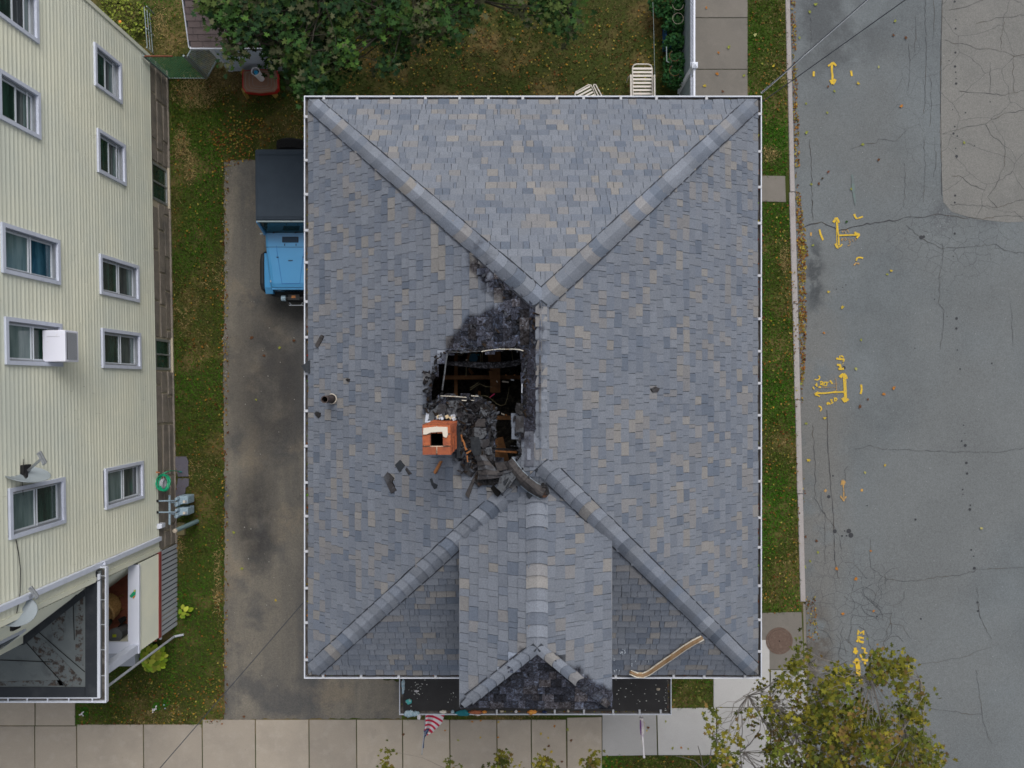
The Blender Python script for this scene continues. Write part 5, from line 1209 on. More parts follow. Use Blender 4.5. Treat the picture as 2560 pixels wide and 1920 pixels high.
mb = MB(); mb.lathe([(.0001,-.02),(.014,0),(.0001,.02)], F8(752,1060,3.05), 8); mb.build('finial', M_galv, FL)
F9 = lambda x, y, z: P(*zoompts([(x,y)], 940, 1580, 2.765)[0], z)
F2 = thing('furled_banner', 'white flagpole with a furled white and purple banner at the right of the porch', 'flag', F9(1835,600,2.8))
mb = MB(); mb.tube([F9(1832,570,2.7), F9(1838,680,2.8), F9(1848,790,2.9), F9(1853,868,3.0)], [.016,.016,.016,.016], 8); mb.build('flagpole', M_flagwhite, F2)
mb = MB(); mb.lathe([(.0001,-.035),(.026,-.01),(.026,.012),(.0001,.035)], F9(1853,864,3.0), 10); mb.build('finial', M_flagwhite, F2)
mb = MB(); mb.tube([F9(1833,590,2.74), F9(1838,640,2.76), F9(1842,690,2.8), F9(1842,760,2.85), F9(1845,800,2.88)], [.045,.042,.034,.03,.018], 9); mb.build('banner', layered('cream_cloth',(.55,.53,.50),[((.30,.22,.34),8,.5,.62,.7)],rough=.8), F2)
mb = MB(); mb.tube([F9(1828,610,2.79), F9(1829,660,2.8), F9(1832,712,2.84)], [.010,.018,.010], 6); mb.build('purple_fold', M_purple, F2)
mb = MB(); mb.slab([F9(1846,610,2.7),F9(1862,625,2.5),F9(1857,665,2.6),F9(1843,680,2.75)], .008); mb.build('loose_corner', layered('beige_cloth',(.42,.38,.32),rough=.8), F2)

# ------------------------------------------------------------ overhead cables
def cable(label, pts, r_, mat, sag=0):
    mb = MB(); out = []
    for i in range(len(pts)-1):
        for k in range(8):
            t = k/8; p = Vector(pts[i]).lerp(Vector(pts[i+1]), t); p.z -= sag*4*t*(1-t); out.append(p)
    out.append(Vector(pts[-1])); mb.tube(out, r_, 6); tag(mb.build('overhead_cable', mat, None, out[0]), label, 'cable')
e1 = P(1903,233,ZG+.02)
dirv = (P(2170,-3,7.0)-e1)
cable('pale service cable running from the back right roof corner out over the road', [e1, e1+dirv*.42, e1+dirv*1.6], .013, M_wirelight, .05)
cable('black service cable twisted with the pale one at the back right roof corner', [e1+Vector((.0,.0,.02)), e1+dirv*.42+Vector((.01,.015,.02)), e1+dirv*1.6+Vector((.02,.02,0))], .008, M_wire, .035)
p0, p1 = P(1905,255,6.0), P(2262,0,7.5)
cable('thin black cable crossing the upper end of the road below the pale one', [p0, p0+(p1-p0)*1.5], .008, M_wire, .02)
p0, p1 = P(762,1502,5.6), P(400,1920,6.2)
cable('thin black cable crossing the driveway from the left gutter to the bottom pavement', [p0+Vector((.3,.35,0)), p0, p0+(p1-p0)*1.4], .007, M_wire, .0)

# ================================================================== THE NEIGHBOUR'S CREAM HOUSE
NA, NB = Vector((-9.03, 8.18)), Vector((-8.79, -4.16))
nd = (NB-NA).normalized(); nn = Vector((-nd.y, nd.x)) if (-nd.y) > 0 else Vector((nd.y, -nd.x))     # outward (east)
NLEN = (NB-NA).length
def NW(s, o, z): q = NA + nd*s + nn*o; return Vector((q.x, q.y, z))
S = lambda Y: (8.18 - Y)/abs(nd.y)
NH = thing('cream_house', 'cream vinyl sided house with white framed windows and a stone base', 'house', (-12.5, 2, 0))
ZB, ZT, CO = .90, 7.0, .107
WINS = [(S(7.35),S(6.42),2.24,3.29,'A'),(S(5.52),S(4.57),2.14,3.24,'A'),(S(2.81),S(1.94),1.65,3.24,'B'),(S(1.21),S(.35),1.63,3.22,'B'),(S(-1.83),S(-2.72),1.62,3.2,'C'),
        (S(7.36),S(6.43),5.1,6.3,'A'),(S(5.5),S(4.62),5.1,6.2,'A'),(S(2.82),S(1.94),4.6,6.18,'D'),(S(1.18),S(.34),4.58,6.14,'E'),(S(-1.83),S(-2.73),4.58,6.12,'F')]
z = ZB; 
while z < ZT:
    cuts_ = sorted([(a+.04,b-.04) for a,b,z0,z1,_ in WINS if z+CO > z0+.04 and z < z1-.04]); segs = []; s0 = -.02
    for a,b in cuts_: segs.append((s0,a)); s0 = b
    segs.append((s0,NLEN+.01))
    for a,b in segs:
        parts = [a]
        while parts[-1] < b-3.9: parts.append(parts[-1]+random.uniform(2.4,3.6))
        parts.append(b)
        for p,q in zip(parts, parts[1:]):
            j = random.uniform(-.002,.002); mb = MB()
            sec = [(.002,z),(.024+j,z),(.025+j,z+.005),(.023+j,z+.012),(.015,z+CO*.45),(.010,z+CO-.004),(.002,z+CO)]; n_ = len(sec)
            va = [NW(p+.0015,o,h) for o,h in sec]; vb = [NW(q-.0015,o,h) for o,h in sec]
            mb.add(va+vb, [(k,k+1,n_+k+1,n_+k) for k in range(n_-1)]+[tuple(range(n_-1,-1,-1)),tuple(range(n_,2*n_))])
            mb.build('siding_board', M_siding, NH)
    z += CO
def wallbox(mb, s0, s1, o0, o1, z0, z1, col=None):
    mid = NW((s0+s1)/2, (o0+o1)/2, (z0+z1)/2); return mb.obox(mid, Vector((nd.x,nd.y,0))*((s1-s0)/2), Vector((nn.x,nn.y,0))*((o1-o0)/2), (0,0,(z1-z0)/2), col)
mb = MB(); wallbox(mb, 0, NLEN, -.18, -.10, .0, ZT); mb.build('wall', M_black, NH)     # back of the wall behind the glass
mb = MB(); wallbox(mb, 0, .09, .0, .045, ZB, ZT); mb.build('corner_board', M_siding, NH)
mb = MB(); wallbox(mb, NLEN-.09, NLEN+.005, .0, .045, ZB, ZT); mb.build('corner_board', M_siding, NH)
mb = MB(); wallbox(mb, -.1, NLEN+.3, -.4, .15, ZT, ZT+.14); mb.build('eave_board', M_trim, NH)
mb = MB(); a, b = NW(-.2,.17,ZT+.14), NW(NLEN+.3,.17,ZT+.14); W_ = Vector((-5.2,0,2.2)); mb.slab([a,b,b+W_,a+W_], .04); mb.slab([a+W_,b+W_,b+W_*1+Vector((-5.2,0,-2.2)),a+W_+Vector((-5.2,0,-2.2))], .04); mb.build('roof', M_shingbrown, NH)
mb = MB(); q = NA; mb.box(NA.x-9.8, NA.x-.02, NA.y-.15, NA.y, 0, ZT); mb.box(-19,-18.85,-5.3,NA.y,0,ZT); mb.build('wall', M_siding, NH)
PANES = {'A':(M_glassA,M_glassB),'B':(M_glassA,M_glassB),'C':(M_glassC,M_glassB),'D':(M_glassC,M_glassD),'E':(M_glassC,M_glassA),'F':(M_glassC,M_glassA)}
for s0,s1,z0,z1,kd in WINS:
    mb = MB(); tw = .072
    for a in ((s0,s1,z1-tw,z1),(s0,s1,z0,z0+tw),(s0,s0+tw,z0+tw,z1-tw),(s1-tw,s1,z0+tw,z1-tw)): wallbox(mb, a[0],a[1],.012,.06,a[2],a[3])
    wn_ = mb.build('window', M_trim, NH)
    a, b, c_, d_ = s0+tw, s1-tw, z0+tw, z1-tw
    mb = MB()
    for r_ in ((a,b,d_-.03,d_),(a,b,c_,c_+.03),(a,a+.03,c_+.03,d_-.03),(b-.03,b,c_+.03,d_-.03)): wallbox(mb, r_[0],r_[1],-.09,.010,r_[2],r_[3])
    mb.build('jamb', M_metal, wn_)
    zm = (c_+d_)/2; a, b, c_, d_ = a+.03, b-.03, c_+.03, d_-.03
    for (lo, hi, off, m) in ((zm, d_, -.055, PANES[kd][0]), (c_, zm+.02, -.075, PANES[kd][1])):
        mb = MB(); f_ = .028
        for r_ in ((a,b,hi-f_,hi),(a,b,lo,lo+f_),(a,a+f_,lo+f_,hi-f_),(b-f_,b,lo+f_,hi-f_)): wallbox(mb, r_[0],r_[1],off,off+.03,r_[2],r_[3])
        sh = mb.build('sash', M_sash, wn_)
        mb = MB(); wallbox(mb, a+f_, b-f_, off+.008, off+.014, lo+f_, hi-f_); mb.build('pane', m, wn_)
    mb = MB(); wallbox(mb, a, b, -.012, .0, zm-.02-(.25 if kd in 'A' else 0), zm+.0-(.25 if kd in 'A' else 0)); mb.build('screen_bar', M_sash, wn_)
    if kd in 'AB':
        mb = MB(); wallbox(mb, a+.04, b-.04, -.062, -.056, c_+.05, c_+.05+random.uniform(.08,.2)); mb.build('curtain', M_glassC, wn_)
    if kd in 'CF':
        mb = MB(); wallbox(mb, a+.05, b-.05, -.052, -.046, zm+.05, d_-.08); mb.build('blind', M_glassC, wn_)
# foundation stones
fz = [0.0, .27, .58, ZB]
FW = [(S(5.57),S(4.63)),(S(1.14),S(.36))]
mb = MB(); wallbox(mb, 0, NLEN+1.9, -.16, -.02, -.1, ZB-.005); mb.build('foundation_mortar', M_mortar, NH)
for r_ in range(3):
    s0 = -.1*r_
    while s0 < NLEN-.2:
        L_ = random.uniform(.7,1.35); a, b = max(0,s0+.02), min(NLEN-.02, s0+L_-.035); s0 += L_
        for wa, wb in FW:
            if a < wa < b: b = wa-.05 
            if a < wb < b: a = wb+.05
        if b-a < .12 or any(wa-.04 < a and b < wb+.04 for wa,wb in FW): continue
        mb = MB(); o = random.uniform(-.005,.012); wallbox(mb, a, b, -.02, o+.004, fz[r_]+.026, fz[r_+1]-.026)
        for i,v in enumerate(mb.v): mb.v[i] = (v[0]+random.uniform(-.008,.008), v[1]+random.uniform(-.015,.015), v[2]+random.uniform(-.012,.012))
        mb.build('foundation_stone', M_stone, NH, bev=.012)
for wa, wb in FW:
    mb = MB()
    for r_ in ((wa,wb,.80,.87),(wa,wb,.05,.11),(wa,wa+.06,.11,.80),(wb-.06,wb,.11,.80),((wa+wb)/2-.02,(wa+wb)/2+.02,.11,.80)): wallbox(mb, r_[0],r_[1],-.03,.0,r_[2],r_[3])
    wn_ = mb.build('basement_window', M_metal, NH)
    mb = MB(); wallbox(mb, wa+.06, wb-.06, -.024, -.018, .11, .80); mb.build('pane', M_glassA, wn_)
    mb = MB(); wallbox(mb, wa-.06, wb+.06, -.02, .05, -.02, .05); mb.build('sill', M_mortar, wn_)
mb = MB(); wallbox(mb, 0, NLEN, .0, .05, -.04, .03); mb.build('footing', M_stone, NH)
# angled wall behind the porch, then the front wall
Wc = [NB, Vector((-9.0,-4.28)), Vector((-10.33,-5.30)), Vector((-16,-5.5))]
mb = MB(); z = .95
segs = [(Wc[1],Wc[2]),(Wc[2],Wc[3])]
while z < ZT:
    for a, b in segs:
        d = (b-a).normalized(); n_ = Vector((-d.y, d.x)); n_ = -n_ if n_.y > 0 else n_; mb = MB()
        sec = [(0,z),(.028,z),(.030,z+.006),(.027,z+.014),(.016,z+CO*.45),(.008,z+CO)]; m_ = len(sec)
        va = [(a.x+n_.x*o, a.y+n_.y*o, h) for o,h in sec]; vb = [(b.x+n_.x*o, b.y+n_.y*o, h) for o,h in sec]
        mb.add(va+vb, [(k,k+1,m_+k+1,m_+k) for k in range(m_-1)]); mb.build('siding_board', M_siding, NH)
    z += CO
mb = MB(); mb.box(-18.9,-10.3,-5.46,-5.3,0,ZT); mb.build('wall', M_siding, NH)
# window on the angled wall above the porch roof
d = (Wc[2]-Wc[1]).normalized(); n_ = Vector((-d.y,d.x)); n_ = -n_ if n_.y > 0 else n_
def AW(t, o, z): q = Wc[1] + d*t + n_*o; return Vector((q.x,q.y,z))
mb = MB(); mb.obox(AW(1.32,.04,5.0),(d.x*.30,d.y*.30,0),(n_.x*.03,n_.y*.03,0),(0,0,.75)); wn_ = mb.build('window', M_trim, NH)
mb = MB(); mb.obox(AW(1.32,.075,5.0),(d.x*.22,d.y*.22,0),(n_.x*.008,n_.y*.008,0),(0,0,.62)); mb.build('pane', M_glassB, wn_)
mb = MB(); mb.obox(AW(1.32,.09,5.0),(d.x*.24,d.y*.24,0),(n_.x*.012,n_.y*.012,0),(0,0,.02)); mb.build('sash', M_sash, wn_)
# downspout on the east wall
sdn = S(-3.83)
mb = MB(); wallbox(mb, sdn-.05, sdn+.05, .035, .115, .95, ZT); wallbox(mb, sdn-.055, sdn+.055, .03, .125, 3.35, 3.42); wallbox(mb, sdn-.02, sdn+.02, .03, .16, 3.42, 3.46)
mb.build('downspout', M_trim, NH)

# porch of the cream house
PO = thing('corner_porch', 'corner porch with white railing cap, flat tarred roof and grey lattice skirt', 'porch', (-9.6,-5.4,0))
zpr = 3.6; PR = lambda x, y, zz=zpr: P(x, y, zz)
poly = [(213,1428),(250,1428),(250,1745),(-420,1745),(-420,1655),(0,1612),(53,1592),(212,1472)]
mb = MB(); mb.prism([(PR(x,y).x,PR(x,y).y) for x,y in poly], zpr-.14, zpr-.03); mb.build('flat_roof', M_bitum, PO)
def strip(name, pts, zz, th, m, bevel=0): mb = MB(); mb.prism([(P(x,y,zz).x,P(x,y,zz).y) for x,y in pts], zz-th, zz, bevel=bevel); return mb.build(name, m, PO)
strip('tar_border', [(213,1430),(243,1430),(243,1744),(213,1744)], zpr-.012, .016, M_blackedge); strip('tar_border', [(-420,1718),(212,1718),(212,1744),(-420,1744)], zpr-.012, .016, M_blackedge)
strip('tar_border', [(210,1472),(212,1490),(60,1612),(0,1622),(0,1612),(53,1592)], zpr-.016, .012, M_blackedge)
for pts in ([(190,1490),(208,1490),(208,1665),(188,1660)], [(135,1535),(165,1520),(160,1560),(158,1600),(140,1605),(128,1570)], [(85,1590),(110,1600),(205,1700),(200,1716),(150,1716),(130,1680),(80,1620)], [(0,1704),(150,1700),(160,1714),(0,1714)]):
    strip('rust_stain', pts, zpr-.0245, .004, M_roofstain)
mb = MB()
for a, b in (((84,1569),(212,1680)),((60,1600),(165,1716)),((183,1500),(186,1600)),((0,1650),(130,1655)),((40,1600),(84,1569))): mb.ribbon([P(a[0],a[1],zpr-.019), P((a[0]+b[0])/2+random.uniform(-2,2),(a[1]+b[1])/2,zpr-.019), P(b[0],b[1],zpr-.019)], .016)
mb.build('tar_seam', M_black, PO)
strip('edge_flashing', [(243,1436),(250,1434),(250,1746),(243,1746)], zpr+.0, .03, M_white)
strip('gutter', [(250,1424),(262,1424),(262,1756),(250,1756)], zpr-.08, .01, M_trough); strip('gutter_lip', [(262,1417),(265.5,1417),(265.5,1757),(262,1757)], zpr-.005, .09, M_white)
strip('gutter_lip', [(218,1417),(262,1417),(262,1420),(218,1420)], zpr-.005, .09, M_white); strip('gutter', [(-420,1746),(250,1746),(250,1754),(-420,1754)], zpr-.08, .01, M_trough)
strip('gutter_lip', [(-420,1753.5),(262,1753.5),(262,1757),(-420,1757)], zpr-.005, .09, M_white); strip('edge_flashing', [(-420,1744),(243,1744),(243,1746.5),(-420,1746.5)], zpr+.0, .03, M_white)
for x in (19,67,118,171,230): mb = MB(); p = P(x,1750,zpr); mb.box(p.x-.014,p.x+.014,p.y-.05,p.y+.04,zpr-.02,zpr-.008); mb.build('gutter_bracket', M_white, PO)
for y in (1440,1500,1562,1625,1690): mb = MB(); p = P(256,y,zpr); mb.box(p.x-.05,p.x+.05,p.y-.006,p.y+.006,zpr-.02,zpr-.010); mb.build('gutter_bracket', M_greyslat, PO)
zf = 1.0; XR = -8.79
for k in range(14):          # floor boards
    y1_ = -4.2-k*.155; mb = MB(); mb.box(-11.2, XR, y1_-.150, y1_, zf-.03, zf-random.uniform(0,.003)); mb.build('floor_board', M_brownboard, PO)
zr = 1.95
def P2(px, py, z): v = P(px,py,z); return v.x, v.y
a, b = P2(320,1412,zr), P2(348,1634,zr)
mb = MB(); mb.box(a[0],b[0],b[1]+.0,a[1],zr-.05,zr); mb.build('railing_cap', M_vinyl, PO)
c_ = P2(230,1608,zr)
mb = MB(); mb.box(a[0]-2.6,a[0],b[1],b[1]+.27,zr-.05,zr-.002); mb.build('railing_cap', M_vinyl, PO)
xo = b[0]-.035; z = zf
while z < zr-.08:
    va = [(xo-.10,a[1]+.02,z),(xo+.012,a[1]+.02,z),(xo+.009,a[1]+.02,z+.014),(xo-.014,a[1]+.02,z+.1)]; vb = [(x_,b[1]+.03,z_) for x_,_,z_ in va]
    mb = MB(); mb.add(va+vb, [(0,1,5,4),(1,2,6,5),(2,3,7,6)]); mb.build('siding_board', M_siding, PO)
    va = [(xo-2.9,b[1]+.13,z),(xo-2.9,b[1]+.03,z+.002),(xo-2.9,b[1]+.046,z+.1)]; vb = [(xo-.0,y_,z_) for _,y_,z_ in va]
    mb = MB(); mb.add(va+vb, [(0,1,4,3),(1,2,5,4)]); mb.build('siding_board', M_siding, PO)
    va = [(a[0]+.0,a[1],z),(a[0]-.0,a[1],z+.1),(a[0],b[1]+.2,z+.1),(a[0],b[1]+.2,z)]; mb = MB(); mb.add(va, [(0,1,2,3)]); mb.build('siding_board', M_siding, PO); z += .1
mb = MB(); mb.box(xo-.03,xo+.028,b[1]+.01,a[1]+.06,zf-.12,zf-.01); mb.build('red_trim', M_red, PO)
mb = MB(); mb.box(xo-.03,xo+.014,b[1]-.06,a[1]+.10,zf-.17,zf-.12); mb.build('skirt_rail', M_greyslat, PO)
n = 17; ys = [a[1]+.06 - i*(a[1]+.06-(b[1]-.02))/n for i in range(n+1)]
for i in range(n):
    mb = MB(); mb.box(xo-.02,xo+.004,ys[i+1]+.026,ys[i]-.012,.0,zf-.17); mb.build('skirt_slat', M_greyslat, PO)
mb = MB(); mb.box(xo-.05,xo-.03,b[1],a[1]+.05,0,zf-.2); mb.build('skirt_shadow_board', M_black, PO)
mb = MB(); mb.box(xo-2.9,xo-.02,b[1]-.0,b[1]+.05,0,zf); mb.build('skirt_front', M_greyslat, PO)
cx_, cy_ = b[0]-.11, b[1]+.12
mb = MB(); mb.box(cx_-.09,cx_+.09,cy_-.09,cy_+.09,zr,zpr-.14); mb.build('corner_post', M_trim, PO)
mb = MB(); p = P(440,1588,.02); mb.tube([(p.x+.22,p.y+.03,.06),(p.x,p.y,.12),(p.x,p.y,zpr-.1)],.029,8); mb.build('downspout', M_greyslat, PO)
mb = MB(); mb.box(-9.9,-9.72,b[1]+.05,b[1]+.2,zf,zpr-.14); mb.build('corner_post', M_trim, PO)
for k in range(3):
    mb = MB(); mb.box(-11.2,-9.7,b[1]-.32*(k+1),b[1]-.32*k,0,.78-.25*k); mb.build('step', M_greyslat, PO)
# things on the porch
ZC = lambda x, y, z: P(*zoompts([(x,y)], 0, 1340, 2.86)[0], z)
WCx = ZC(830,470,zf)
WCH = thing('wicker_chair', 'tan wicker armchair with curved back on the brown porch floor', 'chair', WCx)
mb = MB(); mb.lathe([(.0001,.40),(.29,.42),(.31,.38),(.30,.30),(.0001,.30)], WCx, 20); mb.build('seat', M_wicker, WCH)
mb = MB(); pts = [WCx+Vector((.33*math.cos(R(a_)),.33*math.sin(R(a_)),.50+.38*max(0,math.sin(R((a_+50)/260*180))))) for a_ in range(-50,211,20)]
low = [Vector((p.x,p.y,zf+.36)) for p in pts]
n = len(pts); mb.add([p for p in pts]+low, [(i,i+1,i+1+n,i+n) for i in range(n-1)]); mb.build('backrest', M_wicker, WCH)
mb = MB(); mb.tube([p+Vector((0,0,zf-1.0)) for p in pts], .028, 8); mb.build('rolled_rim', M_wicker, WCH)
for sx, sy in ((-.17,-.17),(.17,-.17),(-.17,.17),(.17,.17)):
    mb = MB(); mb.tube([WCx+Vector((sx,sy,0)), WCx+Vector((sx*.95,sy*.95,.31))], .02, 6); mb.build('leg', M_wicker, WCH)
for v in pts: pass
p = ZC(895,665,zf); t = thing('round_bin', 'small grey round bin with a yellow label beside the porch railing', 'bin', p)
mb = MB(); mb.lathe([(.0001,.02),(.14,.02),(.165,.42),(.175,.42),(.175,.45),(.0001,.47)], p, 20); mb.build('drum', layered('grey_lid',(.14,.15,.16),rough=.6), t)
mb = MB(); mb.box(p.x-.045,p.x+.045,p.y-.035,p.y+.035,p.z+.47,p.z+.478); mb.build('yellow_label', layered('lime_label',(.42,.48,.03),[((.1,.12,.02),30,.55,.6,.8)],rough=.6), t)
p = ZC(775,610,zf); t = tag(MB().lathe([(.10,0),(.14,.25),(.15,.27),(.13,.27),(.09,.12),(.0001,.10)], p, 20).build('plant_pot', layered('dull_green_pot',(.07,.11,.07),rough=.6), None, p), 'dull green round pot on the porch floor next to the wicker chair', 'pot')
mb = MB(); mb.tube([ZC(765,745,1.3), ZC(800,700,1.35), ZC(870,625,1.3), ZC(900,580,1.4)], .018, 6); tag(mb.build('walking_stick', M_plasticblk, None, ZC(765,745,1.3)), 'black stick with grips leaning across the porch corner by the bin', 'stick')
p = ZC(875,598,1.25); tag(MB().obox(p,(.06,.03,0),(-.03,.05,0),(0,0,.04)).build('black_box', M_plasticblk, None, p), 'small black box beside the round bin on the porch', 'box')
p = ZC(950,415,zr); t = thing('garden_trinket', 'small green and orange trinket lying on the white railing cap', 'ornament', p)
mb = MB(); mb.slab([ZC(x,y,zr+.03) for x,y in [(925,430),(955,395),(968,385),(965,420),(940,442)]], .028); mb.build('body', layered('trinket_green',(.01,.30,.14),rough=.5), t)
mb = MB(); mb.slab([ZC(x,y,zr+.02) for x,y in [(955,430),(968,425),(955,448),(948,442)]], .018); mb.build('tail', M_orange, t)
mb = MB(); mb.slab([ZC(x,y,zr+.036) for x,y in [(955,388),(968,385),(965,398),(958,400)]], .01); mb.build('head', layered('trinket_yellow',(.5,.4,.05),rough=.5), t)

# satellite dishes
def dish(label, c_, nrm, r_, arm_to, arm_sp, mount_to):
    nrm = Vector(nrm).normalized(); t = thing('satellite_dish', label, 'satellite dish', c_, 'grey satellite dishes on the cream house')
    M = nrm.to_track_quat('Z','Y').to_matrix(); c_ = Vector(c_)
    prof = [(r_*k/7, .16*r_*(k/7)**2*1.6) for k in range(8)][::-1]; prof[-1] = (.0001,0)
    mb = MB(); mb.lathe(prof, c_, 28, M=M); mb.lathe([(q[0],q[1]-.012) for q in prof[::-1]], c_, 28, M=M); mb.lathe([(r_,prof[0][1]),(r_*1.02,prof[0][1]-.004),(r_,prof[0][1]-.012)], c_, 28, M=M); mb.build('reflector', M_dish, t, smooth=True)
    base = c_ + M @ Vector((0,-r_*.9,0)) if False else c_ - nrm*.02
    a = Vector(arm_sp); b = Vector(arm_to)
    mb = MB(); mb.bar(a, b, .035, .035); mb.build('arm', M_metal, t)
    mb = MB(); d = (b-a).normalized(); s = d.cross(Vector((0,0,1))).normalized()
    mb.bar(b-s*.11, b+s*.11, .05, .04)
    for q in (-.10,-.0,.10): mb.tube([b+s*q+d*.05, b+s*q-d*.05], .022, 10)
    mb.bar(b-s*.11+d*.08, b+s*.11+d*.08, .02, .03); mb.build('receiver_head', M_metal, t)
    mb = MB(); mb.bar(c_-nrm*.03, Vector(mount_to), .05, .05); mb.obox(Vector(mount_to), (.03,0,0),(0,.09,0),(0,0,.10)); mb.build('mount', M_plasticblk, t)
    return t
c1 = P(65,1196,5.85)
dish('grey oval satellite dish above the lower left wall window, its arm pointing up the wall', c1, (.30,.94,.14), .36, P(104,1146,6.05), P(66,1180,5.65), NW(S(-1.55),.05,5.7))
for k in range(6):
    pass
c2 = P(40,1533,5.9)
dish('round grey satellite dish over the tarred porch roof corner', c2, (.50,.72,.48), .31, P(84,1482,5.9), P(62,1506,5.6), AW(.1,.05,5.6))
# cables on the wall
mb = MB(); mb.tube([NW(S(y),.05,z) for y,z in ((-1.35,5.75),(-1.75,5.8),(-2.0,5.78))], .006, 5); mb.tube([NW(S(Y),.045,zz) for Y,zz in ((-2.75,5.98),(-3.0,5.92),(-3.3,5.88),(-3.7,5.9),(-3.85,5.93),(-4.05,6.0))], .008, 5)
tag(mb.build('wall_cable', M_plasticblk, None, NW(S(-2.75),.05,6)), 'black cable running down from the lowest upstairs window', 'cable')
mb = MB(); mb.tube([AW(.02,.06,3.9), AW(.4,.06,3.75), AW(.9,.06,3.72)], .006, 5); mb.tube([ZC(570,280,4.0),ZC(585,320,3.8),ZC(612,350,3.65)], .010, 6); mb.tube([ZC(612,360,3.64),ZC(690,325,3.62),ZC(752,298,3.62)], .008, 6)
mb.tube([ZC(365,320,4.7),ZC(380,370,4.6),ZC(350,430,4.4),ZC(290,470,4.2),ZC(200,510,4.0)], .004, 5)
tag(mb.build('wall_cable', M_plasticblk, None, AW(.3,.05,3.8)), 'black cable loops at the upper corner of the tarred porch roof', 'cable')

# air conditioner in the upper window
cA = (S(.98)+S(.44))/2
ACs0, ACs1 = S(1.02), S(.42)
AC = thing('air_conditioner', 'white window air conditioner sticking out of the upstairs window', 'air conditioner', NW((ACs0+ACs1)/2,.2,4.66))
zc0, zc1 = 4.64, 5.06
mb = MB(); wallbox(mb, ACs0, ACs1, -.03, .40, zc0, zc1); mb.build('casing', layered('white_enamel',(.70,.71,.80),[((.5,.45,.38),6,.66,.72,.5)],rough=.35), AC, bev=.012)
mb = MB(); wallbox(mb, ACs0+.04, ACs1-.04, .401, .404, zc0+.05, zc1-.05); g_ = mb.build('grille', M_plasticblk, AC)
for k in range(9):
    zz = zc0+.07+k*.033; mb = MB(); wallbox(mb, ACs0+.04, ACs1-.04, .404, .410, zz, zz+.008); mb.build('grille_slat', M_greyslat, g_)
mb = MB(); wallbox(mb, ACs0+.12, ACs0+.125, .05, .30, zc1+.001, zc1+.004); mb.build('seam', M_metal, AC)

# hose, tap, gas meters, bollard
Hz = lambda x, y, z: P(360+x/8.294, 1140+y/8.294, z)
HS = thing('garden_hose', 'bright green garden hose coiled on a wall hook above the slate stones', 'hose', Hz(410,550,1.0))
mb = MB(); pth = []
for k in range(150):
    t = k/149; a = t*2*math.pi*6.2 - 1.2; rr = 1-.16*math.sin(a*.37+1)**2; ex = 128*rr + 22*math.sin(a*.21); ey = 175*rr
    cx = 400+30*math.sin(a*.5); pth.append(Hz(cx+ex*math.cos(a), 555+ey*math.sin(a), 1.02+.10*math.sin(a+.5)+.05*t))
mb.tube(pth, .0125, 6); mb.build('coil', M_hose, HS)
mb = MB(); mb.tube([Hz(380,370,1.15),Hz(470,330,1.1),Hz(560,305,.9),Hz(650,305,.5),Hz(720,320,.1),Hz(775,330,.05)], .011, 6); mb.build('free_end', M_hose, HS)
mb = MB(); mb.tube([Hz(745,326,.06),Hz(790,330,.05)], .02, 8); mb.build('nozzle', layered('dark_teal',(.01,.10,.12),rough=.5), HS)
mb = MB(); mb.lathe([(.11,-.01),(.13,.05),(.10,.07),(.05,.04),(.0001,.03)], Hz(370,570,.95), 14, axis='X'); mb.build('hanger', M_greyslat, HS)
t = thing('wall_tap', 'small copper coloured tap on the wall next to the green hose', 'tap', Hz(290,340,1.1))
mb = MB(); mb.tube([Hz(250,340,1.15),Hz(320,342,1.1)], .018, 8); mb.build('spout', layered('copper',(.40,.17,.08),rough=.5), t)
mb = MB(); mb.tube([Hz(262,322,1.2),Hz(268,355,1.2)], .022, 8); mb.build('handle', MATS['copper'], t)
def gas(dy, label):
    t = thing('gas_meter', label, 'gas meter', Hz(790,930+dy,0), 'grey gas meters beside the stone base')
    def bx(x0,x1,y0,y1,z0,z1,m,nm,bev=.0):
        p, q = Hz(x0,y0+dy,z1), Hz(x1,y1+dy,z1); mb = MB(); mb.box(p.x,q.x,q.y,p.y,z0,z1); mb.build(nm, m, t, bev=bev)
    bx(680,910,835,1000,.25,.62,M_gas,'body',.02); bx(800,905,915,985,.62,.68,M_gas,'index_box',.01); bx(805,850,925,975,.68,.70,M_cream,'dial'); bx(855,890,925,975,.68,.695,M_metal,'dial_cover')
    for (x,y) in ((700,880),(710,1000)):
        mb = MB(); mb.lathe([(.0001,.10),(.035,.09),(.045,.0),(.045,-.12)], Hz(x,y+dy,.66), 12); mb.build('coupling', M_gas, t)
    mb = MB(); mb.lathe([(.0001,.04),(.055,.03),(.06,-.05)], Hz(680,1010+dy,.6), 12); mb.build('regulator', M_gas, t)
    mb = MB(); mb.tube([Hz(290,932+dy,.92),Hz(530,930+dy,.9),Hz(650,928+dy,.75)], .018, 8); mb.tube([Hz(530,965+dy,.75),Hz(700,965+dy,.7)], .016, 8); mb.build('pipe', M_gas, t)
    mb = MB(); mb.lathe([(.0001,.03),(.03,.03),(.034,0)], Hz(278,932+dy,.95), 10); mb.build('pipe_cap', M_plasticblk, t)
    return t
gas(0, 'grey gas meter nearer the green hose'); gas(235, 'grey gas meter nearer the bollard')
mb = MB(); mb.tube([Hz(530,810,.85),Hz(532,1420,.85)], .026, 10); tag(mb.build('gas_header_pipe', M_gas, None, Hz(530,1100,.85)), 'grey pipe running along the wall behind both gas meters', 'pipe')
pb = P(493,1303,0); t = thing('bollard', 'blue-grey steel bollard with tan cap beside the gas meters', 'bollard', pb)
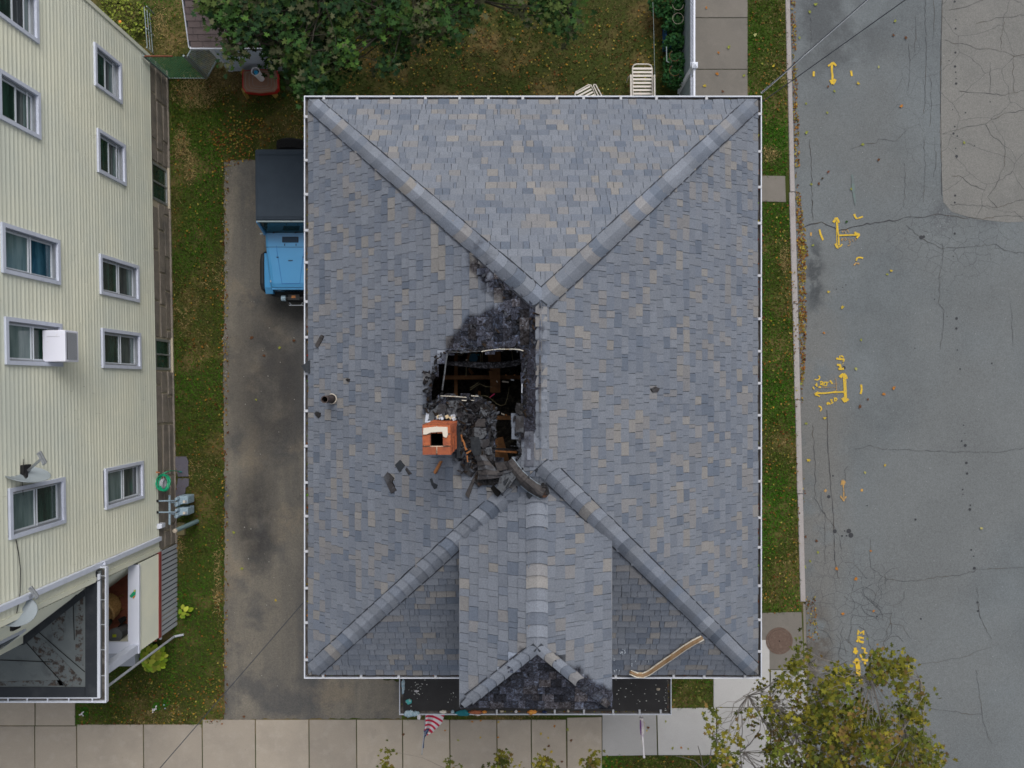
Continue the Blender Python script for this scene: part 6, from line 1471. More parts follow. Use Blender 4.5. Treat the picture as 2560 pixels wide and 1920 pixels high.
mb = MB(); mb.lathe([(.055,0),(.055,1.2)], pb, 16); mb.build('post', M_bollard, t); mb = MB(); mb.lathe([(.057,1.2),(.050,1.24),(.0001,1.26)], pb, 16); mb.build('cap', M_tan, t)
def flat(name, label, cat, pts, z0, z1, m, T=Hz, **k):
    mb = MB(); mb.prism([(T(x,y,z1).x,T(x,y,z1).y) for x,y in pts], z0, z1, bevel=.006); c_ = T(*pts[0],0); return tag(mb.build(name, m, None, c_), label, cat, **k)
flat('stepping_stone', 'blue-grey slate stone beneath the free hose end', 'paving stone', [(615,15),(870,10),(915,120),(905,250),(920,425),(700,430),(655,250)], -.02, .03, M_slate)
flat('stepping_stone', 'blue-grey slate stone between the hose stone and the gas meters', 'paving stone', [(700,462),(925,470),(920,620),(860,660),(850,780),(640,860),(600,840),(670,640)], -.02, .03, M_slate)
flat('mossy_block', 'mossy yellowish stone block under the bollard cap', 'stone', [(690,1385),(835,1385),(835,1640),(680,1650)], -.02, .08, M_moss)
flat('wall_box', 'small white utility box on the siding edge', 'utility box', [(262,1410),(370,1410),(365,1500),(270,1520)], .80, .98, M_vinyl)
flat('stone_slab', 'brown stone slab at the foot of the wall before the lattice', 'stone', [(420,1560),(640,1480),(700,1660),(640,1760),(440,1720)], -.02, .04, M_stone)

# ================================================================== JEEP-LIKE OFF-ROAD CAR
JX = -5.452
JC = thing('off_road_car', 'blue off-road car with black soft top parked half under the roof eave', 'car', (JX, 4.2, 0))
def jb(nm, m, fn, bev=0, smooth=False, parent=None): mb = MB(); fn(mb); return mb.build(nm, m, parent or JC, bev=bev, smooth=smooth)
def loft(mb, secs):     # closed sections of equal length
    n = len(secs[0]); vs = [v for s_ in secs for v in s_]; fs = []
    for i in range(len(secs)-1):
        for k in range(n): fs.append((i*n+k, i*n+(k+1)%n, (i+1)*n+(k+1)%n, (i+1)*n+k))
    fs += [tuple(range(n-1,-1,-1)), tuple(range((len(secs)-1)*n, len(secs)*n))]; mb.add(vs, fs)
yr, yw, yc, yf = 5.56, 3.88, 3.68, 2.36       # rear of top, header, cowl, grille
def rect(y, hw, z0, z1, r_=.05): return [(JX-hw,y,z0),(JX-hw,y,z1-r_),(JX-hw+r_*.4,y,z1-r_*.35),(JX-hw+r_*1.6,y,z1),(JX+hw-r_*1.6,y,z1),(JX+hw-r_*.4,y,z1-r_*.35),(JX+hw,y,z1-r_),(JX+hw,y,z0)]
jb('soft_top', M_softtop, lambda mb: loft(mb, [rect(yr+.02,.655,1.10,1.66,.04), rect(yr-.03,.65,1.10,1.715,.04), rect(yr-.08,.648,1.10,1.725), rect(4.7,.645,1.10,1.735), rect(yw+.04,.64,1.10,1.72), rect(yw,.64,1.10,1.69)]))
jb('roof_seam', M_softtop, lambda mb: (mb.box(JX-.60,JX+.60,yr-.13,yr-.12,1.72,1.735), mb.box(JX-.60,JX+.60,yw+.08,yw+.09,1.72,1.733)))
def tub(mb):
    loft(mb, [rect(yr-.02,.70,.45,1.10,.03), rect(yr-.3,.71,.45,1.11,.03), rect(yw-.05,.70,.45,1.09,.03), rect(yc,.69,.45,1.06,.03)])
jb('body', M_jeepblue, tub)
hood = [(yc,.63,1.065,.045),(yc-.3,.62,1.06,.05),(yc-.7,.575,1.045,.06),(yf+.12,.525,1.02,.07),(yf+.03,.51,.99,.07),(yf,.50,.95,.07)]
jb('bonnet', M_jeepblue, lambda mb: loft(mb, [rect(y,hw,.72,z+.02,r_) for y,hw,z,r_ in hood]), bev=.01)
jb('bonnet_gap', M_blk, lambda mb: mb.box(JX-.60,JX+.60,yc-.315,yc-.307,1.05,1.0845))
jb('bonnet_crease', layered('blue_crease',(.02,.11,.33),rough=.4), lambda mb: (mb.ribbon([(JX-.34,yc-.28,1.088),(JX-.33,yc-.4,1.087),(JX-.22,yf+.12,1.046)],.010), mb.ribbon([(JX+.34,yc-.28,1.088),(JX+.33,yc-.4,1.087),(JX+.22,yf+.12,1.046)],.010), mb.ribbon([(JX-.22,yf+.12,1.047),(JX+.22,yf+.12,1.047)],.010)))
v_ = jb('cowl_vent', M_blk, lambda mb: mb.box(JX-.20,JX+.20,yc-.20,yc-.06,1.084,1.094), bev=.004)
for k in range(6): jb('vent_slat', layered('vent_blue',(.015,.07,.15),rough=.5) if k == 0 else MATS['vent_blue'], lambda mb: mb.box(JX-.18,JX+.18,yc-.19+k*.021,yc-.182+k*.021,1.094,1.098), parent=v_)
for x in (-.14,.14): jb('hinge', M_blk, lambda mb: mb.box(JX+x-.008,JX+x+.008,yc-.28,yc-.23,1.086,1.094))
for x,y in ((-.32,.56),(.32,.56),(.0,.64)): jb('hood_bump', M_blk, lambda mb: mb.box(JX+x-(.025 if x else .055),JX+x+(.025 if x else .055),yc-y-.006,yc-y+.006,1.06,1.092))
for s_ in (-1,1):
    jb('hood_latch', M_metal, lambda mb: mb.box(JX+s_*.50-.012,JX+s_*.50+.012,yf+.15,yf+.20,.98,1.05))
# windscreen
jb('windscreen_frame', M_jeepblue, lambda mb: (mb.bar((JX-.62,yc+.02,1.07),(JX-.60,yw-.01,1.66),.06,.06,(0,1,0)), mb.bar((JX+.62,yc+.02,1.07),(JX+.60,yw-.01,1.66),.06,.06,(0,1,0)), mb.box(JX-.62,JX+.62,yc-.01,yc+.03,1.05,1.10)))
jb('windscreen_header', M_galv, lambda mb: mb.box(JX-.61,JX+.61,yw-.035,yw+.0,1.64,1.69), bev=.006)
jb('windscreen', M_wglass, lambda mb: mb.slab([(JX-.57,yc+.035,1.10),(JX+.57,yc+.035,1.10),(JX+.56,yw-.02,1.64),(JX-.56,yw-.02,1.64)], .006))
for x in (-.42,.12): jb('wiper', M_blk, lambda mb: (mb.bar((JX+x,yc+.03,1.12),(JX+x+.33,yc+.09,1.19),.02,.02), mb.bar((JX+x-.16,yc+.10,1.20),(JX+x+.30,yc+.07,1.16),.014,.014)))
jb('mirror_arm', M_galv, lambda mb: mb.bar((JX-.62,yc+.02,1.12),(JX-.73,yc+.0,1.14),.02,.02))
for s_ in (-1,1):
    w_ = jb('wing', M_jeepblue, lambda mb: loft(mb, [[(JX+s_*a_,y,z_) for a_,z_ in ((.52,.66),(.52,.87-dz),(.72,.85-dz),(.735,.80-dz),(.735,.66))] for y,dz in ((yc-.42,.0),(yc-.9,.0),(yf+.05,.02),(yf-.10,.10))]))
    jb('wing_flare', M_blk, lambda mb: mb.tube([(JX+s_*.78,yc-.36,.58),(JX+s_*.79,yc-.46,.76),(JX+s_*.79,yc-.62,.80),(JX+s_*.79,yf+.16,.80),(JX+s_*.78,yf+.04,.76),(JX+s_*.74,yf-.06,.60)],[.04,.055,.06,.06,.055,.03],8))
    jb('rear_flare', M_blk, lambda mb: mb.tube([(JX+s_*.76,4.75,.58),(JX+s_*.76,4.82,.78),(JX+s_*.76,5.15,.84),(JX+s_*.76,5.42,.78),(JX+s_*.76,5.5,.58)],.05,8))
    d_ = jb('door', M_jeepblue, lambda mb: mb.box(JX+s_*.70,JX+s_*.725,3.92,4.72,.50,1.08)); jb('door_handle', M_blk, lambda mb: mb.box(JX+s_*.725,JX+s_*.75,4.55,4.68,.92,.95), parent=d_)
    jb('side_window', M_wglass, lambda mb: mb.box(JX+s_*.652,JX+s_*.662,3.98,4.66,1.14,1.56))
    jb('headlight', M_sash, lambda mb: mb.lathe([(.0001,-.03),(.085,-.02),(.09,.0)],(JX+s_*.36,yf-.0,.80),16,axis='Y'))
    jb('tail_light', M_redplast, lambda mb: mb.box(JX+s_*.60-.05,JX+s_*.60+.05,yr,yr+.05,.70,.88))
jb('grille', M_jeepblue, lambda mb: mb.box(JX-.49,JX+.49,yf-.025,yf+.02,.52,.98), bev=.01)
for k in range(7): x_ = JX-.24+k*.08; jb('grille_slot', M_blk, lambda mb: mb.box(x_-.02,x_+.02,yf-.030,yf-.024,.62,.92))
def wheel(cx, cy, cz, axis='X', r_=.36, wd=.24, par=JC):
    w_ = jb('wheel', M_tyre, lambda mb: mb.lathe([(r_*.60,-wd/2),(r_*.9,-wd/2),(r_,-wd*.38),(r_*1.01,0),(r_,wd*.38),(r_*.9,wd/2),(r_*.60,wd/2)],(cx,cy,cz),36,axis=axis))
    jb('rim', M_blk, lambda mb: mb.lathe([(.0001,-wd*.2),(r_*.3,-wd*.25),(r_*.6,-wd*.35),(r_*.6,wd*.35),(r_*.3,wd*.25),(.0001,wd*.2)],(cx,cy,cz),24,axis=axis), parent=w_)
    def tread(mb):
        for k in range(26):
            a = 2*math.pi*k/26
            for u in (-.3,-.1,.1,.3):
                aa = a + (.06 if u in (-.3,.1) else -.06); q = Vector((math.cos(aa), math.sin(aa), 0)); tt = Vector((-math.sin(aa), math.cos(aa), 0))
                if axis == 'X': P_ = lambda v,h: Vector((h,v.x,v.y))
                else: P_ = lambda v,h: Vector((v.x,h,v.y))
                mb.obox(Vector((cx,cy,cz))+P_(q*(r_+.004),wd*u), P_(q*.008,0), P_(tt*.034,0), P_(Vector((0,0,0)),wd*.085))
    jb('tread', M_tyre, tread, parent=w_)
for s_ in (-1,1): wheel(JX+s_*.66, yc-.72, .36); wheel(JX+s_*.66, 5.12, .36)
wheel(JX+.02, 5.86, .92, 'Y', .385, .27)
jb('spare_carrier', M_blk, lambda mb: (mb.box(JX-.1,JX+.1,yr+.02,5.76,.85,.98), mb.box(JX-.5,JX+.5,yr+.0,yr+.07,.60,.70)))
jb('rear_bumper', M_blk, lambda mb: mb.box(JX-.62,JX+.62,yr+.0,yr+.10,.42,.55), bev=.01)
jb('front_bumper', M_blk, lambda mb: loft(mb, [[(JX-.66,yf-.02,.42),(JX-.62,yf-.13,.42),(JX-.35,yf-.20,.42),(JX+.35,yf-.20,.42),(JX+.62,yf-.13,.42),(JX+.66,yf-.02,.42)],[(JX-.66,yf-.02,.60),(JX-.62,yf-.13,.60),(JX-.35,yf-.20,.60),(JX+.35,yf-.20,.60),(JX+.62,yf-.13,.60),(JX+.66,yf-.02,.60)]]))
def winch(mb):
    mb.box(JX-.20,JX+.20,yf-.30,yf-.12,.60,.66); mb.tube([(JX-.28,yf-.21,.72),(JX+.28,yf-.21,.72)],.055,12); mb.box(JX-.14,JX+.14,yf-.26,yf-.12,.74,.80)
jb('winch', M_blk, winch); jb('winch_drum', M_gas, lambda mb: mb.tube([(JX-.33,yf-.21,.72),(JX-.22,yf-.21,.72)],.07,12)); jb('winch_badge', M_freshwood, lambda mb: mb.box(JX-.06,JX+.04,yf-.21,yf-.15,.80,.806))
jb('fairlead', M_metal, lambda mb: (mb.bar((JX-.17,yf-.30,.62),(JX-.13,yf-.36,.60),.02,.03), mb.bar((JX+.17,yf-.30,.62),(JX+.13,yf-.36,.60),.02,.03), mb.bar((JX-.18,yf-.37,.60),(JX+.18,yf-.37,.60),.02,.02), mb.bar((JX-.15,yf-.29,.62),(JX+.15,yf-.29,.62),.016,.016)))
jb('chassis', M_blk, lambda mb: mb.box(JX-.5,JX+.5,yf-.05,yr,.25,.46))

# ================================================================== BACK YARD
ZY = lambda x, y, z=0: P(340+x/3.457, y/3.457, z)
zs = 1.5
SHD = thing('garden_shed', 'pale blue stucco shed with brown shingle roof under the maple tree', 'shed', ZY(900,500,0))
e0, e1_ = ZY(465,412,zs), ZY(1340,412,zs)
wy = ZY(800,616,0).y; wx0, wx1 = ZY(815,616,0).x, ZY(1360,616,0).x
mb = MB(); mb.box(wx0, wx1, wy+2.4, wy+.0, 0, zs-.02); mb.build('wall', M_shedwall, SHD)
mb = MB(); mb.box(wx0-.03, wx0+.07, wy-.015, wy+.03, 0, zs-.02); mb.build('corner_trim', M_vinyl, SHD)
mb = MB(); mb.box(e0.x, e1_.x, e0.y-.03, e0.y+.02, zs-.06, zs+.01); mb.build('eave_trim', M_vinyl, SHD)
shx0, shx1, shy = e0.x, e1_.x, e0.y; PSH = Plane((0,shy),(0,1),zs,.35)
mb = MB(); top = [PSH.pt(*PSH.uv(x,y),0) for x,y in ((shx0,shy),(shx1,shy),(shx1,shy+2.2),(shx0,shy+2.2))]; mb.slab(top, .03); mb.build('roof_deck', M_under, SHD)
v = 0; k = 0
while v < 2.1:
    u = -shx1 - .2*(k%3); 
    while u < -shx0:
        wd = .30; a, b = max(u+.004,-shx1), min(u+wd-.004,-shx0)
        if b-a > .03:
            mb = MB(); q = [PSH.pt(a,v,.016),PSH.pt(b,v,.016),PSH.pt(b,v+.16,.004),PSH.pt(a,v+.16,.004)]; mb.slab(q, .012); mb.build('shingle', M_shingbrown, SHD)
        u += wd
    v += .145; k += 1
mb = MB(); mb.bar(PSH.pt(-shx0,0,.0)+Vector((-.012,0,0)), PSH.pt(-shx0,2.2,.0)+Vector((-.012,0,0)), .02, .06); mb.build('rake_trim', M_vinyl, SHD)
# play table
zt = .5; pts = [(930,612),(1080,600),(1205,605),(1215,640),(1218,760),(1195,790),(1070,803),(950,790),(928,755),(925,640)]
TB = thing('play_table', 'brown topped red plastic play table beside the shed wall', 'table', ZY(1080,700,0))
mb = MB(); mb.prism([(ZY(x,y,zt).x,ZY(x,y,zt).y) for x,y in pts], zt-.04, zt, bevel=.01); mb.build('table_top', M_tabletop, TB)
mb = MB(); mb.prism([(ZY(x+(x-1078)*.07,y+(y-700)*.06,zt-.03).x,ZY(x+(x-1078)*.07,y+(y-700)*.06,zt-.03).y) for x,y in pts], zt-.16, zt-.035, bevel=.01); mb.build('red_rim', M_redplast, TB)
for i in range(3):
    mb = MB(); q = [(1078+(x-1078)*(.86-.2*i),700+(y-700)*(.86-.2*i)) for x,y in pts]; q.append(q[0]); mb.ribbon([ZY(x,y,zt+.002) for x,y in q], .012); mb.build('groove', M_stone, TB)
for x,y in ((960,840),(1210,830),(1230,680),(950,660)):
    mb = MB(); p = ZY(x,y,0); c_ = ZY(1075,700,.25); q = Vector((p.x+(c_.x-p.x)*.12, p.y+(c_.y-p.y)*.12, zt-.14)); mb.bar(p,q,.12,.08); mb.build('leg', M_yelplast, TB)
p = ZY(1085,680,zt); CP = thing('bucket', 'white and cyan bucket standing on the play table', 'bucket', p)
mb = MB(); mb.lathe([(.075,0),(.10,.42),(.108,.43),(.095,.43),(.085,.30)], p, 24); mb.build('shell', M_flagwhite, CP)
mb = MB(); mb.lathe([(.090,.38),(.088,.24),(.0001,.22)], p, 24); mb.build('dark_inside', M_bluepl, CP)
mb = MB(); mb.lathe([(.040,.23),(.050,.37),(.035,.38),(.0001,.33)], p+Vector((-.01,.0,0)), 16); mb.build('cyan_cup', M_cyan, CP)
# chain link fence and gate
def chain(root, nm, a, b, h, m, sp=.075, r_=.004):
    a, b = Vector(a), Vector(b); L = (b-a).length; d = (b-a)/L; mb = MB(); n_ = int(L/sp)
    for k in range(-int(h/sp), n_+1):
        for sg in (1,-1):
            s0, s1 = (k*sp, k*sp+h) if sg > 0 else (k*sp+h, k*sp)
            z0_, z1_ = 0., h
            lo, hi = min(s0,s1), max(s0,s1)
            t0 = max(0,(0-s0)/(s1-s0) if s1 > s0 else (L-s0)/(s1-s0)); t1 = min(1,(L-s0)/(s1-s0) if s1 > s0 else (0-s0)/(s1-s0))
            if t1-t0 < .02: continue
            mb.bar(a+d*(s0+(s1-s0)*t0)+Vector((0,0,.03+h*t0)), a+d*(s0+(s1-s0)*t1)+Vector((0,0,.03+h*t1)), r_*2, r_*2)
    return tag(mb.build(nm, m, root), kind='stuff')
fa, fb = ZY(300,680,0), ZY(610,680,0)
FN = thing('chain_link_fence', 'short green chain-link fence joining the cream house corner to the gate', 'fence', fa)
fa2 = Vector((-8.98, fa.y, 0)); chain(FN, 'green_mesh', fa2, (fb.x,fb.y,0), 1.22, M_greenmesh, .07, .003)
mb = MB(); mb.tube([(fa2.x,fa.y,1.27),(fb.x-.28,fb.y,1.27)], .022, 8); mb.build('top_rail', M_rust, FN)
mb = MB(); mb.tube([(fa2.x,fa.y,.03),(fb.x,fb.y,.03)], .012, 6); mb.build('bottom_wire', M_galv, FN)
for x in (fa2.x+.02, fb.x): mb = MB(); mb.tube([(x,fa.y,0),(x,fa.y,1.3)], .026, 8); mb.build('post', M_galv, FN)
GT = thing('chain_link_gate', 'grey chain-link gate swung open toward the shed corner', 'gate', ZY(650,650,0))
ga, gb = ZY(670,640,0), ZY(612,640,0); gc, ge = Vector((fb.x+.05,fb.y+.03,0)), Vector((fb.x+.38, fb.y+.62, 0))
chain(GT, 'mesh', gc, ge, 1.15, M_galv, .075)
mb = MB()
for z_ in (.05,1.2): mb.tube([gc+Vector((0,0,z_)), ge+Vector((0,0,z_))], .02, 8)
for q in (gc, ge): mb.tube([q+Vector((0,0,.05)), q+Vector((0,0,1.2))], .02, 8)
mb.build('gate_frame', M_galv, GT)
mb = MB()
for _ in range(60):
    t_ = random.random(); q = gc.lerp(ge, t_)+Vector((-.12+random.uniform(-.08,.08),random.uniform(-.05,.05),random.uniform(.2,1.1))); s = random.uniform(.02,.05); mb.obox(q,(s,0,0),(0,s*.5,.01),(0,0,.005))
tag(mb.build('dead_vine', M_bark, GT), kind='stuff')
f0, f1 = P(369,36,.15), P(377,128,.15)
F3 = thing('garden_edging', 'low grey wire edging fence beside the weed bed behind the cream house', 'fence', (f0.x,f0.y,0))
for z_ in (.05,.18,.32): mb = MB(); mb.tube([(f0.x,f0.y+.1,z_),(f1.x,f1.y,z_)], .011, 6); mb.build('rail', M_galv, F3)
for y_ in (f1.y, (f0.y+f1.y)/2, f0.y+.1): mb = MB(); mb.tube([(f1.x,y_,0),(f1.x,y_,.36)], .016, 8); mb.build('post', M_galv, F3)
# vinyl fence
zfn = 1.5; fy = [(-330,'p'),(165,'p')]
VF = thing('vinyl_fence', 'white and grey vinyl privacy fence with lattice top beside the side path', 'fence', P(1700,80,0))
FX = P(1736,80,zfn).x
def vbox(nm, x0,x1,y0,y1,z0,z1,m): mb = MB(); mb.box(x0,x1,y0,y1,z0,z1); return mb.build(nm, m, VF)
ytop, ybot, ymid = 14.0, 4.9, P(1738,165,zfn).y
for (ya, yb_) in ((ymid+.06, ymid+2.35), (ymid+2.47, ymid+4.8), (ybot, ymid-.06)):
    vbox('top_rail', FX-.022,FX+.022,ya,yb_,zfn-.05,zfn,M_vinyl); vbox('middle_rail', FX-.018,FX+.018,ya,yb_,zfn-.36,zfn-.31,M_vinyl); vbox('bottom_rail', FX-.018,FX+.018,ya,yb_,.04,.10,M_vinyl)
    y_ = ya
    while y_ < yb_-.02:
        y2 = min(y_+.145, yb_); vbox('fence_board', FX-.012,FX+.012,y_+.002,y2-.003,.10,zfn-.36,M_vinylpanel); y_ += .145
    mb = MB(); L_ = yb_-ya; sp = .095; k = -4
    while k*sp < L_:
        for sg in (1,-1):
            s0, s1 = (k*sp, k*sp+.26) if sg > 0 else (k*sp+.26, k*sp); t0, t1 = 0, 1
            for (lim) in (0, L_):
                pass
            if min(s0,s1) >= 0 and max(s0,s1) <= L_: mb.bar((FX+(.005 if sg>0 else -.005),ya+s0,zfn-.31),(FX+(.005 if sg>0 else -.005),ya+s1,zfn-.05),.008,.024,(1,0,0))
        k += 1
    mb.build('lattice', M_vinyl, VF)
for y_ in (ymid, ymid+2.41, ymid+4.86):
    vbox('post', FX-.055,FX+.055,y_-.055,y_+.055,0,zfn+.05,M_vinyl)
    mb = MB(); mb.add([(FX-.07,y_-.07,zfn+.05),(FX+.07,y_-.07,zfn+.05),(FX+.07,y_+.07,zfn+.05),(FX-.07,y_+.07,zfn+.05),(FX,y_,zfn+.10)], [(0,1,4),(1,2,4),(2,3,4),(3,0,4),(3,2,1,0)]); mb.build('post_cap', M_vinyl, VF)
# bent wire brace strips seen through the panel are left out; potted plants with hoops along the fence
GRN = [(.012,.045,.012),(.02,.07,.02),(.03,.085,.022),(.015,.055,.02)]
def bush(root, nm, c_, rx, ry, h, n, pal, size, tilt=.5):
    p = []; cl = []
    for _ in range(n):
        a = random.uniform(0,6.28); q = math.sqrt(random.random()); zz = c_.z + h*(random.random()**.6)*(1-.5*q); p.append((c_.x+rx*q*math.cos(a), c_.y+ry*q*math.sin(a), zz)); k = random.uniform(.6,1.4); g_ = random.choice(pal); cl.append([v*k for v in g_])
    return tag(scatter(nm, LV4, LF4, np.array(p), rots(n,tilt), RNG.uniform(.5,1.3,n)*size, np.array(cl), M_leafy, root), kind='stuff')
for i,(py,ry_,lab) in enumerate(((30,.45,'dark leafy bush at the top end of the vinyl fence'),(55,.22,'hooped green plant in the blue planter, the upper one'),(88,.20,'hooped green plant in the blue planter, the lower one'),(130,.22,'green plant behind the white bent rod along the fence'),(177,.28,'bushy green plant with a wire hoop, between the rod and the roof edge'),(212,.28,'bushy green plant nearest the gutter by the vinyl fence'))):
    c_ = P(1676 if i else 1668, py, 0); t = thing('fence_plant', lab, 'plant', c_)
    bush(t, 'foliage', c_+Vector((0,0,.25)), .30 if i else .55, ry_, .6, 330 if i else 900, GRN, .045)
    mb = MB(); mb.tube([c_, c_+Vector((.02,.01,.35))], .012, 6); mb.build('stem', M_bark, t)
    if i in (1,2,4,5):
        mb = MB(); cc_ = c_+Vector((0 if i<3 else -.08,0,.85)); mb.tube([cc_+Vector((.135*math.cos(R(k)),.135*math.sin(R(k)),0)) for k in (range(0,361,20) if i==2 else range(120,321,20) if i>2 else range(180,380,20))], .005, 6, cap=False); mb.build('hoop', M_rust if i>3 else M_tan, t)
        mb = MB()
        for k in (0,120,240): q = Vector((.135*math.cos(R(k)),.135*math.sin(R(k)),0)); mb.tube([cc_+q, c_+q*.6], .005, 5)
        mb.build('hoop_leg', M_galv, t)
a, b = P(1662,57,.3), P(1697,116,.3); t = thing('blue_planter', 'blue rectangular planter standing along the vinyl fence', 'planter', (a.x,a.y,0))
for bx_ in ((a.x,a.x+.03,b.y,a.y),(b.x-.03,b.x,b.y,a.y),(a.x+.03,b.x-.03,b.y,b.y+.03),(a.x+.03,b.x-.03,a.y-.03,a.y)): mb = MB(); mb.box(*bx_,0,.42); mb.build('side', M_bluepl, t)
mb = MB(); mb.box(a.x+.03,b.x-.03,b.y+.03,a.y-.03,0,.34); mb.build('soil', M_soil, t)
mb = MB(); mb.tube([P(1666,117,.8),P(1667,154,.8),P(1673,156,.8)], .012, 8); mb.tube([P(1667,154,.8), P(1664,152,0)], .010, 6); tag(mb.build('bent_rod', M_galv, None, P(1666,135,.8)), 'bent whitish rod standing among the plants by the fence', 'rod')
mb = MB(); mb.tube([P(1632,5,1.0),P(1634,60,1.0),P(1638,240,1.0)], .004, 5); tag(mb.build('clothes_line', M_galv, None, P(1634,60,1.0)), 'thin line stretched across the yard between the tree and the chair', 'line')
# lawn chairs
def bars(root, nm, a, b, r_, m=M_chair): mb = MB(); mb.tube([a,b] if not isinstance(a,list) else a, r_, 8); return mb.build(nm, m, root)
ZH = lambda x, y, z=.0: P(1360+x/3.687, y/3.687, z)
LC = thing('strap_lounger', 'white strap lawn chair lying reclined, the larger one with its back fully in view', 'lawn chair', ZH(905,800,0), 'white strap lawn chairs by the back gutter')
zl = lambda y: .62-.28*(y-590)/300 if y < 890 else .34
fr = [(822,1000),(815,625),(828,600),(850,592),(960,592),(985,602),(996,630),(1003,1000)]
mb = MB(); mb.tube([ZH(x,y,zl(y)) for x,y in fr], .016, 8); mb.build('back_frame', M_chair, LC)
for k in range(13):
    y = 632+k*33; mb = MB(); p, q = ZH(820,y,zl(y)+.012), ZH(998,y,zl(y)+.012); mb.box(p.x,q.x,p.y-.025,p.y+.025,p.z-.008,p.z+.004); mb.build('strap', M_chair, LC)
for x0 in (800, 1018):
    mb = MB(); mb.tube([ZH(x0,690,.60),ZH(x0+2,880,.60),ZH(x0+2,980,.58)], .022, 8); mb.build('armrest', M_chair, LC)
    mb = MB(); s_ = -40 if x0 < 900 else -12; mb.tube([ZH(x0,690,.60),ZH(x0+s_*.6,715,.45),ZH(x0+s_,760,.02)], .014, 8); mb.tube([ZH(x0,900,.58),ZH(x0+s_*.6,960,.02)], .014, 8); mb.build('leg', M_chair, LC)
mb = MB(); mb.tube([ZH(825,785,.42),ZH(910,795,.41),ZH(985,785,.42)], .006, 6); mb.build('loose_cord', M_orange, LC)
L2 = thing('strap_lounger', 'white strap lawn chair turned askew, mostly hidden by the back gutter', 'lawn chair', ZH(400,860,0), 'white strap lawn chairs by the back gutter')
mb = MB(); mb.tube([ZH(x,y,.55) for x,y in [(310,960),(285,870),(292,850),(410,782),(430,785),(445,805),(500,940)]], .016, 8); mb.build('back_frame', M_chair, L2)
for k in range(6):
    a_, b_ = ZH(298+k*12,862+k*26,.56), ZH(425+k*13,795+k*26,.56); mb = MB(); mb.bar(a_,b_,.04,.008); mb.build('strap', M_chair, L2)
for pth in ([(455,790),(462,778),(475,780),(530,880),(560,960)], [(455,790),(500,880),(530,960)]):
    mb = MB(); mb.tube([ZH(x,y,.6) for x,y in pth], .015, 8); mb.build('armrest', M_chair, L2)
for x,y in ((300,900),(560,960),(420,1000)): mb = MB(); mb.tube([ZH(x,y,.55),ZH(x-8,y-4,.0)], .014, 8); mb.build('leg', M_chair, L2)

# ------------------------------------------------------------ small plants
def hosta(c_, rad, n, pal, label, size=.12):
    t = thing('leafy_plant', label, 'plant', c_)
    mb = MB(); mb.lathe([(rad*.3,0),(.0001,.08)], c_, 10); mb.build('crown', M_bark, t)
    for k in range(n):
        a = k*2.399; rr = rad*math.sqrt((k+.4)/n); hgt = .34-.22*rr/rad; col = random.choice(pal); kk = random.uniform(.45,1.15); col = tuple(v*kk for v in col)
        d = Vector((math.cos(a),math.sin(a),0)); s = Vector((-d.y,d.x,0)); p0_ = c_+d*(rr-.3*size)+Vector((0,0,hgt)); sz = size*random.uniform(.8,1.2); mb = MB(); vs = []
        for i in range(6):
            u = i/5; w_ = sz*.42*math.sin(math.pi*min(1,u*.93+.07))**.7; q = p0_+d*(u*sz)+Vector((0,0,-.35*sz*u*u))
            vs += [q+s*w_+Vector((0,0,.14*w_)), q+Vector((0,0,-.1*w_)), q-s*w_+Vector((0,0,.14*w_))]
        mb.add(vs, [(3*i,3*i+1,3*i+4,3*i+3) for i in range(5)]+[(3*i+1,3*i+2,3*i+5,3*i+4) for i in range(5)], (*col,0)); mb.build('leaf', M_leafy, t, smooth=True)
    return t
YGR = [(.26,.36,.025),(.30,.38,.04),(.20,.32,.03),(.33,.36,.05)]
hosta(ZC(1112,865,0), .32, 44, YGR, 'broad yellow-green hosta clump beside the porch skirt', .145)
hosta(ZC(1335,530,0), .13, 9, YGR, 'small yellow-green hosta seedling in the lawn strip', .12)
for (x,y,lab) in ((610,1255,'white flower cluster in the grass near the porch gutter corner'),(1125,1218,'white flower cluster in the middle of the front lawn'),(1192,1188,'single dim bluish flower head right of the middle flower cluster')):
    c_ = ZC(x,y,0); t = thing('white_flowers', lab, 'flowers', c_)
    for k in range(9 if x != 1192 else 2):
        q = c_+Vector((random.gauss(0,.035),random.gauss(0,.045),.10+random.uniform(0,.05))); mb = MB(); mb.lathe([(.0001,.012),(.014,.01),(.018,0),(.0001,-.005)], q, 7); mb.build('blossom', M_flagwhite if x != 1192 else M_bluecloth, t)
    bush(t, 'foliage', c_, .10, .12, .08, 60, [(.03,.10,.01)], .03)
c_ = P(306,52,0); t = thing('garden_weeds', 'patch of tall weeds with an orange flower behind the cream house', 'weeds', c_)
bush(t, 'foliage', c_, .8, .55, .35, 700, [(.10,.13,.02),(.16,.19,.03),(.07,.08,.02)], .04)
mb = MB(); q = ZY(-118,185,.5) if False else P(300,54,.4); mb.lathe([(.0001,.012),(.035,.01),(.04,0)], q, 8); mb.build('orange_flower', M_orange, t)

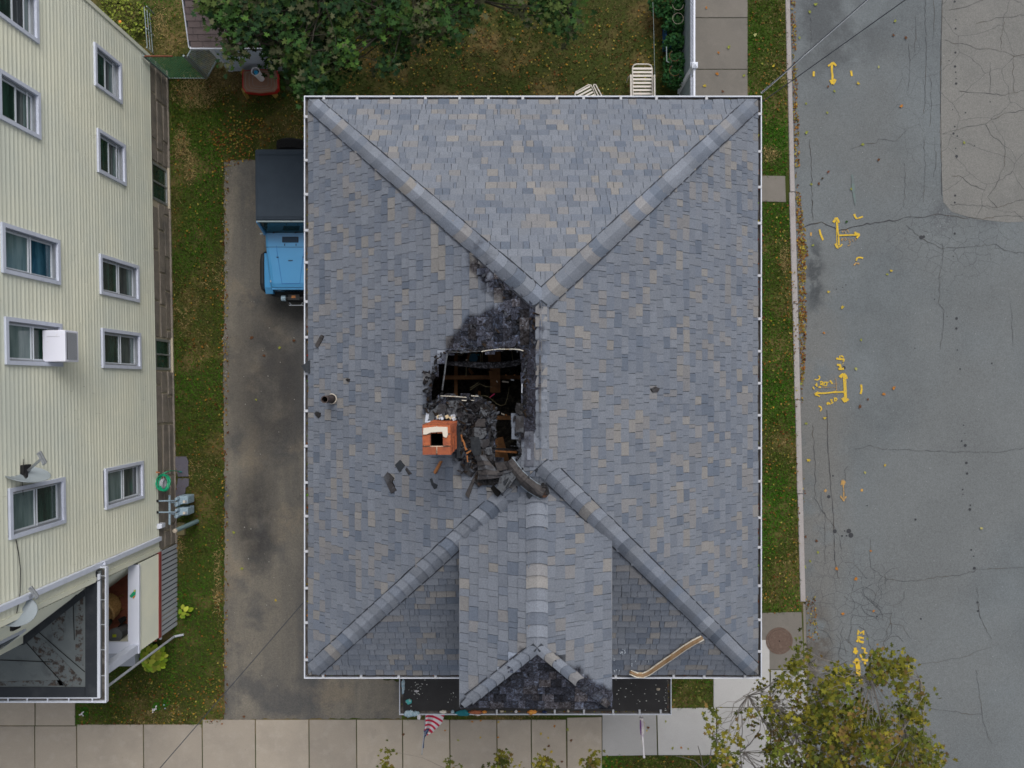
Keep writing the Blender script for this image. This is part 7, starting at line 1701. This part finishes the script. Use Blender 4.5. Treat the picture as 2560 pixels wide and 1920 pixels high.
# ================================================================== TREES
def tree(name, label, base, trunk_h, trunk_r, clumps, pal, size, per, spread, seed, main_to, mat_limb=M_bark, tilt=.45, twig=.012, droop=.0):
    random.seed(seed); t = thing(name, label, 'tree', base); base = Vector(base)
    top = base+Vector((0,0,trunk_h)); mb = MB(); mb.tube([base, base+Vector((.05,.02,trunk_h*.5)), top], [trunk_r*1.3,trunk_r,trunk_r*.75], 12); mb.build('trunk', M_bark, t)
    hubs = []
    for i, m_ in enumerate(main_to):
        m_ = Vector(m_); mb = MB(); mid = top.lerp(m_,.5)+Vector((random.uniform(-.3,.3),random.uniform(-.3,.3),.35)); pth = [top-Vector((0,0,.3)), top.lerp(mid,.5), mid, mid.lerp(m_,.5), m_]
        mb.tube(pth, [trunk_r*.5,trunk_r*.36,trunk_r*.26,trunk_r*.17,trunk_r*.09], 8); mb.build('limb', mat_limb, t); hubs += pth[1:]
    mb = MB(); pp = []; cc = []; ss = []
    for c_, dens in clumps:
        c_ = Vector(c_); h_ = random.choice(sorted(hubs, key=lambda q: (q-c_).length)[:3]); mid = h_.lerp(c_,.5)+Vector((random.uniform(-.12,.12),random.uniform(-.12,.12),.05))
        m2 = h_.lerp(c_,.25)+Vector((random.gauss(0,.07),random.gauss(0,.07),0)); m3 = mid.lerp(c_,.5)+Vector((random.gauss(0,.05),random.gauss(0,.05),0)); mb.tube([h_, m2, mid, m3, c_], [twig*1.5, twig*1.2, twig, twig*.7, twig*.4], 5, cap=False)
        dr = (c_-h_); dr.z = 0; dr = dr.normalized() if dr.length > .01 else Vector((1,0,0)); n = int(per*dens*random.uniform(.6,1.4)); base_c = random.choice(pal); br_ = random.uniform(.7,1.35)
        for _ in range(n):
            o = Vector((random.gauss(0,1),random.gauss(0,1),random.gauss(0,.5)))*spread*(.6+.5*random.random())
            o += dr*random.uniform(-.6,.4)*spread; q = c_+o-Vector((0,0,droop*o.length)); col = base_c if random.random() < .65 else random.choice(pal); k = br_*random.uniform(.7,1.35)
            pp.append(q); cc.append([v*k for v in col]); ss.append(size*random.uniform(.55,1.25))
    mb.build('branches', mat_limb, t)
    n = len(pp); tag(scatter('leaves', LV, LF, np.array(pp), rots(n,tilt), np.array(ss), np.array(cc), M_leafy, t), kind='stuff')
    random.seed(seed+100); return t
def fill(polys, n, zlo, zhi, holes=(), seedv=1, edge=None):
    out = []; random.seed(seedv)
    for poly, dens, cnt in polys:
        xs_ = [p[0] for p in poly]; ys_ = [p[1] for p in poly]; k = 0; tries = 0
        while k < cnt and tries < 9000:
            tries += 1; x, y = random.uniform(min(xs_),max(xs_)), random.uniform(min(ys_),max(ys_))
            if inpoly(x,y,poly) and not any(inpoly(x,y,h) for h in holes): out.append((P(x,y,random.uniform(zlo,zhi)), dens)); k += 1
    return out
MG = [(.022,.052,.012),(.015,.038,.010),(.034,.072,.013),(.012,.030,.012),(.042,.062,.016),(.05,.055,.028)]
ZL = lambda p: zoompts(p, 340, 0, 3.457)
cl = fill([(ZL([(590,-200),(590,110),(650,170),(700,230),(760,200),(840,230),(860,300),(900,330),(1000,330),(1100,330),(1150,330),(1270,520),(1310,600),(1340,700),(1400,770),(1560,770),(1650,740),(1740,660),(1770,600),(1840,470),(1800,380),(1790,200),(1900,90),(1900,-200)]), 1.0, 230),
           (ZL([(800,400),(790,480),(820,520),(850,450)]), .6, 4), (ZL([(1180,430),(1200,520),(1240,560),(1250,440)]), .7, 4), ([(880,-60),(890,40),(940,95),(1000,130),(1060,70),(1130,120),(1150,70),(1260,15),(1270,-60)], .75, 70),
           ([(1270,-60),(1260,30),(1290,100),(1310,60),(1380,-10),(1400,-60)], .6, 14), ([(1375,-60),(1368,15),(1385,70),(1425,85),(1450,50),(1440,-60)], .8, 20), ([(970,110),(950,180),(1005,160),(1015,110)], .45, 7),
           ([(400,-400),(1500,-400),(1500,-60),(400,-60)], 1.0, 130)], 0, 3.0, 4.9, seedv=5)
tb = P(1060,-330,0)
tree('maple_tree', 'large dark green maple overhanging the shed and the back yard', tb, 2.6, .26, cl, MG, .078, 40, .16, 21,
     [P(700,120,4.2),P(820,-40,4.4),P(560,-60,4.0),P(1000,60,4.2),P(1200,0,4.2),P(1420,20,4.0),P(1300,-250,4.4),P(700,-300,4.5),P(1000,-200,4.6)], mat_limb=M_barkdark, droop=.25)
AU = [(.095,.095,.012),(.13,.118,.014),(.062,.072,.014),(.16,.14,.018),(.048,.058,.012),(.105,.070,.022),(.075,.092,.014),(.11,.11,.014)]
TT = lambda p: [(1680+x/2.765, 1480+y/2.765) for x,y in p]
cl = fill([(TT([(850,350),(890,340),(960,440),(1000,560),(1010,620),(960,640),(880,560),(840,470)]), .75, 12), (TT([(1150,540),(1250,535),(1270,640),(1230,760),(1100,760),(990,680),(1060,620)]), 1.0, 24),
  (TT([(1360,410),(1540,415),(1560,480),(1640,500),(1720,590),(1600,560),(1420,640),(1330,600),(1400,520)]), .9, 26), (TT([(1560,640),(1760,680),(1780,760),(1700,880),(1560,860),(1600,720)]), .9, 18),
  (TT([(720,550),(800,560),(860,640),(820,720),(760,640)]), .6, 6), (TT([(550,640),(640,620),(680,780),(860,900),(700,900),(620,760)]), .7, 14), (TT([(860,620),(1000,700),(1010,900),(900,1000),(860,860)]), .9, 20),
  (TT([(950,780),(1300,760),(1560,860),(1700,980),(1860,1010),(1885,1300),(900,1300),(930,1000)]), 1.1, 170), (TT([(680,900),(860,960),(880,1300),(620,1300),(640,1150),(720,1050)]), .9, 34),
  (TT([(200,900),(280,780),(320,900),(400,920),(470,1050),(470,1250),(330,1200),(280,1050)]), .7, 18), (TT([(450,790),(530,720),(600,960),(560,1020),(500,940)]), .35, 8),
  (TT([(960,1300),(1900,1300),(2000,1900),(700,1900),(640,1300)]), 1.0, 90)], 0, 5.2, 7.4, holes=[TT([(1380,660),(1560,640),(1560,760),(1420,780)]), TT([(980,740),(1060,730),(1090,800),(1000,800)]), TT([(1640,1080),(1740,1090),(1720,1200),(1640,1180)])], seedv=9)
tb2 = P(2075,2150,0)
tree('street_maple', 'olive and yellow maple tree at the street corner with thinning autumn leaves', tb2, 4.2, .14, cl, AU, .052, 18, .105, 33,
     [P(2100,1850,6.2),P(2260,1820,6.4),P(1990,1840,6.2),P(1920,1760,6.2),P(2180,1700,6.5),P(2300,1700,6.3),P(1860,1880,5.8),P(1780,1840,5.6),P(2020,1660,6.0),P(2330,1880,6.2),P(1870,1740,5.8)], M_twig, twig=.0045)
cl = fill([([(955,1880),(975,1870),(1010,1915),(1010,1960),(960,1960)], .8, 8), ([(1110,1912),(1130,1905),(1130,1960),(1110,1960)], .6, 3), ([(1215,1900),(1250,1888),(1290,1900),(1300,1960),(1200,1960)], .9, 12), ([(1350,1895),(1375,1900),(1375,1960),(1345,1960)], .8, 6), ([(1468,1885),(1492,1890),(1488,1930),(1470,1960)], .7, 6), ([(900,1960),(1600,1960),(1600,2300),(900,2300)], 1, 60)], 0, 4.6, 5.6, seedv=14)
tree('street_tree', 'young olive-leaved street tree whose tips just reach over the bottom pavement', P(1260,2260,0), 3.4, .10, cl, AU, .048, 26, .09, 44,
     [P(980,1990,5.0),P(1240,1980,5.2),P(1370,1990,5.2),P(1480,1960,5.0),P(1120,1990,5.0)], M_twig, twig=.004)
# bare twigs at the foot of the corner tree
t = thing('bare_sapling', 'bare pale branching sapling over the verge left of the corner maple', 'shrub', P(1762,1935,0))
mb = MB()
for pts in ([(1762,1960),(1758,1920),(1735,1900),(1705,1893),(1690,1890)], [(1758,1920),(1752,1890),(1745,1865)], [(1758,1920),(1775,1905),(1778,1870)], [(1860,1960),(1850,1880),(1856,1830),(1856,1790)], [(1850,1880),(1875,1860),(1900,1825),(1902,1800)], [(1810,1930),(1818,1885),(1808,1850)]):
    mb.tube([P(x,y,1.2+i*.5) for i,(x,y) in enumerate(pts)], [.014-.0025*i for i in range(len(pts))], 6)
mb.build('branches', M_twig, t)
